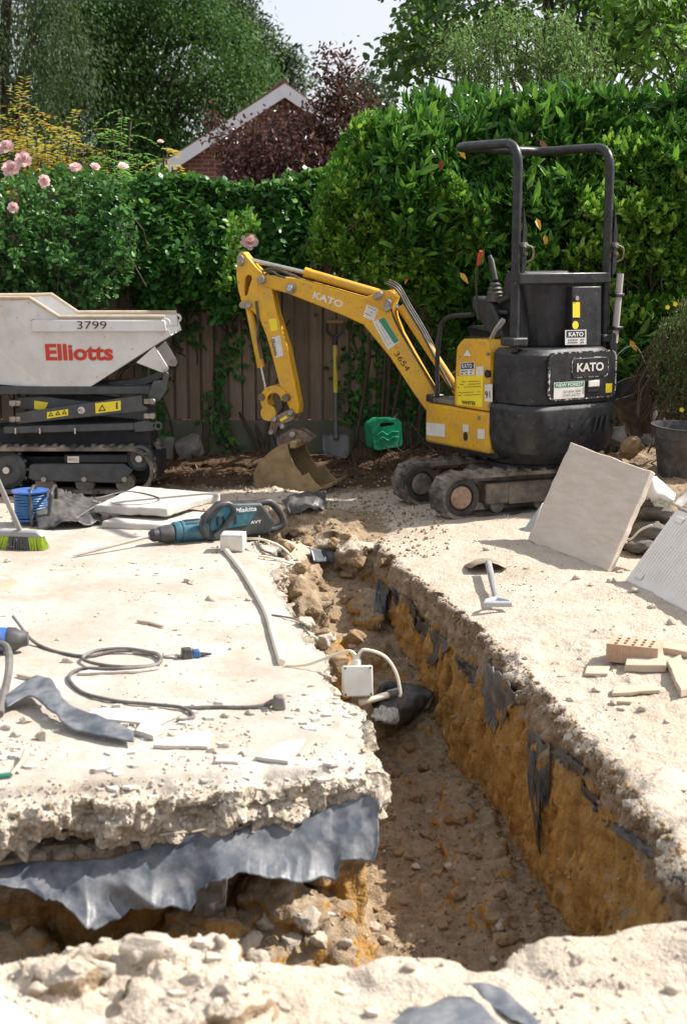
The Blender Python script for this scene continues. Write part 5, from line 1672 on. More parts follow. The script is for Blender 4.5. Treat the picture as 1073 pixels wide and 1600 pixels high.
P_, D_, N_ = np.array([p[:] for p in P_]), np.array(D_), np.array(N_)
foliage('foliage', P_, D_, unit(N_), rng.uniform(0.04, 0.075, len(P_)), 0.018, 'quad', M_WILLOW, W_)
# golden and fresh green shrubs over the fence
def feather(name, label, pts_px, Y, m, n_fr=16, Lf=0.35, nl=13, L=0.06, Wd=0.024, base=None):
    T_ = thing(name, base, label, 'shrub')
    P, D, Nn = [], [], []
    mb = MB()
    for (px, py) in pts_px:
        tip = A(px, py, Y + rng.uniform(-.2, .2))
        b_ = Vector(base)
        mb.tube(catmull([Vector((b_.x * 0.6 + tip.x * 0.4, Y, 1.2)), Vector((b_.x * 0.15 + tip.x * 0.85, Y, tip.z * 0.75 + 0.3)), tip], 4), 0.008, 4, caps=False)
        for k in range(n_fr):
            s0 = tip - Vector((0, 0, 1)) * rng.uniform(0, 0.45) + Vector(rng.normal(0, 0.04, 3))
            dr = Vector((rng.normal(0, 1), rng.normal(-.2, .8), rng.uniform(-.3, .8))).normalized()
            for j in range(nl):
                f = (j + 1) / nl
                p = s0 + dr * (Lf * f) - Vector((0, 0, 0.12 * f * f))
                sd_ = dr.cross(Vector((0, 0, 1))).normalized() * (1 if j % 2 else -1)
                P.append(p[:])
                D.append((sd_ * 0.9 + dr * 0.5 - Vector((0, 0, 0.25)))[:])
                Nn.append((0.2 * rng.normal(), -0.4, 1))
    tag(mb.build('stems', M_TWIG, T_), kind='stuff')
    P, D, Nn = np.array(P), np.array(D), np.array(Nn)
    foliage('foliage', P, D, unit(Nn), L * rng.uniform(.7, 1.2, len(P)), Wd, 'quad', m, T_)
feather('golden_shrub', 'golden yellow feathery shrub above the rose blooms', [(30, 150), (45, 165), (55, 200), (25, 210), (70, 210), (95, 222), (40, 240), (85, 245), (110, 235), (65, 250), (20, 255), (110, 205)], 11.6, M_GOLD, base=(-2.5, 11.7, -0.03))
feather('golden_shrub', 'small golden yellow shrub beside the house bargeboard', [(255, 242), (240, 255), (270, 258), (262, 230)], 11.7, M_GOLD, n_fr=8, Lf=0.18, base=(-1.45, 11.8, -0.03))
feather('green_robinia', 'fresh green feathery sapling between the golden shrub and the house', [(190, 172), (175, 200), (165, 230), (205, 190), (190, 230), (150, 235), (215, 245), (140, 255), (230, 255)], 11.7, M_ROBIN, n_fr=9, Lf=0.24, base=(-1.8, 11.8, -0.03))
# purple plum
PLUM = thing('plum_tree', (-0.35, 21, -0.03), 'purple-leaved plum tree in front of the brick gable', 'tree')
mb = MB()
lead = []
bs_ = Vector((-0.35, 21, 0))
for (px, py, Y) in ((512, 88, 21), (535, 90, 21), (548, 110, 21.2), (570, 150, 21), (590, 185, 20.8), (480, 175, 20.8), (450, 185, 21), (420, 190, 20.7), (330, 182, 21.1), (372, 212, 21), (392, 205, 21), (350, 240, 20.9), (600, 215, 21), (560, 200, 20.6), (500, 160, 21.2), (525, 130, 21), (440, 230, 20.6), (480, 230, 20.5), (540, 230, 20.6), (430, 245, 20.5), (470, 255, 20.4), (510, 250, 20.5), (400, 228, 20.7), (555, 255, 20.5), (590, 265, 20.5), (585, 250, 20.7)):
    tip = A(px, py, Y)
    q = catmull([bs_ + Vector((0, 0, 1.2)), bs_ * 0.45 + tip * 0.55 + Vector((0, 0, 0.25)), tip], 8)
    mb.tube(q, [0.035 * (1 - 0.85 * i / (len(q) - 1)) for i in range(len(q))], 5, caps=False)
    lead.append(q)
mb.build('branches', M_TWIG, PLUM)
MB().tube([bs_ - Vector((0, 0, .03)), bs_ + Vector((0, 0, 1.4))], [0.09, 0.07], 8).build('trunk', M_TWIG, PLUM)
P_ = []
for q in lead:
    for i in range(6, len(q)):
        for j in range(60):
            P_.append((q[i] + Vector(rng.normal(0, 0.10 + 0.16 * (1 - i / len(q)), 3)))[:])
P_ = np.array(P_)
n = len(P_)
foliage('crown', P_, rng.normal(0, 1, (n, 3)) + [0, 0, 0.2], rng.normal(0, 1, (n, 3)) + [0, -.5, 0.6], rng.uniform(0.05, 0.095, n), rng.uniform(0.03, 0.055, n), 'oval', M_PLUM, PLUM)

# house gable
def brickmat():
    m, nt, b, vec = _new('red_brick')
    br = nt.nodes.new('ShaderNodeTexBrick')
    mp = nt.nodes.new('ShaderNodeMapping')
    mp.inputs['Rotation'].default_value = (R(90), 0, 0)
    nt.links.new(vec, mp.inputs['Vector'])
    nt.links.new(mp.outputs['Vector'], br.inputs['Vector'])
    br.inputs['Color1'].default_value = (0.24, 0.085, 0.05, 1)
    br.inputs['Color2'].default_value = (0.17, 0.06, 0.04, 1)
    br.inputs['Mortar'].default_value = (0.30, 0.26, 0.22, 1)
    br.inputs['Scale'].default_value = 1.0
    br.inputs['Brick Width'].default_value = 0.225
    br.inputs['Row Height'].default_value = 0.075
    br.inputs['Mortar Size'].default_value = 0.008
    nt.links.new(_mixc(nt, _ramp(nt, _noise(nt, vec, 4), 0.4, 0.7, 0, 0.5), br.outputs['Color'], (0.12, 0.05, 0.035)), b.inputs['Base Color'])
    b.inputs['Roughness'].default_value = 0.9
    return m
HY = 27.0
ap = A(441, 140, HY)
le = A(258, 262, HY)
HS = thing('brick_house', (ap.x, HY, -0.03), 'red brick house gable with white bargeboards behind the plum tree', 'house')
slope = (ap.z - le.z) / (ap.x - le.x)
hwid = ap.x - le.x
hx = Vector((0.985, 0.17, 0)).normalized()
hy = Vector((-hx.y, hx.x, 0))
O_ = Vector((ap.x, HY, 0))
def Hp(a, b, z):
    return O_ + hx * a + hy * b + Zd * z
wl_ = MB()
wl_.prism([Hp(-hwid + .15, 0, -.03), Hp(hwid - .15, 0, -.03), Hp(hwid - .15, 0, ap.z - .1 - slope * (hwid - .15)), Hp(0, 0, ap.z - .1), Hp(-hwid + .15, 0, ap.z - .1 - slope * (hwid - .15))],
          [Hp(-hwid + .15, 8, -.03), Hp(hwid - .15, 8, -.03), Hp(hwid - .15, 8, ap.z - .1 - slope * (hwid - .15)), Hp(0, 8, ap.z - .1), Hp(-hwid + .15, 8, ap.z - .1 - slope * (hwid - .15))])
wl_.build('wall', brickmat(), HS)
M_ROOF = mat('clay_roof_tile', (0.20, 0.105, 0.065), (0.13, 0.08, 0.055), ns=3, rough=0.9, bump=0.5, bs=9, bd=0.03)
RF = None
for s_ in (-1, 1):
    mb = MB()
    a0, z0, a1, z1 = 0.0, ap.z + 0.02, s_ * (hwid + 0.15), ap.z + 0.02 - slope * (hwid + 0.15)
    mb.prism([Hp(a0, -0.32, z0), Hp(a1, -0.32, z1), Hp(a1, 8.3, z1), Hp(a0, 8.3, z0)], [Hp(a0, -0.32, z0 + 0.08), Hp(a1, -0.32, z1 + 0.08), Hp(a1, 8.3, z1 + 0.08), Hp(a0, 8.3, z0 + 0.08)])
    RF = mb.build('roof', M_ROOF, HS)
    mb = MB()
    mb.prism([Hp(a0, -0.35, z0 - 0.19), Hp(a1, -0.35, z1 - 0.19), Hp(a1, -0.325, z1 - 0.19), Hp(a0, -0.325, z0 - 0.19)], [Hp(a0, -0.35, z0 + 0.05), Hp(a1, -0.35, z1 + 0.05), Hp(a1, -0.325, z1 + 0.05), Hp(a0, -0.325, z0 + 0.05)])
    mb.build('bargeboard', mat('white_gloss_paint', (0.72, 0.73, 0.75), (0.62, 0.63, 0.64), ns=3, rough=0.5), HS)
    mb = MB()
    mb.prism([Hp(a0, -0.32, z0 - 0.012), Hp(a1, -0.32, z1 - 0.012), Hp(a1, 0.0, z1 - 0.012), Hp(a0, 0.0, z0 - 0.012)], [Hp(a0, -0.32, z0 - 0.002), Hp(a1, -0.32, z1 - 0.002), Hp(a1, 0, z1 - 0.002), Hp(a0, 0, z0 - 0.002)])
    mb.build('soffit', M_WHITE, HS)
MB().cyl(Hp(0, -0.3, ap.z + 0.1), Hp(0, 8.2, ap.z + 0.1), 0.07, 8).build('ridge_tile', M_ROOF, HS)
w1 = Hp(-1.05, -0.01, ap.z - 1.55)
mb = MB()
mb.box(w1, (0.14, 0.06, 0.7), (hx, hy, Zd))
mb.build('downpipe', M_INK, HS)
# overhead wire across the sky
q = [Vector((-7.0, 22, 5.2)), Vector((-2.0, 25, 5.75)), Vector((2.0, 27.5, 6.7)), Vector((6.0, 30, 8.2))]
MB().tube(catmull(q, 6), 0.012, 5).build('telephone_wire', M_INK, origin=q[0]).location
tag(bpy.data.objects['telephone_wire'], 'thin dark telephone wire crossing in front of the big tree', 'wire')
# ------------------------------------------------------------------ small things: materials
M_DPM = mat('damp_proof_membrane', (0.042, 0.05, 0.066), (0.08, 0.092, 0.112), ns=7, rough=0.44, rvar=0.12, dust=0.6, dustc=(0.30, 0.30, 0.295), ds=12, bump=0.25, bs=22, bd=0.006)
M_DPMD = mat('dirty_black_membrane', (0.022, 0.024, 0.028), (0.05, 0.052, 0.056), ns=16, rough=0.55, dust=0.55, dustc=(0.20, 0.17, 0.13), ds=18, bump=0.4, bs=40)
M_DPMG = mat('grey_soiled_membrane', (0.07, 0.072, 0.075), (0.13, 0.13, 0.13), ns=12, rough=0.6, dust=0.6, dustc=(0.25, 0.22, 0.18), ds=14, bump=0.4, bs=30)
M_PVC = mat('dusty_white_plastic', (0.66, 0.64, 0.59), (0.56, 0.53, 0.46), ns=10, rough=0.45, dust=0.3, dustc=(0.5, 0.42, 0.32))
M_COND = mat('cream_conduit', (0.72, 0.66, 0.53), (0.64, 0.57, 0.44), ns=14, rough=0.5, dust=0.2)
M_CABLE = mat('dusty_grey_cable', (0.075, 0.072, 0.068), (0.16, 0.145, 0.13), ns=9, rough=0.6, dust=0.4, dustc=(0.3, 0.27, 0.23))
M_TEAL = mat('teal_tool_plastic', (0.012, 0.125, 0.17), (0.012, 0.10, 0.14), ns=9, rough=0.42, dust=0.35, dustc=(0.25, 0.26, 0.25), ds=20)
M_DKTOOL = mat('dark_tool_plastic', (0.018, 0.028, 0.036), (0.03, 0.036, 0.04), ns=12, rough=0.45, dust=0.35, dustc=(0.2, 0.18, 0.15))
M_STONE = concrete_mat('rubble_stone', (0.43, 0.365, 0.29), (0.51, 0.45, 0.375), (0.38, 0.30, 0.215))
M_CLOD = concrete_mat('earth_clod', (0.23, 0.155, 0.085), (0.32, 0.225, 0.13), (0.15, 0.095, 0.05))
M_GSTONE = concrete_mat('grey_stone', (0.20, 0.185, 0.165), (0.31, 0.29, 0.26), (0.13, 0.12, 0.10))
M_FRAG = concrete_mat('screed_fragment', (0.47, 0.435, 0.385), (0.54, 0.50, 0.45), (0.40, 0.35, 0.28))
M_WOOD = mat('pale_offcut', (0.48, 0.40, 0.30), (0.38, 0.30, 0.21), ns=9, rough=0.8, stretch=(1, 6, 6), bump=0.2, bs=30, dust=0.6, dustc=(0.50, 0.43, 0.34), chips=0.3, chipc=(0.25, 0.18, 0.11))
M_BRICK = mat('sandy_brick', (0.49, 0.315, 0.21), (0.41, 0.245, 0.155), ns=20, rough=0.9, bump=0.4, bs=90, dust=0.6, dustc=(0.5, 0.42, 0.33), chips=0.4, chipc=(0.33, 0.20, 0.12))
M_BRICKIN = mat('brick_hole_red', (0.30, 0.11, 0.07), rough=0.9)
M_IRON = mat('worn_blade_steel', (0.13, 0.135, 0.14), (0.085, 0.085, 0.085), ns=10, rough=0.45, metal=0.4, dust=0.4, dustc=(0.3, 0.25, 0.19))
M_BLACKP = mat('black_plastic', (0.02, 0.021, 0.023), (0.04, 0.04, 0.042), ns=8, rough=0.5, dust=0.45, dustc=(0.22, 0.21, 0.19), ds=9)
M_BLUEP = mat('blue_plastic', (0.02, 0.12, 0.42), (0.015, 0.09, 0.33), ns=8, rough=0.4, dust=0.25)
M_BLUEC = mat('blue_cable', (0.03, 0.13, 0.30), (0.02, 0.09, 0.22), ns=20, rough=0.5)
M_GRAYP = mat('grey_painted_tube', (0.30, 0.30, 0.30), (0.22, 0.22, 0.22), ns=10, rough=0.5)

def hit(px, py, off=0.0, default=None):
    o = Vector((0, 0, CAM_H))
    d = ray(px, py).normalized()
    best = None
    for b in (BVH, BVH_S):
        h = b.ray_cast(o, d)
        if h[0] is not None and (best is None or h[3] < best[3]):
            best = h
    if best is None:
        return default
    n = best[1] if best[1].dot(d) < 0 else -best[1]
    return best[0] + n * off
def on(px, py, off=0.0):
    """the spot of ground or slab that shows at this place in the photograph"""
    p = hit(px, py)
    return Vector((p.x, p.y, p.z + off))
def sheet(name, rows, m, label=None, cat=None, group=None, thick=0.004, fold=0.02, fs=9, seed=0, nu=40, nv=8, parent=None, origin=None, rag=0.0):
    """supple sheet spanned by two or more polylines (lists of points), creased by noise"""
    R_ = []
    for r in rows:
        q = catmull(r, 8)
        L = [0]
        for i in range(1, len(q)):
            L.append(L[-1] + (q[i] - q[i - 1]).length)
        out = []
        for k in range(nu + 1):
            s = L[-1] * k / nu
            i = 1
            while i < len(L) - 1 and L[i] < s:
                i += 1
            t = (s - L[i - 1]) / max(L[i] - L[i - 1], 1e-9)
            out.append(q[i - 1].lerp(q[i], min(max(t, 0), 1)))
        R_.append(out)
    grid = []
    for k in range(nu + 1):
        col = catmull([r[k] for r in R_], max(1, nv // (len(R_) - 1)))
        if rag:
            m_ = len(col) - 1
            cut = 1 - rag * max(0, 0.35 + mnoise.noise(Vector((k * 0.33, seed * 1.7, 0))) + 0.5 * mnoise.noise(Vector((k * 1.1, seed * 1.7, 4))))
            st = rag * 0.4 * max(0, mnoise.noise(Vector((k * 0.41, seed * 2.7, 9))))
            new = []
            for j in range(m_ + 1):
                t = (st + (cut - st) * j / m_) * m_
                i0 = min(int(t), m_ - 1)
                new.append(col[i0].lerp(col[i0 + 1], t - i0))
            col = new
        grid.append(col)
    nv2 = len(grid[0])
    V = np.array([p[:] for c in grid for p in c])
    F = np.array([(i * nv2 + j, (i + 1) * nv2 + j, (i + 1) * nv2 + j + 1, i * nv2 + j + 1) for i in range(nu) for j in range(nv2 - 1)])
    N = vnormals(V, F)
    N *= np.where((N * (np.array([0, 0, CAM_H]) - V)).sum(1) < 0, -1, 1)[:, None]
    c1 = 1 - np.minimum(1, np.abs(noise(V * np.array([1, 1, 0.5]), fs * 0.7, seed)) * 3.0)
    c2 = 1 - np.minimum(1, np.abs(noise(V + 7.7, fs * 1.6, seed + 3)) * 3.0)
    V = V + N * ((c1 * 0.55 + c2 * 0.25 + 0.5 * noise(V, fs * 0.5, seed + 9)) * fold)[:, None]
    o0 = Vector(origin) if origin else Vector(V[0])
    if parent is not None:
        o0 = root_loc(parent)
    me = npmesh(name, V - np.array(o0), F, True)
    o = link(name, me, m, parent)
    if parent is None:
        o.location = o0
    sd_ = o.modifiers.new('s', 'SOLIDIFY')
    sd_.thickness = thick
    return tag(o, label, cat, group)

# ------------------------------------------------------------------ membrane hanging from the slab edge
def hanging_membrane():
    """thin plastic film coming out from under the slab and hanging in sharp pleats"""
    top = [(-60, 1360, 3.93), (0, 1356, 3.95), (60, 1346, 3.965), (180, 1336, 4.00), (250, 1316, 4.03), (340, 1288, 4.07), (450, 1280, 4.12), (520, 1258, 4.17), (592, 1236, 4.19)]
    bot = [(-60, 1384, 3.815), (0, 1386, 3.842), (60, 1400, 3.870), (100, 1404, 3.882), (140, 1430, 3.893), (152, 1440, 3.897), (200, 1421, 3.914), (240, 1405, 3.931), (270, 1404, 3.944), (300, 1408, 3.957), (318, 1384, 3.965), (345, 1364, 3.977), (375, 1352, 3.991), (400, 1354, 4.002), (470, 1362, 4.039), (500, 1358, 4.061), (525, 1364, 4.076), (532, 1330, 4.078), (556, 1338, 4.085), (584, 1340, 4.093), (594, 1300, 4.095)]
    nu, nv = 330, 30
    xs = np.linspace(-60, 592, nu + 1)
    def ip(pts, k):
        return np.interp(xs, [p[0] for p in pts], [p[k] for p in pts])
    ty, tY, by_, bY_ = ip(top, 1), ip(top, 2), ip(bot, 1), ip(bot, 2)
    raw = by_.copy()
    kern = np.hanning(41)
    by_ = np.convolve(np.pad(by_, 20, mode='edge'), kern / kern.sum(), 'valid')
    V = []
    for i, x in enumerate(xs):
        e = 7 * mnoise.noise(Vector((x * 0.035, 1.1, 0))) + 1.2 * mnoise.noise(Vector((x * 0.19, 5.1, 0))) - 16 * max(0, mnoise.noise(Vector((x * 0.07, 9.1, 0))) - 0.35)
        a = A(x, ty[i], tY[i])
        b = A(x, by_[i], bY_[i])
        eb = (b - a).normalized() * ((raw[i] + e - by_[i]) * 0.0019)
        for j in range(nv + 1):
            t = j / nv
            p = a.lerp(b, t)
            u = p.x
            # pleats run down and slightly aslant, crumples over them
            q = Vector((u * 3.4 + p.z * 4.5, p.z * 3.0 - u * 1.2, 2.2))
            r1 = 1 - abs(mnoise.noise(q)) * 2.6
            r2 = 1 - abs(mnoise.noise(Vector((u * 9 + p.z * 4, p.z * 9, 7.2)))) * 2.6
            r3 = 1 - abs(mnoise.noise(Vector((u * 21, p.z * 24, 12.2)))) * 2.4
            out = (0.3 + 0.7 * t) * (0.048 * max(r1, -0.8) + 0.012 * max(r2, -0.6)) + 0.0025 * max(r3, -0.5) + 0.02 * math.sin(min(t * 4, 1.57))
            p = p + eb * t ** 3 + Vector((0.004 * mnoise.noise(Vector((u * 12, t * 3, 20))), -out, 0.0))
            V.append(p[:])
    V = np.array(V)
    F = np.array([(i * (nv + 1) + j, (i + 1) * (nv + 1) + j, (i + 1) * (nv + 1) + j + 1, i * (nv + 1) + j + 1) for i in range(nu) for j in range(nv)])
    o0 = Vector(V[0])
    o = link('membrane_sheet', npmesh('membrane_sheet', V - np.array(o0), F, True), M_DPM)
    o.location = o0
    md = o.modifiers.new('s', 'SOLIDIFY')
    md.thickness = 0.002
    tag(o, 'blue-grey plastic membrane hanging in folds under the broken slab edge', 'membrane')
hanging_membrane()
sheet('membrane_sheet', [[A(308, 1392, 3.86), A(330, 1378, 3.87), A(352, 1366, 3.89)], [A(304, 1425, 3.88), A(325, 1434, 3.88), A(350, 1412, 3.90)]], M_DPMD, 'small dark torn flap below the hanging blue-grey membrane', 'membrane', fold=0.03, fs=14, seed=5, nu=24, nv=10)
def on_rows(rows, off=0.02):
    return [[hit(x, y, off) for x, y in r] for r in rows]
def draped(name, rows, m, label, cat, nu=60, nv=26, lift=0.004, seed=0, bury=0.006):
    """film lying on the soil, dipping under it here and there"""
    V = []
    for i in range(nu + 1):
        f = i / nu
        pts = []
        for r in rows:
            xs_, n_ = f * (len(r) - 1), len(r) - 1
            k = min(int(xs_), n_ - 1)
            t = xs_ - k
            pts.append((r[k][0] * (1 - t) + r[k + 1][0] * t, r[k][1] * (1 - t) + r[k + 1][1] * t))
        for j in range(nv + 1):
            g = j / nv * (len(rows) - 1)
            k = min(int(g), len(rows) - 2)
            t = g - k
            x = pts[k][0] * (1 - t) + pts[k + 1][0] * t
            y = pts[k][1] * (1 - t) + pts[k + 1][1] * t
            p = G(x, y, 0.0)
            z = gz(p.x, p.y)
            edge_ = min(f, 1 - f, j / nv * 1.5) * 6
            h = lift + 0.010 * (1 - abs(mnoise.noise(Vector((p.x * 14, p.y * 14, seed)))) * 2.5) - max(0, bury * (1 - edge_) * 2) + 0.012 * mnoise.noise(Vector((p.x * 5, p.y * 5, seed + 3)))
            V.append((p.x, p.y, z + h))
    V = np.array(V)
    # soften the drape so it bridges the crumbs
    Vg = V.reshape(nu + 1, nv + 1, 3)
    for _ in range(3):
        Z = Vg[..., 2]
        Z[1:-1, 1:-1] = np.maximum(Z[1:-1, 1:-1] - 0.002, 0.25 * (Z[:-2, 1:-1] + Z[2:, 1:-1] + Z[1:-1, :-2] + Z[1:-1, 2:]))
    F = np.array([(i * (nv + 1) + j, (i + 1) * (nv + 1) + j, (i + 1) * (nv + 1) + j + 1, i * (nv + 1) + j + 1) for i in range(nu) for j in range(nv)])
    o0 = Vector(V[0])
    o = link(name, npmesh(name, V - np.array(o0), F, True), m)
    o.location = o0
    return tag(o, label, cat)
draped('membrane_sheet', [[(605, 1572), (650, 1552), (700, 1545), (735, 1552), (760, 1575)], [(600, 1600), (670, 1596), (720, 1590), (765, 1596), (800, 1612)], [(590, 1660), (680, 1660), (740, 1660), (800, 1660), (850, 1660)]], M_DPM, 'blue-grey membrane scrap half buried in the near bank', 'membrane', seed=6)
draped('membrane_sheet', [[(722, 1528), (750, 1520), (785, 1532), (812, 1560)], [(745, 1548), (775, 1560), (805, 1575), (850, 1592)], [(780, 1575), (800, 1590), (830, 1600), (862, 1612)]], M_DPM, 'narrow blue-grey membrane strip crossing the buried scrap on the near bank', 'membrane', seed=8, nu=40, nv=16)
# torn membrane standing out of the trench wall
shreds = [
    ([(590, 905), (600, 910), (612, 920)], [(580, 985), (592, 1000), (600, 960)], 'black torn membrane strip at the head of the trench wall'),
    ([(612, 915), (640, 935), (655, 950)], [(615, 940), (640, 960), (652, 990)], 'ragged black membrane scrap below the pale lip near the trench end'),
    ([(655, 960), (690, 990), (706, 1010)], [(650, 985), (672, 1040), (690, 1030)], 'ragged black membrane scrap midway along the trench wall'),
    ([(712, 1020), (745, 1040), (756, 1060)], [(712, 1034), (730, 1070), (750, 1075)], 'narrow black membrane scrap beside the broad grey flap'),
    ([(757, 1030), (790, 1055), (818, 1090)], [(755, 1120), (775, 1148), (800, 1110)], 'broad dusty grey membrane flap hanging on the trench wall'),
    ([(826, 1140), (840, 1142), (864, 1160)], [(838, 1320), (848, 1335), (856, 1260)], 'long narrow dark membrane strip running down the clay wall'),
    ([(862, 1172), (885, 1172), (915, 1200)], [(865, 1190), (885, 1200), (912, 1212)], 'frayed black membrane tuft above the clay wall'),
    ([(908, 1215), (930, 1240), (958, 1285)], [(912, 1245), (935, 1275), (952, 1292)], 'dark crinkled membrane edge on the nearer trench wall'),
    ([(960, 1285), (1010, 1320), (1070, 1372)], [(962, 1300), (1010, 1336), (1068, 1385)], 'thin dark membrane edge at the nearest end of the clay wall')]
for i, (a, b, lb) in enumerate(shreds):
    mid2 = [((p[0] + q[0]) / 2, (p[1] + q[1]) / 2) for p, q in zip(a, b)]
    sheet('membrane_scrap', on_rows([a, mid2, b], 0.008), M_DPMD if i != 4 else M_DPMG, lb, 'membrane', 'membrane scraps along the trench wall', fold=0.022, fs=20, seed=30 + i, nu=30, nv=18, thick=0.003, rag=0.55)
sheet('membrane_sheet', [[hit(572, 1102, 0.05), hit(620, 1092, 0.10), hit(666, 1086, 0.03)], [hit(574, 1118, 0.08), hit(620, 1112, 0.12), hit(664, 1100, 0.06)], [hit(580, 1132, 0.02), hit(620, 1140, 0.02), hit(655, 1124, 0.02)]], M_DPMD, 'black plastic sheet bunched across the trench floor', 'plastic sheet', fold=0.03, fs=12, seed=45, nu=30, nv=14)
sheet('membrane_sheet', [[on(484, 872, 0.05), on(510, 876, 0.06), on(538, 880, 0.05)], [on(490, 886, 0.03), on(512, 892, 0.05), on(534, 896, 0.06)]], M_DPM, 'small grey membrane tab sticking out at the trench end', 'membrane', fold=0.01, fs=12, seed=46, nu=14, nv=8)
sheet('membrane_sheet', [[on(8, 1104, 0.02), on(50, 1084, 0.05), on(80, 1088, 0.06), on(105, 1120, 0.045), on(160, 1140, 0.035), on(208, 1152, 0.012)], [on(12, 1118, 0.02), on(50, 1108, 0.03), on(82, 1130, 0.035), on(110, 1148, 0.02), on(160, 1160, 0.015), on(210, 1168, 0.008)]], M_DPM, 'curling blue-grey membrane strip lying on the slab', 'membrane', fold=0.016, fs=11, seed=47, nu=60, nv=10)
sheet('plastic_rag', [[on(440, 795, 0.05), on(470, 785, 0.05), on(510, 780, 0.04)], [on(448, 806, 0.03), on(478, 796, 0.05), on(508, 792, 0.05)], [on(450, 812, 0.01), on(480, 806, 0.03), on(506, 800, 0.01)]], M_DPMD, 'dark plastic rag on the spoil heap below the bucket', 'rag', fold=0.03, fs=12, seed=48, nu=30, nv=20)
sheet('tarpaulin', [[on(60, 800, 0.10), on(90, 792, 0.10), on(120, 798, 0.08), on(150, 800, 0.03)], [on(55, 815, 0.10), on(90, 812, 0.12), on(125, 812, 0.08), on(155, 812, 0.03)], [on(60, 828, 0.01), on(95, 828, 0.02), on(130, 826, 0.02), on(160, 820, 0.01)]], M_DPMD, 'crumpled dark tarpaulin beside the blue cable reel', 'tarpaulin', fold=0.045, fs=9, seed=49, nu=44, nv=24)

# ------------------------------------------------------------------ electrical bits
def wire(name, pts, r, m, label=None, cat=None, parent=None, n=6, group=None):
    q = catmull(pts, n)
    o = MB().tube(q, r, 8).build(name, m, parent, origin=None if parent is not None else pts[0])
    return tag(o, label, cat, group)
def junction_box(c, X, Y_, Z_, w, h, d, label):
    T_ = thing('junction_box', c - Z_ * 0, label, 'junction box')
    MB().box(c, (w, h, d), (X, Y_, Z_)).build('box_body', M_PVC, T_, bev=0.006)
    MB().box(c + Z_ * (d / 2 + 0.006), (w * 0.98, h * 0.98, 0.012), (X, Y_, Z_)).build('lid', M_PVC, T_, bev=0.004)
    for a in (-1, 1):
        for b in (-1, 1):
            q = c + X * (a * w * 0.42) + Y_ * (b * h * 0.42) + Z_ * (d / 2 + 0.012)
            MB().cyl(q, q + Z_ * 0.002, 0.004, 10).build('screw', M_INK, T_)
    MB().lathe(c + Y_ * (h / 2), Y_, [(0.017, 0), (0.017, 0.02), (0.013, 0.022), (0.013, 0.035), (0.007, 0.037)], 14).build('cable_gland', M_PVC, T_)
    return T_
bX, bZ = Vector((0.995, 0.08, 0)).normalized(), Vector((0.08, -0.96, 0.28)).normalized()
bX = (bX - bZ * bX.dot(bZ)).normalized()
bY = bZ.cross(bX)
bc = A(558, 1064, 5.22)
JB = junction_box(bc, bX, bY, bZ, 0.115, 0.118, 0.05, 'white plastic junction box hanging over the trench on its cable')
gt = bc + bY * 0.095
wire('cable', [gt, gt + Vector((-0.03, 0, 0.02)), A(520, 1024, 5.3), A(480, 1038, 5.32) , on(445, 1042, 0.006)], 0.006, M_COND, parent=JB)
wire('cable', [gt + Vector((0.004, 0, 0)), gt + Vector((0.03, 0, 0.025)), A(600, 1025, 5.25), A(618, 1050, 5.25), A(625, 1080, 5.25), A(624, 1088, 5.25)], 0.006, M_COND, parent=JB)
pa, pb = A(562, 1098, 5.2), A(608, 1085, 5.25)
mb = MB().cyl(pa, pb, 0.0125, 14)
mb.build('conduit_stub', M_COND, JB)
MB().cyl(pb - (pb - pa).normalized() * 0.005, pb + (pb - pa).normalized() * 0.04, 0.017, 14).build('coupler', M_BLACKP, JB)
bc2 = on(365, 860, 0.045)
junction_box(bc2, Vector((0.97, -0.1, 0)).normalized(), Vector((0.1, 0.97, 0)).normalized(), Zd, 0.125, 0.115, 0.08, 'white plastic junction box sitting on the slab beside the breaker')
cq = [on(348, 858, 0.014), on(375, 890, 0.013), on(400, 930, 0.013), on(418, 965, 0.013), on(428, 1000, 0.013), on(440, 1040, 0.013)]
CON = MB().tube(catmull(cq, 6), 0.0145, 12).build('conduit_pipe', M_COND, origin=cq[0])
tag(CON, 'cream plastic conduit pipe curving along the slab edge', 'conduit')
wire('loose_cable', [on(385, 850, 0.03), A(410, 843, 7.5), A(440, 855, 7.5), A(462, 878, 7.45), on(455, 884, 0.015), on(425, 876, 0.015), on(405, 872, 0.012)], 0.0065, M_COND, 'cream cable looping off the slab edge near the breaker', 'cable')
wire('loose_cable', [on(418, 962, 0.006), on(440, 965, 0.006), on(465, 972, 0.008), on(480, 990, 0.006), hit(492, 1005, 0.01)], 0.0045, M_CABLE, 'thin dark wire crossing the conduit at the slab edge', 'wire')
wire('loose_cable', [A(405, 838, 7.75), on(404, 852, 0.012), on(410, 862, 0.01), on(424, 868, 0.01), on(432, 872, 0.008)], 0.006, M_CABLE, 'dark power cable trailing from the breaker handle', 'cable')
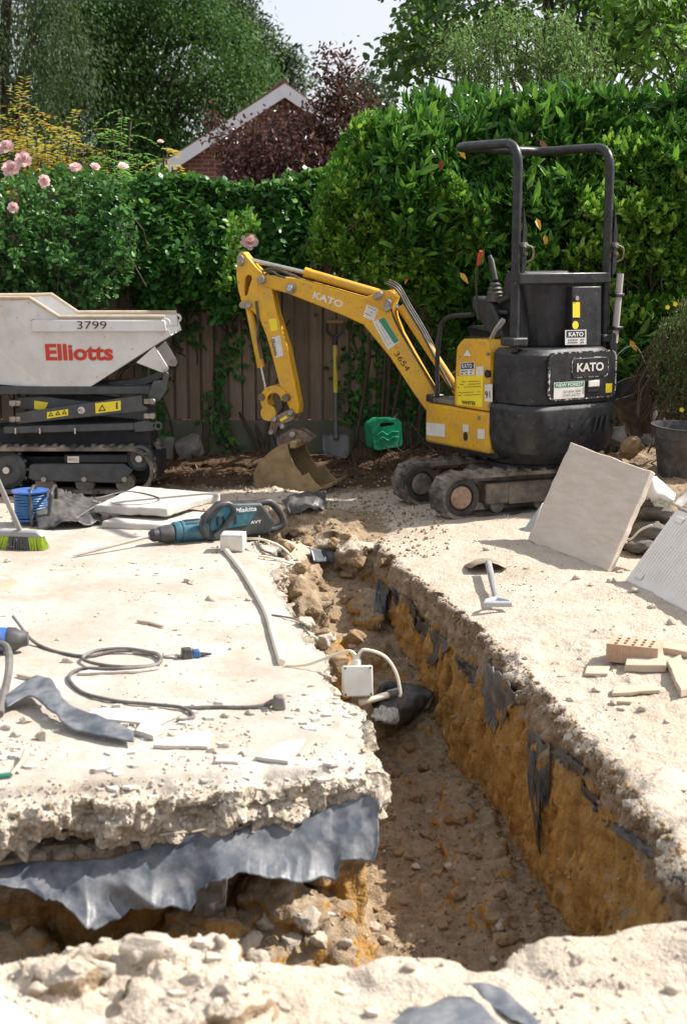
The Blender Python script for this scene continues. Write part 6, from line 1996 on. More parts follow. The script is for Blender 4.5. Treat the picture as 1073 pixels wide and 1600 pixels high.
# extension lead with plug
lead_ = [on(22, 992, 0.08), on(60, 1010, 0.008), on(128, 1028, 0.008), on(180, 1022, 0.012), on(240, 1024, 0.012), on(252, 1038, 0.012), on(228, 1048, 0.018), on(170, 1048, 0.02), on(130, 1036, 0.016), on(150, 1024, 0.018), on(200, 1021, 0.02),
         on(248, 1030, 0.016), on(240, 1046, 0.014), on(180, 1052, 0.018), on(128, 1050, 0.012), on(108, 1062, 0.008), on(130, 1085, 0.008), on(180, 1098, 0.008), on(240, 1105, 0.01), on(285, 1110, 0.01), on(303, 1122, 0.008), on(290, 1128, 0.008), on(276, 1128, 0.008),
         ]
LD = thing('extension_lead', on(200, 1040), 'dusty grey extension lead looped across the slab', 'cable')
wire('cable', lead_, 0.0068, M_CABLE, parent=LD)
wire('cable', [on(288, 1110, 0.01), on(330, 1108, 0.008), on(390, 1108, 0.008), on(425, 1105, 0.015)], 0.0068, M_CABLE, parent=LD)
pc = on(436, 1108, 0.026)
mb = MB()
mb.box(pc, (0.045, 0.05, 0.05), (Vector((0.98, 0.2, 0)), Vector((-0.2, 0.98, 0)), Zd), 0.8)
mb.build('plug', M_CABLE, LD, bev=0.008)
MB().tube([on(415, 1106, 0.014), on(424, 1106, 0.02), pc], [0.007, 0.012, 0.016], 10).build('plug_sleeve', M_CABLE, LD)
wire('grey_hose', [on(0, 1125, 0.02), on(8, 1095, 0.03), on(16, 1065, 0.06), on(12, 1046, 0.09), on(-10, 1045, 0.09), on(-30, 1060, 0.05)], 0.015, M_CABLE, 'thick grey hose looping in at the picture edge on the slab', 'hose')
# blue tool at the edge of the slab
BT = thing('angle_grinder', on(5, 1015), 'blue power tool with black nose lying on the slab edge', 'power tool')
c_ = on(0, 1020, 0.055)
mb = MB()
mb.lathe(c_ - Vector((0.2, 0.02, 0)), (1, 0.1, 0), [(0, 0), (0.045, 0), (0.05, 0.03), (0.05, 0.22), (0.046, 0.235), (0, 0.235)], 18)
mb.build('motor_housing', M_BLUEP, BT)
mb = MB()
mb.lathe(c_ + Vector((0.035, 0.004, 0)), (1, 0.1, 0), [(0, 0), (0.05, 0), (0.048, 0.03), (0.035, 0.05), (0.028, 0.08), (0, 0.08)], 18)
mb.build('gear_head', M_BLACKP, BT)
MB().cyl(c_ + Vector((0.03, -0.03, -0.05)), c_ + Vector((0.03, -0.03, 0.0)), 0.006, 8).build('guard_pin', M_YSTK, BT)

# ------------------------------------------------------------------ demolition breaker
nose = on(238, 852)
ba = Vector((0.80, 0.60, 0)).normalized()
rear_ = on(425, 838)
ba = (rear_ - nose)
ba.z = 0
bl_ = ba.length
ba.normalize()
bb = Vector((ba.y, -ba.x, 0))
BRK = thing('demolition_breaker', (nose + rear_) / 2, 'teal and black electric demolition breaker with its long chisel lying on the slab', 'breaker')
nz0 = nose + Zd * 0.055
def Bk(a, b, z):
    return nz0 + ba * (a * bl_) + bb * b + Zd * z
ch_tip = on(115, 872, 0.012)
ch_dir = (nz0 - ch_tip).normalized()
MB().tube([ch_tip, ch_tip + ch_dir * 0.03, nz0], [0.003, 0.009, 0.010], 10).build('chisel', mat('dusty_chisel', (0.45, 0.41, 0.36), (0.35, 0.31, 0.27), ns=15, rough=0.5, metal=0.3), BRK)
mb = MB()
mb.lathe(Bk(-0.02, 0, 0), ba, [(0, 0), (0.022, 0), (0.036, 0.02), (0.036, 0.05), (0.042, 0.055), (0.05, 0.10), (0.052, 0.13), (0, 0.13)], 22)
mb.build('tool_holder', M_BLACKP, BRK)
mb = MB()
mb.lathe(Bk(0.17, 0, 0.008), ba, [(0, 0), (0.052, 0), (0.056, 0.01), (0.056, 0.035), (0.052, 0.04), (0.058, 0.045), (0.06, 0.17), (0.064, 0.19), (0, 0.19)], 24)
BAR = mb.build('barrel', M_TEAL, BRK)
for k in range(5):
    a = 0.9 + k * 0.45
    d = bb * math.cos(a) + Zd * math.sin(a)
    MB().box(Bk(0.32, 0, 0.008) + d * 0.059, (0.09, 0.004, 0.012), (ba, d, ba.cross(d))).build('vent_slot', M_INK, BAR)
hs = MB()
o_ = rounded([(0.40, -0.055, 0.03), (0.95, -0.055, 0.04), (1.0, 0.02, 0.04), (0.88, 0.135, 0.05), (0.56, 0.15, 0.05), (0.42, 0.07, 0.03)], 5)
hs.prism([Bk(p.x, 0.055, p.y) for p in o_], [Bk(p.x, -0.06, p.y) for p in o_])
HSG = hs.build('motor_housing', M_DKTOOL, BRK, bev=0.022, seg=3)
tl = MB()
o_ = rounded([(0.44, 0.005, 0.02), (0.76, 0.015, 0.02), (0.86, 0.118, 0.03), (0.56, 0.132, 0.03), (0.45, 0.06, 0.02)], 4)
tl.plate([Bk(p.x, 0.058, p.y) for p in o_], bb, 0.01)
tl.build('teal_panel', M_TEAL, HSG, bev=0.003)
text_obj('lettering', 'Makita', Bk(0.645, 0.060, 0.094), Bk(0.83, 0.060, 0.094), bb, M_WHITE, HSG, bold=0.02, lift=0.0015, hgt=0.026, shear=0.2)
text_obj('lettering', 'AVT', Bk(0.78, 0.056, 0.02), Bk(0.87, 0.056, 0.02), bb, M_WHITE, HSG, bold=0.02, lift=0.0015, hgt=0.018)
for k in range(4):
    MB().box(Bk(0.50 + k * 0.05, 0.059, 0.055), (0.012, 0.004, 0.05), (ba, bb, Zd)).build('vent_slot', M_INK, HSG)
q = [Bk(0.40, 0.065, -0.02), Bk(0.36, 0.085, 0.05), Bk(0.42, 0.09, 0.12), Bk(0.56, 0.09, 0.155), Bk(0.62, 0.085, 0.11), Bk(0.56, 0.075, 0.03), Bk(0.47, 0.07, -0.03)]
MB().tube(catmull(q, 5), 0.017, 10).build('side_handle', M_BLACKP, BRK)
q = [Bk(0.86, 0.0, 0.12), Bk(0.98, 0.0, 0.125), Bk(1.06, 0, 0.07), Bk(1.10, 0, 0.0), Bk(1.02, 0, -0.035), Bk(0.94, 0, -0.03)]
MB().tube(catmull(q, 5), 0.021, 12).build('rear_handle', M_BLACKP, BRK)

# ------------------------------------------------------------------ broom, cable reel, pavers
BRM = thing('broom', on(30, 860), 'broom with lime green and grey bristles standing on the slab', 'broom')
hb = on(35, 858)
bx = Vector((0.97, -0.15, 0)).normalized()
by = Vector((0.15, 0.97, 0)).normalized()
MB().box(hb + Zd * 0.088 - bx * 0.02, (0.30, 0.055, 0.035), (bx, by, Zd), 0.75).build('broom_head', M_GRAYP, BRM, bev=0.01)
M_LIME = mat('lime_bristle', (0.42, 0.55, 0.03), (0.33, 0.45, 0.03), ns=30, rough=0.6)
M_GBR = mat('grey_bristle', (0.09, 0.09, 0.085), rough=0.7)
for nm, c0, c1, m in (('lime_bristles', -0.165, -0.07, M_LIME), ('grey_bristles', -0.07, 0.05, M_GBR), ('lime_bristles', 0.05, 0.135, M_LIME)):
    mb = MB()
    n = int((c1 - c0) / 0.006)
    for k in range(n):
        for j in range(6):
            t = c0 + (c1 - c0) * (k + random.random()) / n
            b0_ = hb + bx * (t * 0.9) + by * ((j - 2.5) * 0.009) + Zd * 0.072
            b1_ = hb + bx * (t * 1.08 + random.gauss(0, 0.003)) + by * ((j - 2.5) * 0.015 + random.gauss(0, 0.004)) + Zd * 0.003
            mb.tube([b0_, b1_], [0.0026, 0.002], 3, caps=False)
    tag(mb.build(nm, m, BRM), kind='stuff')
MB().tube([hb + Zd * 0.09, hb + Zd * 0.11 + bx * -0.01, A(-25, 700, 7.0)], [0.02, 0.014, 0.013], 12).build('handle', M_GRAYP, BRM)
REEL = thing('cable_reel', on(50, 818), 'blue cable reel in a black tubular stand behind the broom', 'cable reel')
rc = on(45, 822, 0.115) + Vector((0, 0.08, 0))
mb = MB()
mb.lathe(rc - Vector((0, 0, 0.085)), Zd, [(0, 0), (0.105, 0), (0.105, 0.008), (0.05, 0.012), (0.05, 0.155), (0.105, 0.16), (0.11, 0.17), (0.06, 0.172), (0, 0.172)], 28)
mb.build('drum', M_BLUEP, REEL)
mb = MB()
for k in range(9):
    z = rc.z - 0.065 + k * 0.0155
    mb.tube([Vector((rc.x + 0.09 * math.cos(a), rc.y + 0.09 * math.sin(a), z + 0.003 * math.sin(3 * a + k))) for a in [2 * math.pi * i / 20 for i in range(20)]], 0.008, 6, closed=True)
tag(mb.build('coiled_cable', M_BLUEC, REEL), kind='stuff')
for s_ in (-0.5, 1):
    q = [rc + Vector((0.06 * s_ + 0.06, -0.11, -0.11)), rc + Vector((0.08 * s_ + 0.06, -0.10, 0.05)), rc + Vector((0.08 * s_ + 0.06, -0.06, 0.09)), rc + Vector((0.08 * s_ + 0.06, 0.06, 0.09)), rc + Vector((0.06 * s_ + 0.06, 0.11, -0.11))]
    MB().tube(catmull(q, 5), 0.011, 10).build('stand', M_BLACKP, REEL)
def slab_piece(name, pts, th, m, label, cat, group=None, z=None, jag=0.006, seed=0, tilt=None, bev_=0.004):
    """flat broken piece: outline points on the ground, th thick"""
    P = []
    n = len(pts)
    for i in range(n):
        a, b = Vector(pts[i]), Vector(pts[(i + 1) % n])
        k = max(1, int((b - a).length / 0.035))
        P += [a.lerp(b, j / k) for j in range(k)]
    arr = np.array([p[:] for p in P])
    jx, jy = fbm(arr, 24, 2, seed) * jag, fbm(arr, 24, 2, seed + 5) * jag
    mb = MB()
    lo = [p + Vector((a, b, 0)) for p, a, b in zip(P, jx, jy)]
    hi = [p + Vector((a * 0.4 + b * 0.4, b * 0.4, th)) for p, a, b in zip(P, jx, jy)]
    mb.prism(lo, hi)
    o = mb.build(name, m, origin=sum(P, Vector()) / len(P), bev=bev_)
    return tag(o, label, cat, group)
slab_piece('paving_slab', [on(160, 826, 0.0), on(300, 834, 0.0), on(345, 812, 0.0), on(215, 806, 0.0)], 0.045, M_PAVER, 'pale paving slab lying flat under another behind the breaker', 'paving slab', seed=2, jag=0.018, bev_=0.009)
z0 = gz(-1.2, 8.0)
slab_piece('paving_slab', [p + Zd * 0.062 for p in (on(150, 818), on(262, 824), on(345, 798), on(215, 786))], 0.05, M_PAVER, 'pale paving slab lying on top of another behind the breaker', 'paving slab', seed=4, jag=0.018, bev_=0.009)
wire('loose_cable', [on(150, 805, 0.10), on(200, 798, 0.12), on(248, 808, 0.12), on(235, 818, 0.12), on(190, 818, 0.11), on(160, 812, 0.10), on(110, 824, 0.03)], 0.006, M_CABLE, 'dark cable curling over the stacked paving slabs', 'cable')

# ------------------------------------------------------------------ stones
def stone_mesh(seed, flat=0.7, m=None, sub=2, knock=7):
    bm = bmesh.new()
    bmesh.ops.create_icosphere(bm, subdivisions=sub, radius=1.0)
    P = np.array([v.co[:] for v in bm.verts])
    d = 1 + 0.30 * fbm(P + seed * 7.3, 0.9, 3, seed)
    # knock flats off it
    rr = np.random.default_rng(seed)
    Q = P * d[:, None]
    for k in range(knock):
        n = unit(rr.normal(size=3))
        h = Q @ n
        lim = rr.uniform(0.52, 0.85)
        Q = Q - np.maximum(h - lim, 0)[:, None] * n
    Q *= (1 + 0.16 * np.abs(fbm(P + seed, 2.2, 4, seed + 50)) + 0.05 * fbm(P + seed, 7, 2, seed + 60))[:, None]
    Q *= np.array([1, rr.uniform(0.65, 0.95), flat])
    for v, p in zip(bm.verts, Q):
        v.co = p
    me = bpy.data.meshes.new('stone')
    bm.to_mesh(me)
    bm.free()
    me.polygons.foreach_set('use_smooth', [True] * len(me.polygons))
    if m:
        me.materials.append(m)
    return me
STM = {}
def stone(p, r, m, label, cat='stone', group=None, flat=0.7, name='stone', sink=0.35, seed=None):
    seed = random.randrange(9) if seed is None else seed
    key = (seed, flat, m.name)
    if key not in STM:
        STM[key] = stone_mesh(seed + 1, flat, m, 4 if r > 0.028 else 3)
    o = bpy.data.objects.new(name, STM[key])
    COL.objects.link(o)
    o.location = Vector(p) + Zd * (r * flat * (1 - 2 * sink) * 0.8)
    o.scale = (r, r, r)
    o.rotation_euler = (random.uniform(-.3, .3), random.uniform(-.3, .3), random.uniform(0, 6.28))
    return tag(o, label, cat, group)
def stones(px_list, m, label, group, flat=0.7, cat='stone', name='stone', sink=0.42):
    for px, py, r in px_list:
        p = hit(px, py)
        if p is not None:
            stone(p, r, m, label, cat, group, flat, name, sink)
# two boulders by the fence
bo_ = link('boulder', stone_mesh(4, 1.0, None, 4, 2), M_GSTONE)
bo_.location = A(293, 700, 10.85)
bo_.scale = (0.115, 0.10, 0.125)
tag(bo_, 'rounded grey-brown boulder against the foot of the fence', 'stone')
slab_o = MB()
slab_o.box(A(254, 705, 10.9), (0.2, 0.1, 0.22))
tag(slab_o.build('stone_block', M_GSTONE, origin=A(254, 725, 10.9), bev=0.02), 'squared grey stone block beside the boulder at the fence', 'stone block')
# along the near bank
L1 = 'pale rubble lump in the crumbled near bank'
stones([(215, 1492, 0.045), (160, 1510, 0.04), (120, 1510, 0.035), (250, 1525, 0.035), (300, 1530, 0.032), (350, 1540, 0.03), (180, 1560, 0.035), (440, 1570, 0.022), (60, 1545, 0.025), (330, 1575, 0.025), (900, 1500, 0.022), (770, 1500, 0.02), (640, 1512, 0.018)],
       M_STONE, L1, 'rubble along the near bank', flat=0.62, sink=0.6)
stones([(1050, 1550, 0.022)], M_STONE, 'single flat pebble alone on the smooth near bank', None, 0.5)
slab_piece('rubble_slab', [on(180, 1500, 0.01), on(250, 1508, 0.012), on(262, 1492, 0.02), on(205, 1486, 0.02)], 0.022, M_STONE, 'flat pale stone capping the lumpy heap on the near bank', 'stone', seed=9, jag=0.012, bev_=0.008)
# on the trench floor and foot of the pillar
stones([(388, 1478, 0.045), (480, 1440, 0.04), (455, 1475, 0.04), (500, 1470, 0.03), (420, 1445, 0.04), (345, 1470, 0.025), (405, 1500, 0.03), (540, 1475, 0.02)], M_STONE, 'pale rubble stone at the foot of the soil pillar', 'rubble by the soil pillar')
stones([(310, 1455, 0.03), (30, 1450, 0.035), (80, 1440, 0.03), (200, 1455, 0.03), (360, 1430, 0.03)], M_CLOD, 'brown clay clod in the shaded trench under the membrane', 'clods under the membrane')
stones([(700, 1355, 0.018), (650, 1355, 0.016), (610, 1445, 0.022), (660, 1450, 0.012), (640, 1465, 0.018), (585, 1450, 0.03), (600, 1470, 0.025), (620, 1480, 0.015), (660, 1472, 0.012), (615, 1380, 0.012), (670, 1270, 0.014), (740, 1375, 0.014), (600, 1330, 0.012), (780, 1450, 0.02)], M_STONE, 'small pale stone lying loose on the trench floor', 'stones on the trench floor')
stones([(650, 1250, 0.035), (710, 1280, 0.04), (620, 1210, 0.03), (670, 1310, 0.035), (740, 1340, 0.035), (690, 1240, 0.03), (780, 1400, 0.035), (640, 1170, 0.03), (600, 1150, 0.03), (720, 1400, 0.03), (790, 1470, 0.035), (660, 1200, 0.025), (610, 1280, 0.022)], M_CLOD, 'brown soil clod on the trench floor', 'clods on the trench floor')
stones([(505, 995, 0.055), (470, 890, 0.05), (500, 920, 0.05), (540, 940, 0.05), (555, 1000, 0.05), (590, 1020, 0.055), (575, 1040, 0.04), (520, 970, 0.05), (450, 860, 0.04), (480, 850, 0.05), (520, 850, 0.04), (560, 880, 0.05), (600, 880, 0.04), (490, 960, 0.04), (530, 1040, 0.05), (545, 900, 0.04), (615, 1040, 0.035), (460, 930, 0.04), (440, 850, 0.03), (500, 830, 0.035), (540, 840, 0.03), (470, 830, 0.03)], M_CLOD, 'dark earth lump in the collapsed end of the trench', 'earth lumps at the trench end')
stones([(505, 1000, 0.06), (480, 975, 0.035), (550, 1010, 0.022)], M_STONE, 'pale broken concrete lump wedged at the slab edge in the trench end', 'concrete lumps at the slab edge')
# on the slab
stones([(295, 910, 0.03), (302, 912, 0.02), (330, 938, 0.03), (388, 938, 0.02), (318, 888, 0.012), (12, 878, 0.02), (106, 1035, 0.022), (262, 1040, 0.014), (390, 1115, 0.02), (350, 1120, 0.018), (466, 1110, 0.014), (70, 1155, 0.03), (25, 1150, 0.02), (40, 1128, 0.022), (10, 1140, 0.02), (300, 1160, 0.02), (330, 1175, 0.02), (350, 1168, 0.018), (380, 1180, 0.016), (270, 1150, 0.014), (230, 1135, 0.014), (500, 1110, 0.012), (360, 1015, 0.008), (404, 1030, 0.01), (160, 1000, 0.012), (90, 1000, 0.01)], M_STONE, 'small buff stone lying loose on the slab', 'stones on the slab')
stones([(20, 1355, 0.05), (60, 1340, 0.035), (100, 1335, 0.03), (130, 1330, 0.025), (5, 1380, 0.04), (160, 1330, 0.02)], M_STONE, 'pale rubble stone caught above the hanging membrane', 'rubble above the membrane')
# right bank
stones([(760, 860, 0.02), (900, 905, 0.03), (925, 915, 0.022), (955, 910, 0.03), (968, 895, 0.02), (990, 925, 0.025), (1015, 950, 0.025), (1050, 975, 0.03), (820, 1030, 0.012), (870, 1010, 0.012), (905, 1030, 0.014), (930, 985, 0.012), (1000, 1110, 0.02), (930, 1080, 0.018), (890, 1095, 0.016), (960, 1100, 0.02), (870, 925, 0.01), (1040, 1130, 0.015), (990, 1150, 0.012), (700, 850, 0.016), (665, 870, 0.02), (640, 860, 0.018)], M_STONE, 'small pale stone on the sandy right-hand bank', 'stones on the sandy bank')
# rockery beside the leaning slab
M_SLATE = concrete_mat('dark_slate_stone', (0.12, 0.11, 0.095), (0.19, 0.175, 0.155), (0.09, 0.08, 0.06))
rk = [(985, 885, 0.10, 7.25), (1000, 858, 0.13, 7.3), (972, 860, 0.11, 7.4), (1010, 832, 0.14, 7.35), (985, 836, 0.12, 7.45), (1025, 806, 0.13, 7.4), (962, 893, 0.09, 7.15), (1040, 836, 0.12, 7.3), (1000, 812, 0.13, 7.5), (1020, 788, 0.12, 7.5), (1035, 870, 0.12, 7.1)]
for i, (px, py, r, Y) in enumerate(rk):
    o = stone(A(px, py, Y), r, M_SLATE, 'flat grey stone stacked behind the leaning slab', 'stone', 'stones stacked behind the leaning slab', 0.4)
    o.rotation_euler = (random.uniform(-.15, .15), random.uniform(-.15, .15), random.uniform(0, 6))
for px, py, r, Y, lb in ((985, 705, 0.11, 8.5, 'mossy brown rock behind the top of the leaning slab'), (965, 688, 0.09, 8.8, 'pale flat stone behind the excavator tail'), (1015, 690, 0.07, 8.8, 'small rock between the two black buckets')):
    stone(A(px, py, Y), r, M_GSTONE if px != 985 else M_CLOD, lb, flat=0.6)

def scatter(name, n, gen, r0, r1, m, label):
    """uncountable crumbs strewn over an area, one mesh"""
    oc = np.array([(1, 0, 0), (-1, 0, 0), (0, 1, 0), (0, -1, 0), (0, 0, 1), (0, 0, -1)], float)
    T = np.array([(0, 2, 4), (2, 1, 4), (1, 3, 4), (3, 0, 4), (2, 0, 5), (1, 2, 5), (3, 1, 5), (0, 3, 5)])
    V, F = [], []
    for i in range(n):
        p = gen()
        if p is None:
            continue
        r = r0 + (r1 - r0) * random.random() ** 3
        o = np.array(Euler((random.uniform(0, 3), random.uniform(0, 3), random.uniform(0, 6))).to_matrix())
        q = (oc * rng.uniform(0.55, 1.15, (6, 1)) * np.array([1, .8, .6])) @ o.T * r + np.array(p) + [0, 0, r * 0.2]
        F.append(T + len(V) * 6)
        V.append(q)
    o = link(name, npmesh(name, np.concatenate(V), np.concatenate(F)), m)
    return tag(o, label, kind='stuff')
def chips(name, n, gen, r0, r1, m, label):
    V, F = [], []
    for i in range(n):
        p = gen()
        if p is None:
            continue
        r = r0 + (r1 - r0) * random.random() ** 2
        k = random.choice((4, 5, 6))
        a0_ = random.uniform(0, 6.28)
        h = r * random.uniform(0.15, 0.4)
        ring_ = [(r * random.uniform(.6, 1.15) * math.cos(a0_ + 6.283 * q / k), r * random.uniform(.6, 1.1) * 0.8 * math.sin(a0_ + 6.283 * q / k)) for q in range(k)]
        tx, ty_ = random.uniform(-.15, .15), random.uniform(-.15, .15)
        b = len(V)
        V += [(p[0] + x, p[1] + y, p[2] + x * tx + y * ty_ - 0.001) for x, y in ring_] + [(p[0] + x * .92, p[1] + y * .92, p[2] + x * tx + y * ty_ + h) for x, y in ring_]
        F += [tuple(b + k + q for q in range(k))] + [(b + q, b + (q + 1) % k, b + k + (q + 1) % k, b + k + q) for q in range(k)]
    me = bpy.data.meshes.new(name)
    me.from_pydata(V, [], F)
    return tag(link(name, me, m), label, kind='stuff')
def gen_px(x0, x1, y0, y1, bias=None):
    def g():
        return hit(random.uniform(x0, x1), random.uniform(y0, y1))
    return g
def gen_xy(x0, x1, y0, y1, dens=None, thr=0.0, zmax=9.0):
    def g():
        for _ in range(8):
            x, y = random.uniform(x0, x1), random.uniform(y0, y1)
            if dens is None or mnoise.noise(Vector((x * dens, y * dens, 3.3))) > thr:
                z = sz(x, y)
                if z < zmax:
                    return (x, y, z)
        return None
    return g
scatter('gravel', 1300, gen_xy(-1.1, 1.3, 2.3, 3.15, 4, 0.05), 0.002, 0.012, M_STONE, 'crumbs of soil and stone on the near bank')
scatter('gravel', 900, gen_xy(0.7, 1.9, 3.2, 7.8, 3, 0.15), 0.002, 0.011, M_STONE, 'stone crumbs on the sandy bank')
scatter('gravel', 800, gen_xy(-2.0, 0.0, 4.1, 8.2, 2.5, 0.15), 0.0015, 0.009, M_STONE, 'grit on the concrete slab')
scatter('gravel', 700, gen_xy(-1.3, 0.12, 4.02, 4.9, 3.5, 0.05), 0.003, 0.013, M_STONE, 'broken grit along the slab edge')
chips('rubble_chips', 260, gen_xy(-1.5, 0.1, 4.1, 5.0, 3.0, -0.1), 0.006, 0.030, M_FRAG, 'flat screed chips strewn along the broken slab edge')
chips('rubble_chips', 200, gen_xy(-2.0, -0.1, 4.6, 8.0, 2.0, 0.1), 0.004, 0.018, M_STONE, 'flat chips on the slab')
chips('rubble_chips', 170, gen_xy(-1.1, 1.2, 2.3, 3.12, 3.0, -0.1), 0.006, 0.030, M_STONE, 'angular crust pieces on the near bank')
chips('rubble_chips', 160, gen_xy(0.75, 1.7, 3.4, 7.2, 3.0, 0.0), 0.005, 0.020, M_STONE, 'angular chips on the sandy bank')
chips('rubble_chips', 240, gen_xy(0.05, 0.7, 3.2, 6.8, 3.0, -0.1, -0.25), 0.006, 0.030, M_CLOD, 'angular soil pieces on the trench floor')
scatter('soil_crumbs', 2400, gen_xy(0.0, 0.95, 3.2, 7.8, zmax=-0.25), 0.003, 0.016, M_CLOD, 'crumbled soil on the trench floor')
scatter('aggregate', 700, gen_px(0, 592, 1225, 1335), 0.003, 0.014, M_GSTONE, 'aggregate showing in the broken slab face')
scatter('aggregate', 600, gen_px(0, 592, 1215, 1335), 0.003, 0.012, M_STONE, 'pale aggregate showing in the broken slab face')
def gen_wall():
    t = random.random() ** 0.8
    xs_ = [600, 700, 830, 930, 1073]
    y0 = [860, 935, 1050, 1160, 1335]
    x = 600 + 473 * t
    y = float(np.interp(x, xs_, y0)) + abs(random.gauss(0, 35)) * (0.5 + t)
    return hit(x, y)
scatter('soil_crumbs', 1100, gen_wall, 0.003, 0.016, M_CLOD, 'crumbs and small stones embedded below the trench lip')
scatter('soil_crumbs', 260, gen_wall, 0.003, 0.012, M_STONE, 'pale stones embedded below the trench lip')
scatter('soil_crumbs', 1500, gen_xy(-0.7, 0.6, 7.4, 9.4), 0.003, 0.022, M_CLOD, 'crumbled soil around the spoil heap')
scatter('gravel', 1500, gen_xy(-2.4, 1.0, 8.3, 10.0), 0.003, 0.02, M_STONE, 'stone crumbs in front of the machines')
M_LITTER = mat('dead_leaf', (0.16, 0.08, 0.035), (0.09, 0.05, 0.028), ns=20, rough=0.8)
P_ = np.array([(x_, y_, gz(x_, y_) + 0.008) for x_, y_ in zip(rng.uniform(-2.7, 2.4, 1500), rng.uniform(9.7, 11.05, 1500))])
V, F = leaf_arrays(P_, rng.normal(0, 1, (1500, 3)) * [1, 1, .3], np.array([0, 0, 1]) + rng.normal(0, .4, (1500, 3)), rng.uniform(.03, .07, 1500), rng.uniform(.015, .03, 1500), 'quad')
tag(link('leaf_litter', npmesh('leaf_litter', V, F), M_LITTER), 'brown leaf litter along the foot of the fence', kind='stuff')
mb = MB()
for k in range(90):
    x_, y_ = random.uniform(0.05, 1.0), random.uniform(10.1, 11.0)
    a = Vector((x_, y_, gz(x_, y_)))
    d = Vector((random.gauss(0, .5), random.gauss(-.1, .3), random.uniform(.1, .9))).normalized()
    mb.tube([a, a + d * random.uniform(.08, .35) + Vector((0, 0, random.uniform(-.05, .05)))], [0.005, 0.002], 4, caps=False)
tag(mb.build('dead_twigs', M_TWIG), 'dry twigs sticking up beside the green fuel can', kind='stuff')

# ------------------------------------------------------------------ fragments on the slab
frags = [((398, 1188), (450, 1195), (480, 1160), (440, 1165), 0.012, 'broken pale tile lying near the slab corner'),
         ((240, 1170), (326, 1172), (330, 1148), (285, 1152), 0.012, 'pale tile piece beside the end of the membrane strip'),
         ((212, 1150), (240, 1158), (258, 1145), (225, 1132), 0.018, 'small pale screed lump between lead and membrane'),
         ((335, 1195), (372, 1195), (376, 1185), (340, 1182), 0.010, 'thin screed sliver on the crumbling slab corner'),
         ((120, 1056), (215, 1052), (250, 1046), (165, 1042), 0.010, 'thin screed plate under the looped extension lead'),
         ((118, 1125), (240, 1138), (285, 1120), (160, 1112), 0.014, 'long screed plate behind the membrane strip'),
         ((255, 1028), (278, 1030), (275, 1022), (258, 1020), 0.008, 'small screed chip next to the cable loop')]
for i, (a, b, c, d, th, lb) in enumerate(frags):
    slab_piece('screed_fragment', [on(*q) + Zd * 0.002 for q in (a, b, c, d)], th, M_FRAG, lb, 'fragment', seed=20 + i, bev_=0.002)
sticks = [((215, 973), (256, 982), 'short dry stick on the middle of the slab'), ((255, 1028), (290, 1029), 'pale wood sliver beside the cable loop'), ((28, 1058), (78, 1072), 'brown stick beside the grey hose'), ((208, 1022), (245, 1026), 'brown sliver lying inside the cable loop')]
for a, b, lb in sticks:
    o = MB().tube([on(*a, 0.008), on((a[0] + b[0]) / 2, (a[1] + b[1]) / 2 - 1, 0.009), on(*b, 0.008)], [0.006, 0.008, 0.005], 7).build('stick', M_WOOD, origin=on(*a))
    tag(o, lb, 'stick')
BC = thing('bolster_head', on(300, 1028), 'small black and blue tool bit lying on the slab', 'tool bit')
c_ = on(292, 1028, 0.02)
MB().box(c_, (0.045, 0.05, 0.04), (Vector((.95, .3, 0)), Vector((-.3, .95, 0)), Zd), 0.85).build('head', M_BLACKP, BC, bev=0.005)
MB().box(c_ + Vector((0.035, 0.012, -0.004)), (0.035, 0.04, 0.03), (Vector((.95, .3, 0)), Vector((-.3, .95, 0)), Zd), 0.85).build('collar', M_BLUEC, BC, bev=0.005)
MB().tube([c_ + Vector((0.04, 0.012, -0.01)), c_ + Vector((0.095, 0.03, -0.012))], [0.012, 0.004], 8).build('blade', M_BLACKP, BC)
BRU = thing('paint_brush', on(25, 1205), 'small worn brush with a green handle at the slab edge', 'brush')
MB().tube([on(-10, 1218, 0.01), on(18, 1216, 0.012)], 0.008, 8).build('handle', mat('green_handle', (0.02, 0.18, 0.12), rough=0.5), BRU)
MB().tube([on(18, 1216, 0.012), on(34, 1198, 0.014), on(42, 1184, 0.02)], [0.006, 0.007, 0.012], 8).build('bristles', M_WOOD, BRU)
o = MB().lathe(on(-15, 912) - Vector((0.12, 0, 0.004)), Zd, [(0.262, 0), (0.25, 0.005), (0.225, 0.008), (0.20, 0.006), (0, 0.006)], 40).build('sand_patch', mat('damp_sand', (0.34, 0.265, 0.18), (0.42, 0.34, 0.25), ns=20, rough=0.95, bump=0.5, bs=120), origin=on(-15, 912))
tag(o, 'round patch of damp sand left on the slab at the picture edge', 'sand')
slab_piece('board_offcut', [A(-60, 1640, 2.5), A(75, 1625, 2.5), A(20, 1580, 2.6), A(-40, 1545, 2.68)], 0.02, M_PVC, 'blurred white board corner at the nearest bottom edge', 'board', seed=40, jag=0.002)
roots = [[(300, 1300), (330, 1295), (360, 1298), (395, 1285)], [(370, 1308), (400, 1298), (430, 1300), (458, 1282)], [(250, 1305), (270, 1302), (292, 1300)]]
for i, r_ in enumerate(roots):
    q = [A(x, y, 3.86 + 0.0006 * x - 0.02) for x, y in r_]
    o = MB().tube(catmull(q, 5), [0.003 + 0.002 * math.sin(k * 0.3) for k in range(len(r_) * 5 - 4)], 6).build('dry_root', M_WOOD, origin=q[0])
    tag(o, ('thin dry root on the slab edge above the membrane fold', 'forked dry root lying over the bright membrane', 'short dry root poking out of the broken concrete')[i], 'root')
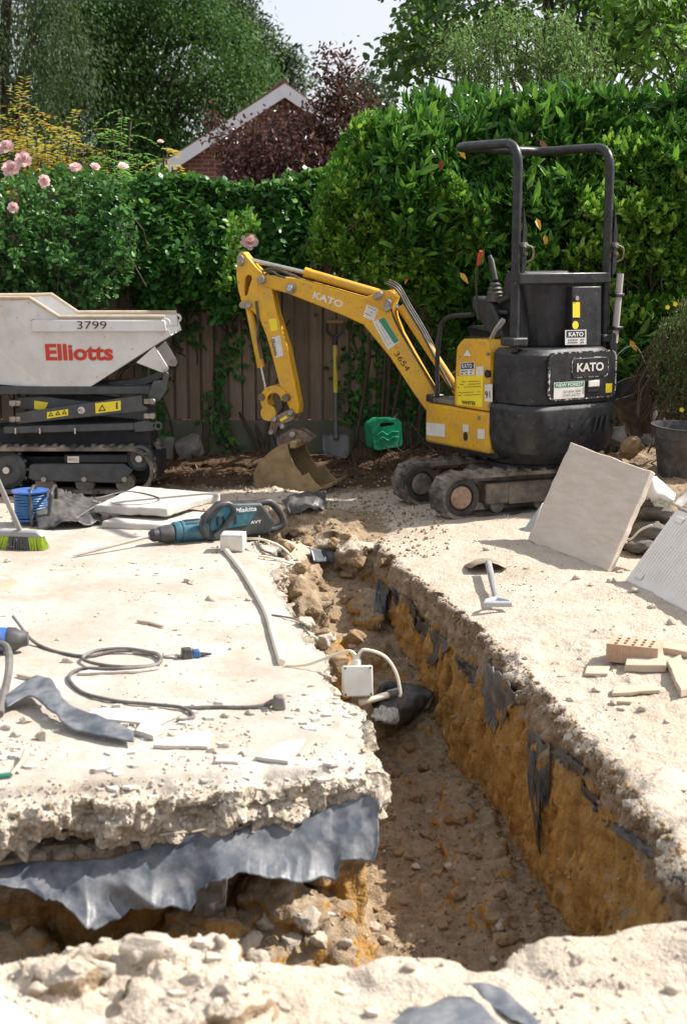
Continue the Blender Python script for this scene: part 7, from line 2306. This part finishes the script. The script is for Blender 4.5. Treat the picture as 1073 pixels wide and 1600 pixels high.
# ------------------------------------------------------------------ spade, brick and wood on the bank
SP = thing('spade', on(770, 930), 'grey handled spade lying face down on the sandy bank', 'spade')
h0, h1 = on(762, 898, 0.06), on(775, 950, 0.04)
ax = (h1 - h0).normalized()
lt = ax.cross(Zd).normalized()
MB().tube([h0, h1], 0.0165, 12).build('shaft', M_GRAYP, SP)
q = [h1, h1 + ax * 0.03 + lt * 0.045, h1 + ax * 0.075 + lt * 0.058, h1 + ax * 0.075 - lt * 0.058, h1 + ax * 0.03 - lt * 0.045, h1]
MB().tube(q, [0.016, 0.012, 0.014, 0.014, 0.012, 0.016], 10).build('grip', mat('light_grey_grip', (0.42, 0.45, 0.46), (0.35, 0.37, 0.38), ns=9, rough=0.4), SP)
bl0 = h0 - ax * 0.02
rows_ = []
for k in range(6):
    f = k / 5
    wv = 0.09 + 0.02 * math.sin(f * 3)
    c_ = bl0 - ax * (f * 0.26) - Zd * (0.045 * f)
    rows_.append([c_ + lt * (wv * t) + Zd * (-0.03 * t * t) for t in (-1, -.6, -.2, .2, .6, 1)])
vs_ = [p for r_ in rows_ for p in r_]
mb = MB().add(vs_, [(i * 6 + j, i * 6 + j + 1, (i + 1) * 6 + j + 1, (i + 1) * 6 + j) for i in range(5) for j in range(5)], True)
o = mb.build('blade', mat('dusty_spade_steel', (0.36, 0.29, 0.20), (0.25, 0.20, 0.15), ns=12, rough=0.6, metal=0.3), SP)
md = o.modifiers.new('s', 'SOLIDIFY')
md.thickness = 0.004
# perforated brick
bo = on(990, 1032)
BRI = thing('perforated_brick', bo, 'sandy perforated brick with slotted holes on the sandy bank', 'brick')
bxx = Vector((0.80, -0.60, 0)).normalized()
bxx = Vector((0.93, -0.37, 0)).normalized()
byy = Vector((0.37, 0.93, 0))
hz = 0.075
def BP(a, b, z):
    return bo + bxx * a + byy * b + Zd * z
holes = []
for i in range(5):
    for j in range(3):
        ca, cb = -0.066 + i * 0.033, -0.036 + j * 0.036 + (0.006 if i % 2 else -0.006)
        holes.append([BP(ca + x_, cb + y_, hz) for x_, y_ in ((-.007, -.013), (.007, -.013), (.007, .013), (-.007, .013))])
mb = MB()
mb.plate([BP(x_, y_, hz) for x_, y_ in ((-.10, -.06), (.10, -.06), (.10, .06), (-.10, .06))], Zd, hz - 0.002, holes)
mb.build('brick_body', M_BRICK, BRI)
mb = MB().box(BP(0, 0, 0.012), (0.195, 0.115, 0.02), (bxx, byy, Zd))
mb.build('hole_floor', M_BRICKIN, BRI)
for k in range(8):
    MB().box(BP(-0.0865 + k * 0.0247, -0.0605, 0.037), (0.008, 0.003, 0.07), (bxx, byy, Zd)).build('rib', M_BRICK, BRI)
offc = [([(975, 1052), (1040, 1052), (1034, 1028), (980, 1030)], 0.03, 'flat pale wood block in front of the perforated brick'),
        ([(1040, 1045), (1062, 1092), (1085, 1085), (1062, 1035)], 0.03, 'long pale timber offcut at the picture edge beside the brick'),
        ([(1030, 1022), (1075, 1030), (1080, 1018), (1032, 1010)], 0.025, 'thin timber batten behind the perforated brick'),
        ([(955, 1090), (1030, 1084), (1025, 1075), (958, 1078)], 0.014, 'thin pale strip of wood on the sand before the wood block'),
        ([(912, 1058), (950, 1058), (952, 1046), (916, 1046)], 0.012, 'small flat chip of wood between brick and trench'),
        ([(960, 1102), (985, 1103), (986, 1095), (963, 1095)], 0.012, 'tiny wood chip nearest the trench lip')]
for i, (q, th, lb) in enumerate(offc):
    slab_piece('wood_offcut', [on(*p, 0.003) for p in q], th, M_WOOD, lb, 'offcut', seed=60 + i, jag=0.007, bev_=0.003)

# ------------------------------------------------------------------ leaning slab, radiator, sack, buckets
M_LEAN = mat('brushed_paving_slab', (0.62, 0.535, 0.455), (0.53, 0.45, 0.375), ns=5, rough=0.9, bump=0.6, bs=26, bd=0.004, dust=0.45, dustc=(0.42, 0.33, 0.21), ds=4, chips=0.15, chipc=(0.28, 0.22, 0.13), cs=16, stretch=(1, 1, 6))
a0, a1 = G(822, 850), G(948, 899)
a0.z = a1.z = gz(1.12, 7.3)
t0, t1 = A(890, 690, 7.86), A(1016, 737, 7.10)
nL = (a1 - a0).cross(t0 - a0).normalized()
if nL.x > 0:
    nL = -nL
edge = []
for p, q, n_ in ((a0, a1, 14), (a1, t1, 12), (t1, t0, 12), (t0, a0, 12)):
    edge += [p.lerp(q, k / n_) + Vector(rng.normal(0, 0.0022, 3)) for k in range(n_)]
mb = MB().plate(edge, nL, 0.034)
o = mb.build('paving_slab', M_LEAN, origin=(a0 + a1) / 2, bev=0.006)
tag(o, 'large pale paving slab leaning against the rocks in front of the excavator track', 'paving slab')
q = [A(812, 834, 7.95), A(846, 786, 8.05), A(860, 778, 8.1), A(858, 790, 8.05), A(828, 836, 7.9)]
mb = MB().plate(q, Vector((-.8, -.6, 0.2)), 0.02)
tag(mb.build('timber_board', M_GRAYP, origin=q[0], bev=0.004), 'short grey board propped between the track and the leaning slab', 'board')
# radiator
r0, r1 = G(978, 916), G(1110, 984)
r0.z = r1.z = 0.02
ru = A(1022, 783, 6.98) - r0
rl_ = (r1 - r0).length
ra = (r1 - r0).normalized()
ru = ru - ra * ru.dot(ra)
rh = ru.length
ru.normalize()
rn = ra.cross(ru).normalized()
if rn.x > 0:
    rn = -rn
RAD = thing('radiator', (r0 + r1) / 2, 'white panel radiator leaning on the rocks at the picture edge', 'radiator')
M_RADW = mat('radiator_enamel', (0.76, 0.73, 0.68), (0.70, 0.665, 0.615), ns=5, rough=0.4, dust=0.2)
mid2 = r0 + ra * (rl_ / 2) + ru * (rh / 2)
MB().box(mid2, (rl_, rh, 0.03), (ra, ru, rn)).build('panel', M_RADW, RAD, bev=0.008)
n = int(rl_ / 0.028)
for k in range(n):
    MB().box(r0 + ra * (0.04 + (rl_ - 0.08) * k / (n - 1)) + ru * (rh / 2) + rn * 0.0165, (0.016, rh * 0.84, 0.0055), (ra, ru, rn), 0.8).build('flute', M_RADW, RAD)
for k in (0.12, 0.88):
    for j in (0.1,):
        MB().box(r0 + ra * 0.10 + ru * (rh * k) + rn * 0.022, (0.07, 0.03, 0.008), (ra, ru, rn)).build('bracket', M_RADW, RAD, bev=0.003)
MB().box(mid2 + ru * (rh / 2 + 0.003) - rn * 0.02, (rl_ * 0.98, 0.008, 0.07), (ra, ru, rn)).build('top_grille', M_GRAYP, RAD)
wire('loose_cable', [A(978, 848, 7.1), A(974, 842, 7.08), A(985, 842, 7.05), A(1000, 828, 7.0), A(1018, 820, 6.98)], 0.006, M_PVC, 'white cable dangling between leaning slab and radiator', 'cable')
sheet('paper_sack', [[A(1010, 735, 7.6), A(1030, 750, 7.5), A(1055, 772, 7.4)], [A(1006, 765, 7.45), A(1025, 770, 7.35), A(1052, 782, 7.3)], [A(1002, 778, 7.45), A(1022, 776, 7.4), A(1050, 786, 7.35)]], M_WHITE, 'torn white paper sack on the rocks behind the leaning slab', 'sack', fold=0.04, fs=10, seed=70, nu=24, nv=12)
sheet('silver_film', [[A(1050, 790, 7.0), A(1068, 770, 7.1), A(1090, 755, 7.1)], [A(1062, 796, 6.98), A(1078, 784, 7.0), A(1095, 775, 7.0)]], M_GREYTUBE, 'small grey plastic sheet on top of the radiator', 'plastic sheet', fold=0.01, nu=12, nv=6)
def bucket_thing(base, ax, h, rb, rt, label, m, handle=None):
    T_ = thing('bucket', base, label, 'bucket')
    mb = MB()
    mb.lathe(base, ax, [(0, 0), (rb, 0), (rb + (rt - rb) * 0.75, h * 0.75), (rb + (rt - rb) * 0.78 + 0.006, h * 0.78), (rt, h * 0.97), (rt + 0.014, h * 0.985), (rt + 0.014, h), (rt - 0.004, h), (rb - 0.004, 0.01), (0, 0.01)], 36)
    mb.build('pail', m, T_)
    if handle:
        mb = MB().tube(catmull(handle, 6), 0.004, 6)
        mb.build('handle', M_PIN, T_)
    return T_
b1 = A(1062, 742, 8.25)
b1.z = gz(b1.x, b1.y) - 0.01
bucket_thing(b1, Vector((0.05, -0.04, 1)), 0.30, 0.13, 0.185, 'big black rubber bucket standing upright on the rocks', M_BLACKP)
b2 = A(1004, 668, 9.2)
ax2 = Vector((-0.42, -0.18, 0.89)).normalized()
tpc = b2 + ax2 * 0.30
u2 = Vector((0.89, 0.1, 0.42)).normalized()
bucket_thing(b2, ax2, 0.30, 0.11, 0.155, 'tilted dusty black bucket with a raised wire handle', M_BLACKP, [tpc - u2 * 0.155, tpc - u2 * 0.16 + Zd * 0.12, tpc - u2 * 0.06 + Zd * 0.25, tpc + u2 * 0.06 + Zd * 0.23, tpc + u2 * 0.155 + Zd * 0.04])
# heathy shrub at the right edge
HE = shrub('heather_shrub', 'feathery shrub with small yellow flowers at the picture edge above the buckets', 'shrub', [(1015, 560), (1030, 500), (1060, 470), (1140, 450), (1140, 660), (1060, 650), (1025, 620)], 8.55, 900, 9, 0.10, 0.03, 0.007, 'quad', M_HEATH, singles=0, seed=33, thick=0.3, bulge=0.1, top_back=0.2, base=(2.25, 8.85, 0.15))
M_YFL = mat('yellow_flower', (0.75, 0.6, 0.03), rough=0.5)
for px, py in ((1042, 480), (1054, 475), (1064, 640), (1030, 660)):
    c_ = A(px, py, 8.42)
    mb = MB()
    for k in range(5):
        a = k * 1.2566
        d = Vector((math.cos(a), -0.25, math.sin(a)))
        s_ = Vector((-math.sin(a), 0, math.cos(a)))
        mb.add([c_, c_ + d * 0.009 + s_ * 0.007, c_ + d * 0.016, c_ + d * 0.009 - s_ * 0.007], [(0, 1, 2, 3)])
    mb.build('flower', M_YFL, HE)

# ------------------------------------------------------------------ shovel and fuel can at the fence
SH = thing('shovel', A(525, 712, 10.75), 'yellow shafted shovel leaning blade down against the fence', 'shovel')
s0, s1 = A(525, 690, 10.80), A(523, 500, 11.02)
sa = (s1 - s0).normalized()
sx = Vector((1, 0, 0))
def Sp(t):
    return s0.lerp(s1, t)
MB().tube([Sp(0.02), Sp(0.40)], [0.021, 0.019], 12).build('socket', M_IRON, SH)
MB().tube([Sp(0.38), Sp(0.80)], 0.018, 12).build('shaft', mat('yellow_shaft', (0.72, 0.58, 0.05), (0.62, 0.47, 0.04), ns=6, rough=0.45), SH)
text_obj('lettering', 'ROUGHNECK', Sp(0.70) - Vector((-0.006, 0.019, 0)), Sp(0.58) - Vector((-0.006, 0.019, 0)), Vector((0, -1, 0.1)), M_INK, SH, bold=0.01, lift=0.001, hgt=0.013)
MB().tube([Sp(0.79), Sp(0.86)], [0.022, 0.02], 12).build('collar', M_BLACKP, SH)
q = [Sp(0.86), Sp(0.885) + sx * 0.04, Sp(0.92) + sx * 0.062, Sp(0.985) + sx * 0.058]
MB().tube(catmull(q, 4), 0.012, 8).build('grip_arm', M_BLACKP, SH)
q = [Sp(0.86), Sp(0.885) - sx * 0.04, Sp(0.92) - sx * 0.062, Sp(0.985) - sx * 0.058]
MB().tube(catmull(q, 4), 0.012, 8).build('grip_arm', M_BLACKP, SH)
MB().tube([Sp(0.985) - sx * 0.065, Sp(0.985) + sx * 0.065], 0.016, 12).build('grip', mat('brown_grip', (0.35, 0.22, 0.1), rough=0.5), SH)
vs_, fs = [], []
nu_, nv_ = 10, 8
for i in range(nu_ + 1):
    f = i / nu_
    wv = 0.105 if f < 0.5 else 0.105 * math.sqrt(max(0.02, 1 - ((f - 0.5) / 0.52) ** 2))
    for j in range(nv_ + 1):
        t = -1 + 2 * j / nv_
        dish = 0.03 * (1 - t * t) * math.sin(min(1, f + .25) * 2.2)
        vs_.append(Sp(0.06) - sa * (0.21 * f) + sx * (wv * t) + Vector((0, 1, 0.2)) * dish + Vector((0, -0.05 * f, 0)))
for i in range(nu_):
    for j in range(nv_):
        a = i * (nv_ + 1) + j
        fs.append((a, a + 1, a + nv_ + 2, a + nv_ + 1))
o = MB().add(vs_, fs, True).build('blade', M_IRON, SH)
md = o.modifiers.new('s', 'SOLIDIFY')
md.thickness = 0.004
# green can
CAN = thing('fuel_can', A(600, 702, 10.6), 'green plastic fuel can with black spout beside the shovel', 'fuel can')
M_CANG = mat('green_can_plastic', (0.006, 0.36, 0.17), (0.005, 0.30, 0.14), ns=6, rough=0.35, dust=0.1)
cx_ = Vector((0.92, 0.36, 0.10)).normalized()
cn_ = Vector((0.36, -0.93, 0.0)).normalized()
cz_ = cn_.cross(cx_) if cn_.cross(cx_).z > 0 else cx_.cross(cn_)
cc_ = A(599, 676, 10.6)
o_ = rounded([(-0.115, -0.11, 0.03), (0.115, -0.11, 0.03), (0.12, 0.075, 0.03), (0.09, 0.10, 0.02), (-0.05, 0.115, 0.03), (-0.12, 0.08, 0.03)], 4)
hl = rounded([(-0.06, 0.06, 0.012), (0.06, 0.055, 0.012), (0.06, 0.08, 0.012), (-0.05, 0.09, 0.012)], 3)
mb = MB().plate([cc_ + cx_ * p.x + cz_ * p.y + cn_ * 0.075 for p in o_], cn_, 0.15, [[cc_ + cx_ * p.x + cz_ * p.y + cn_ * 0.075 for p in hl]])
CB = mb.build('can_body', M_CANG, CAN, bev=0.014, seg=3)
for d in (-0.02, 0.02):
    q = [cc_ + cx_ * a + cz_ * (b + d) + cn_ * 0.076 for a, b in ((-0.08, -0.02), (-0.04, 0.0), (0.0, -0.03), (0.04, -0.01), (0.09, -0.02))]
    MB().tube(catmull(q, 4), 0.005, 6).build('moulded_rib', M_CANG, CB)
q = [cc_ + cx_ * a + cz_ * b + cn_ * 0.03 for a, b in ((-0.07, 0.07), (0.0, 0.075), (0.06, 0.095), (0.12, 0.13))]
MB().tube(catmull(q, 4), [0.014, 0.014, 0.014, 0.014, 0.015, 0.015, 0.015, 0.014, 0.013, 0.012, 0.011, 0.01, 0.01], 10).build('spout', M_BLACKP, CAN)
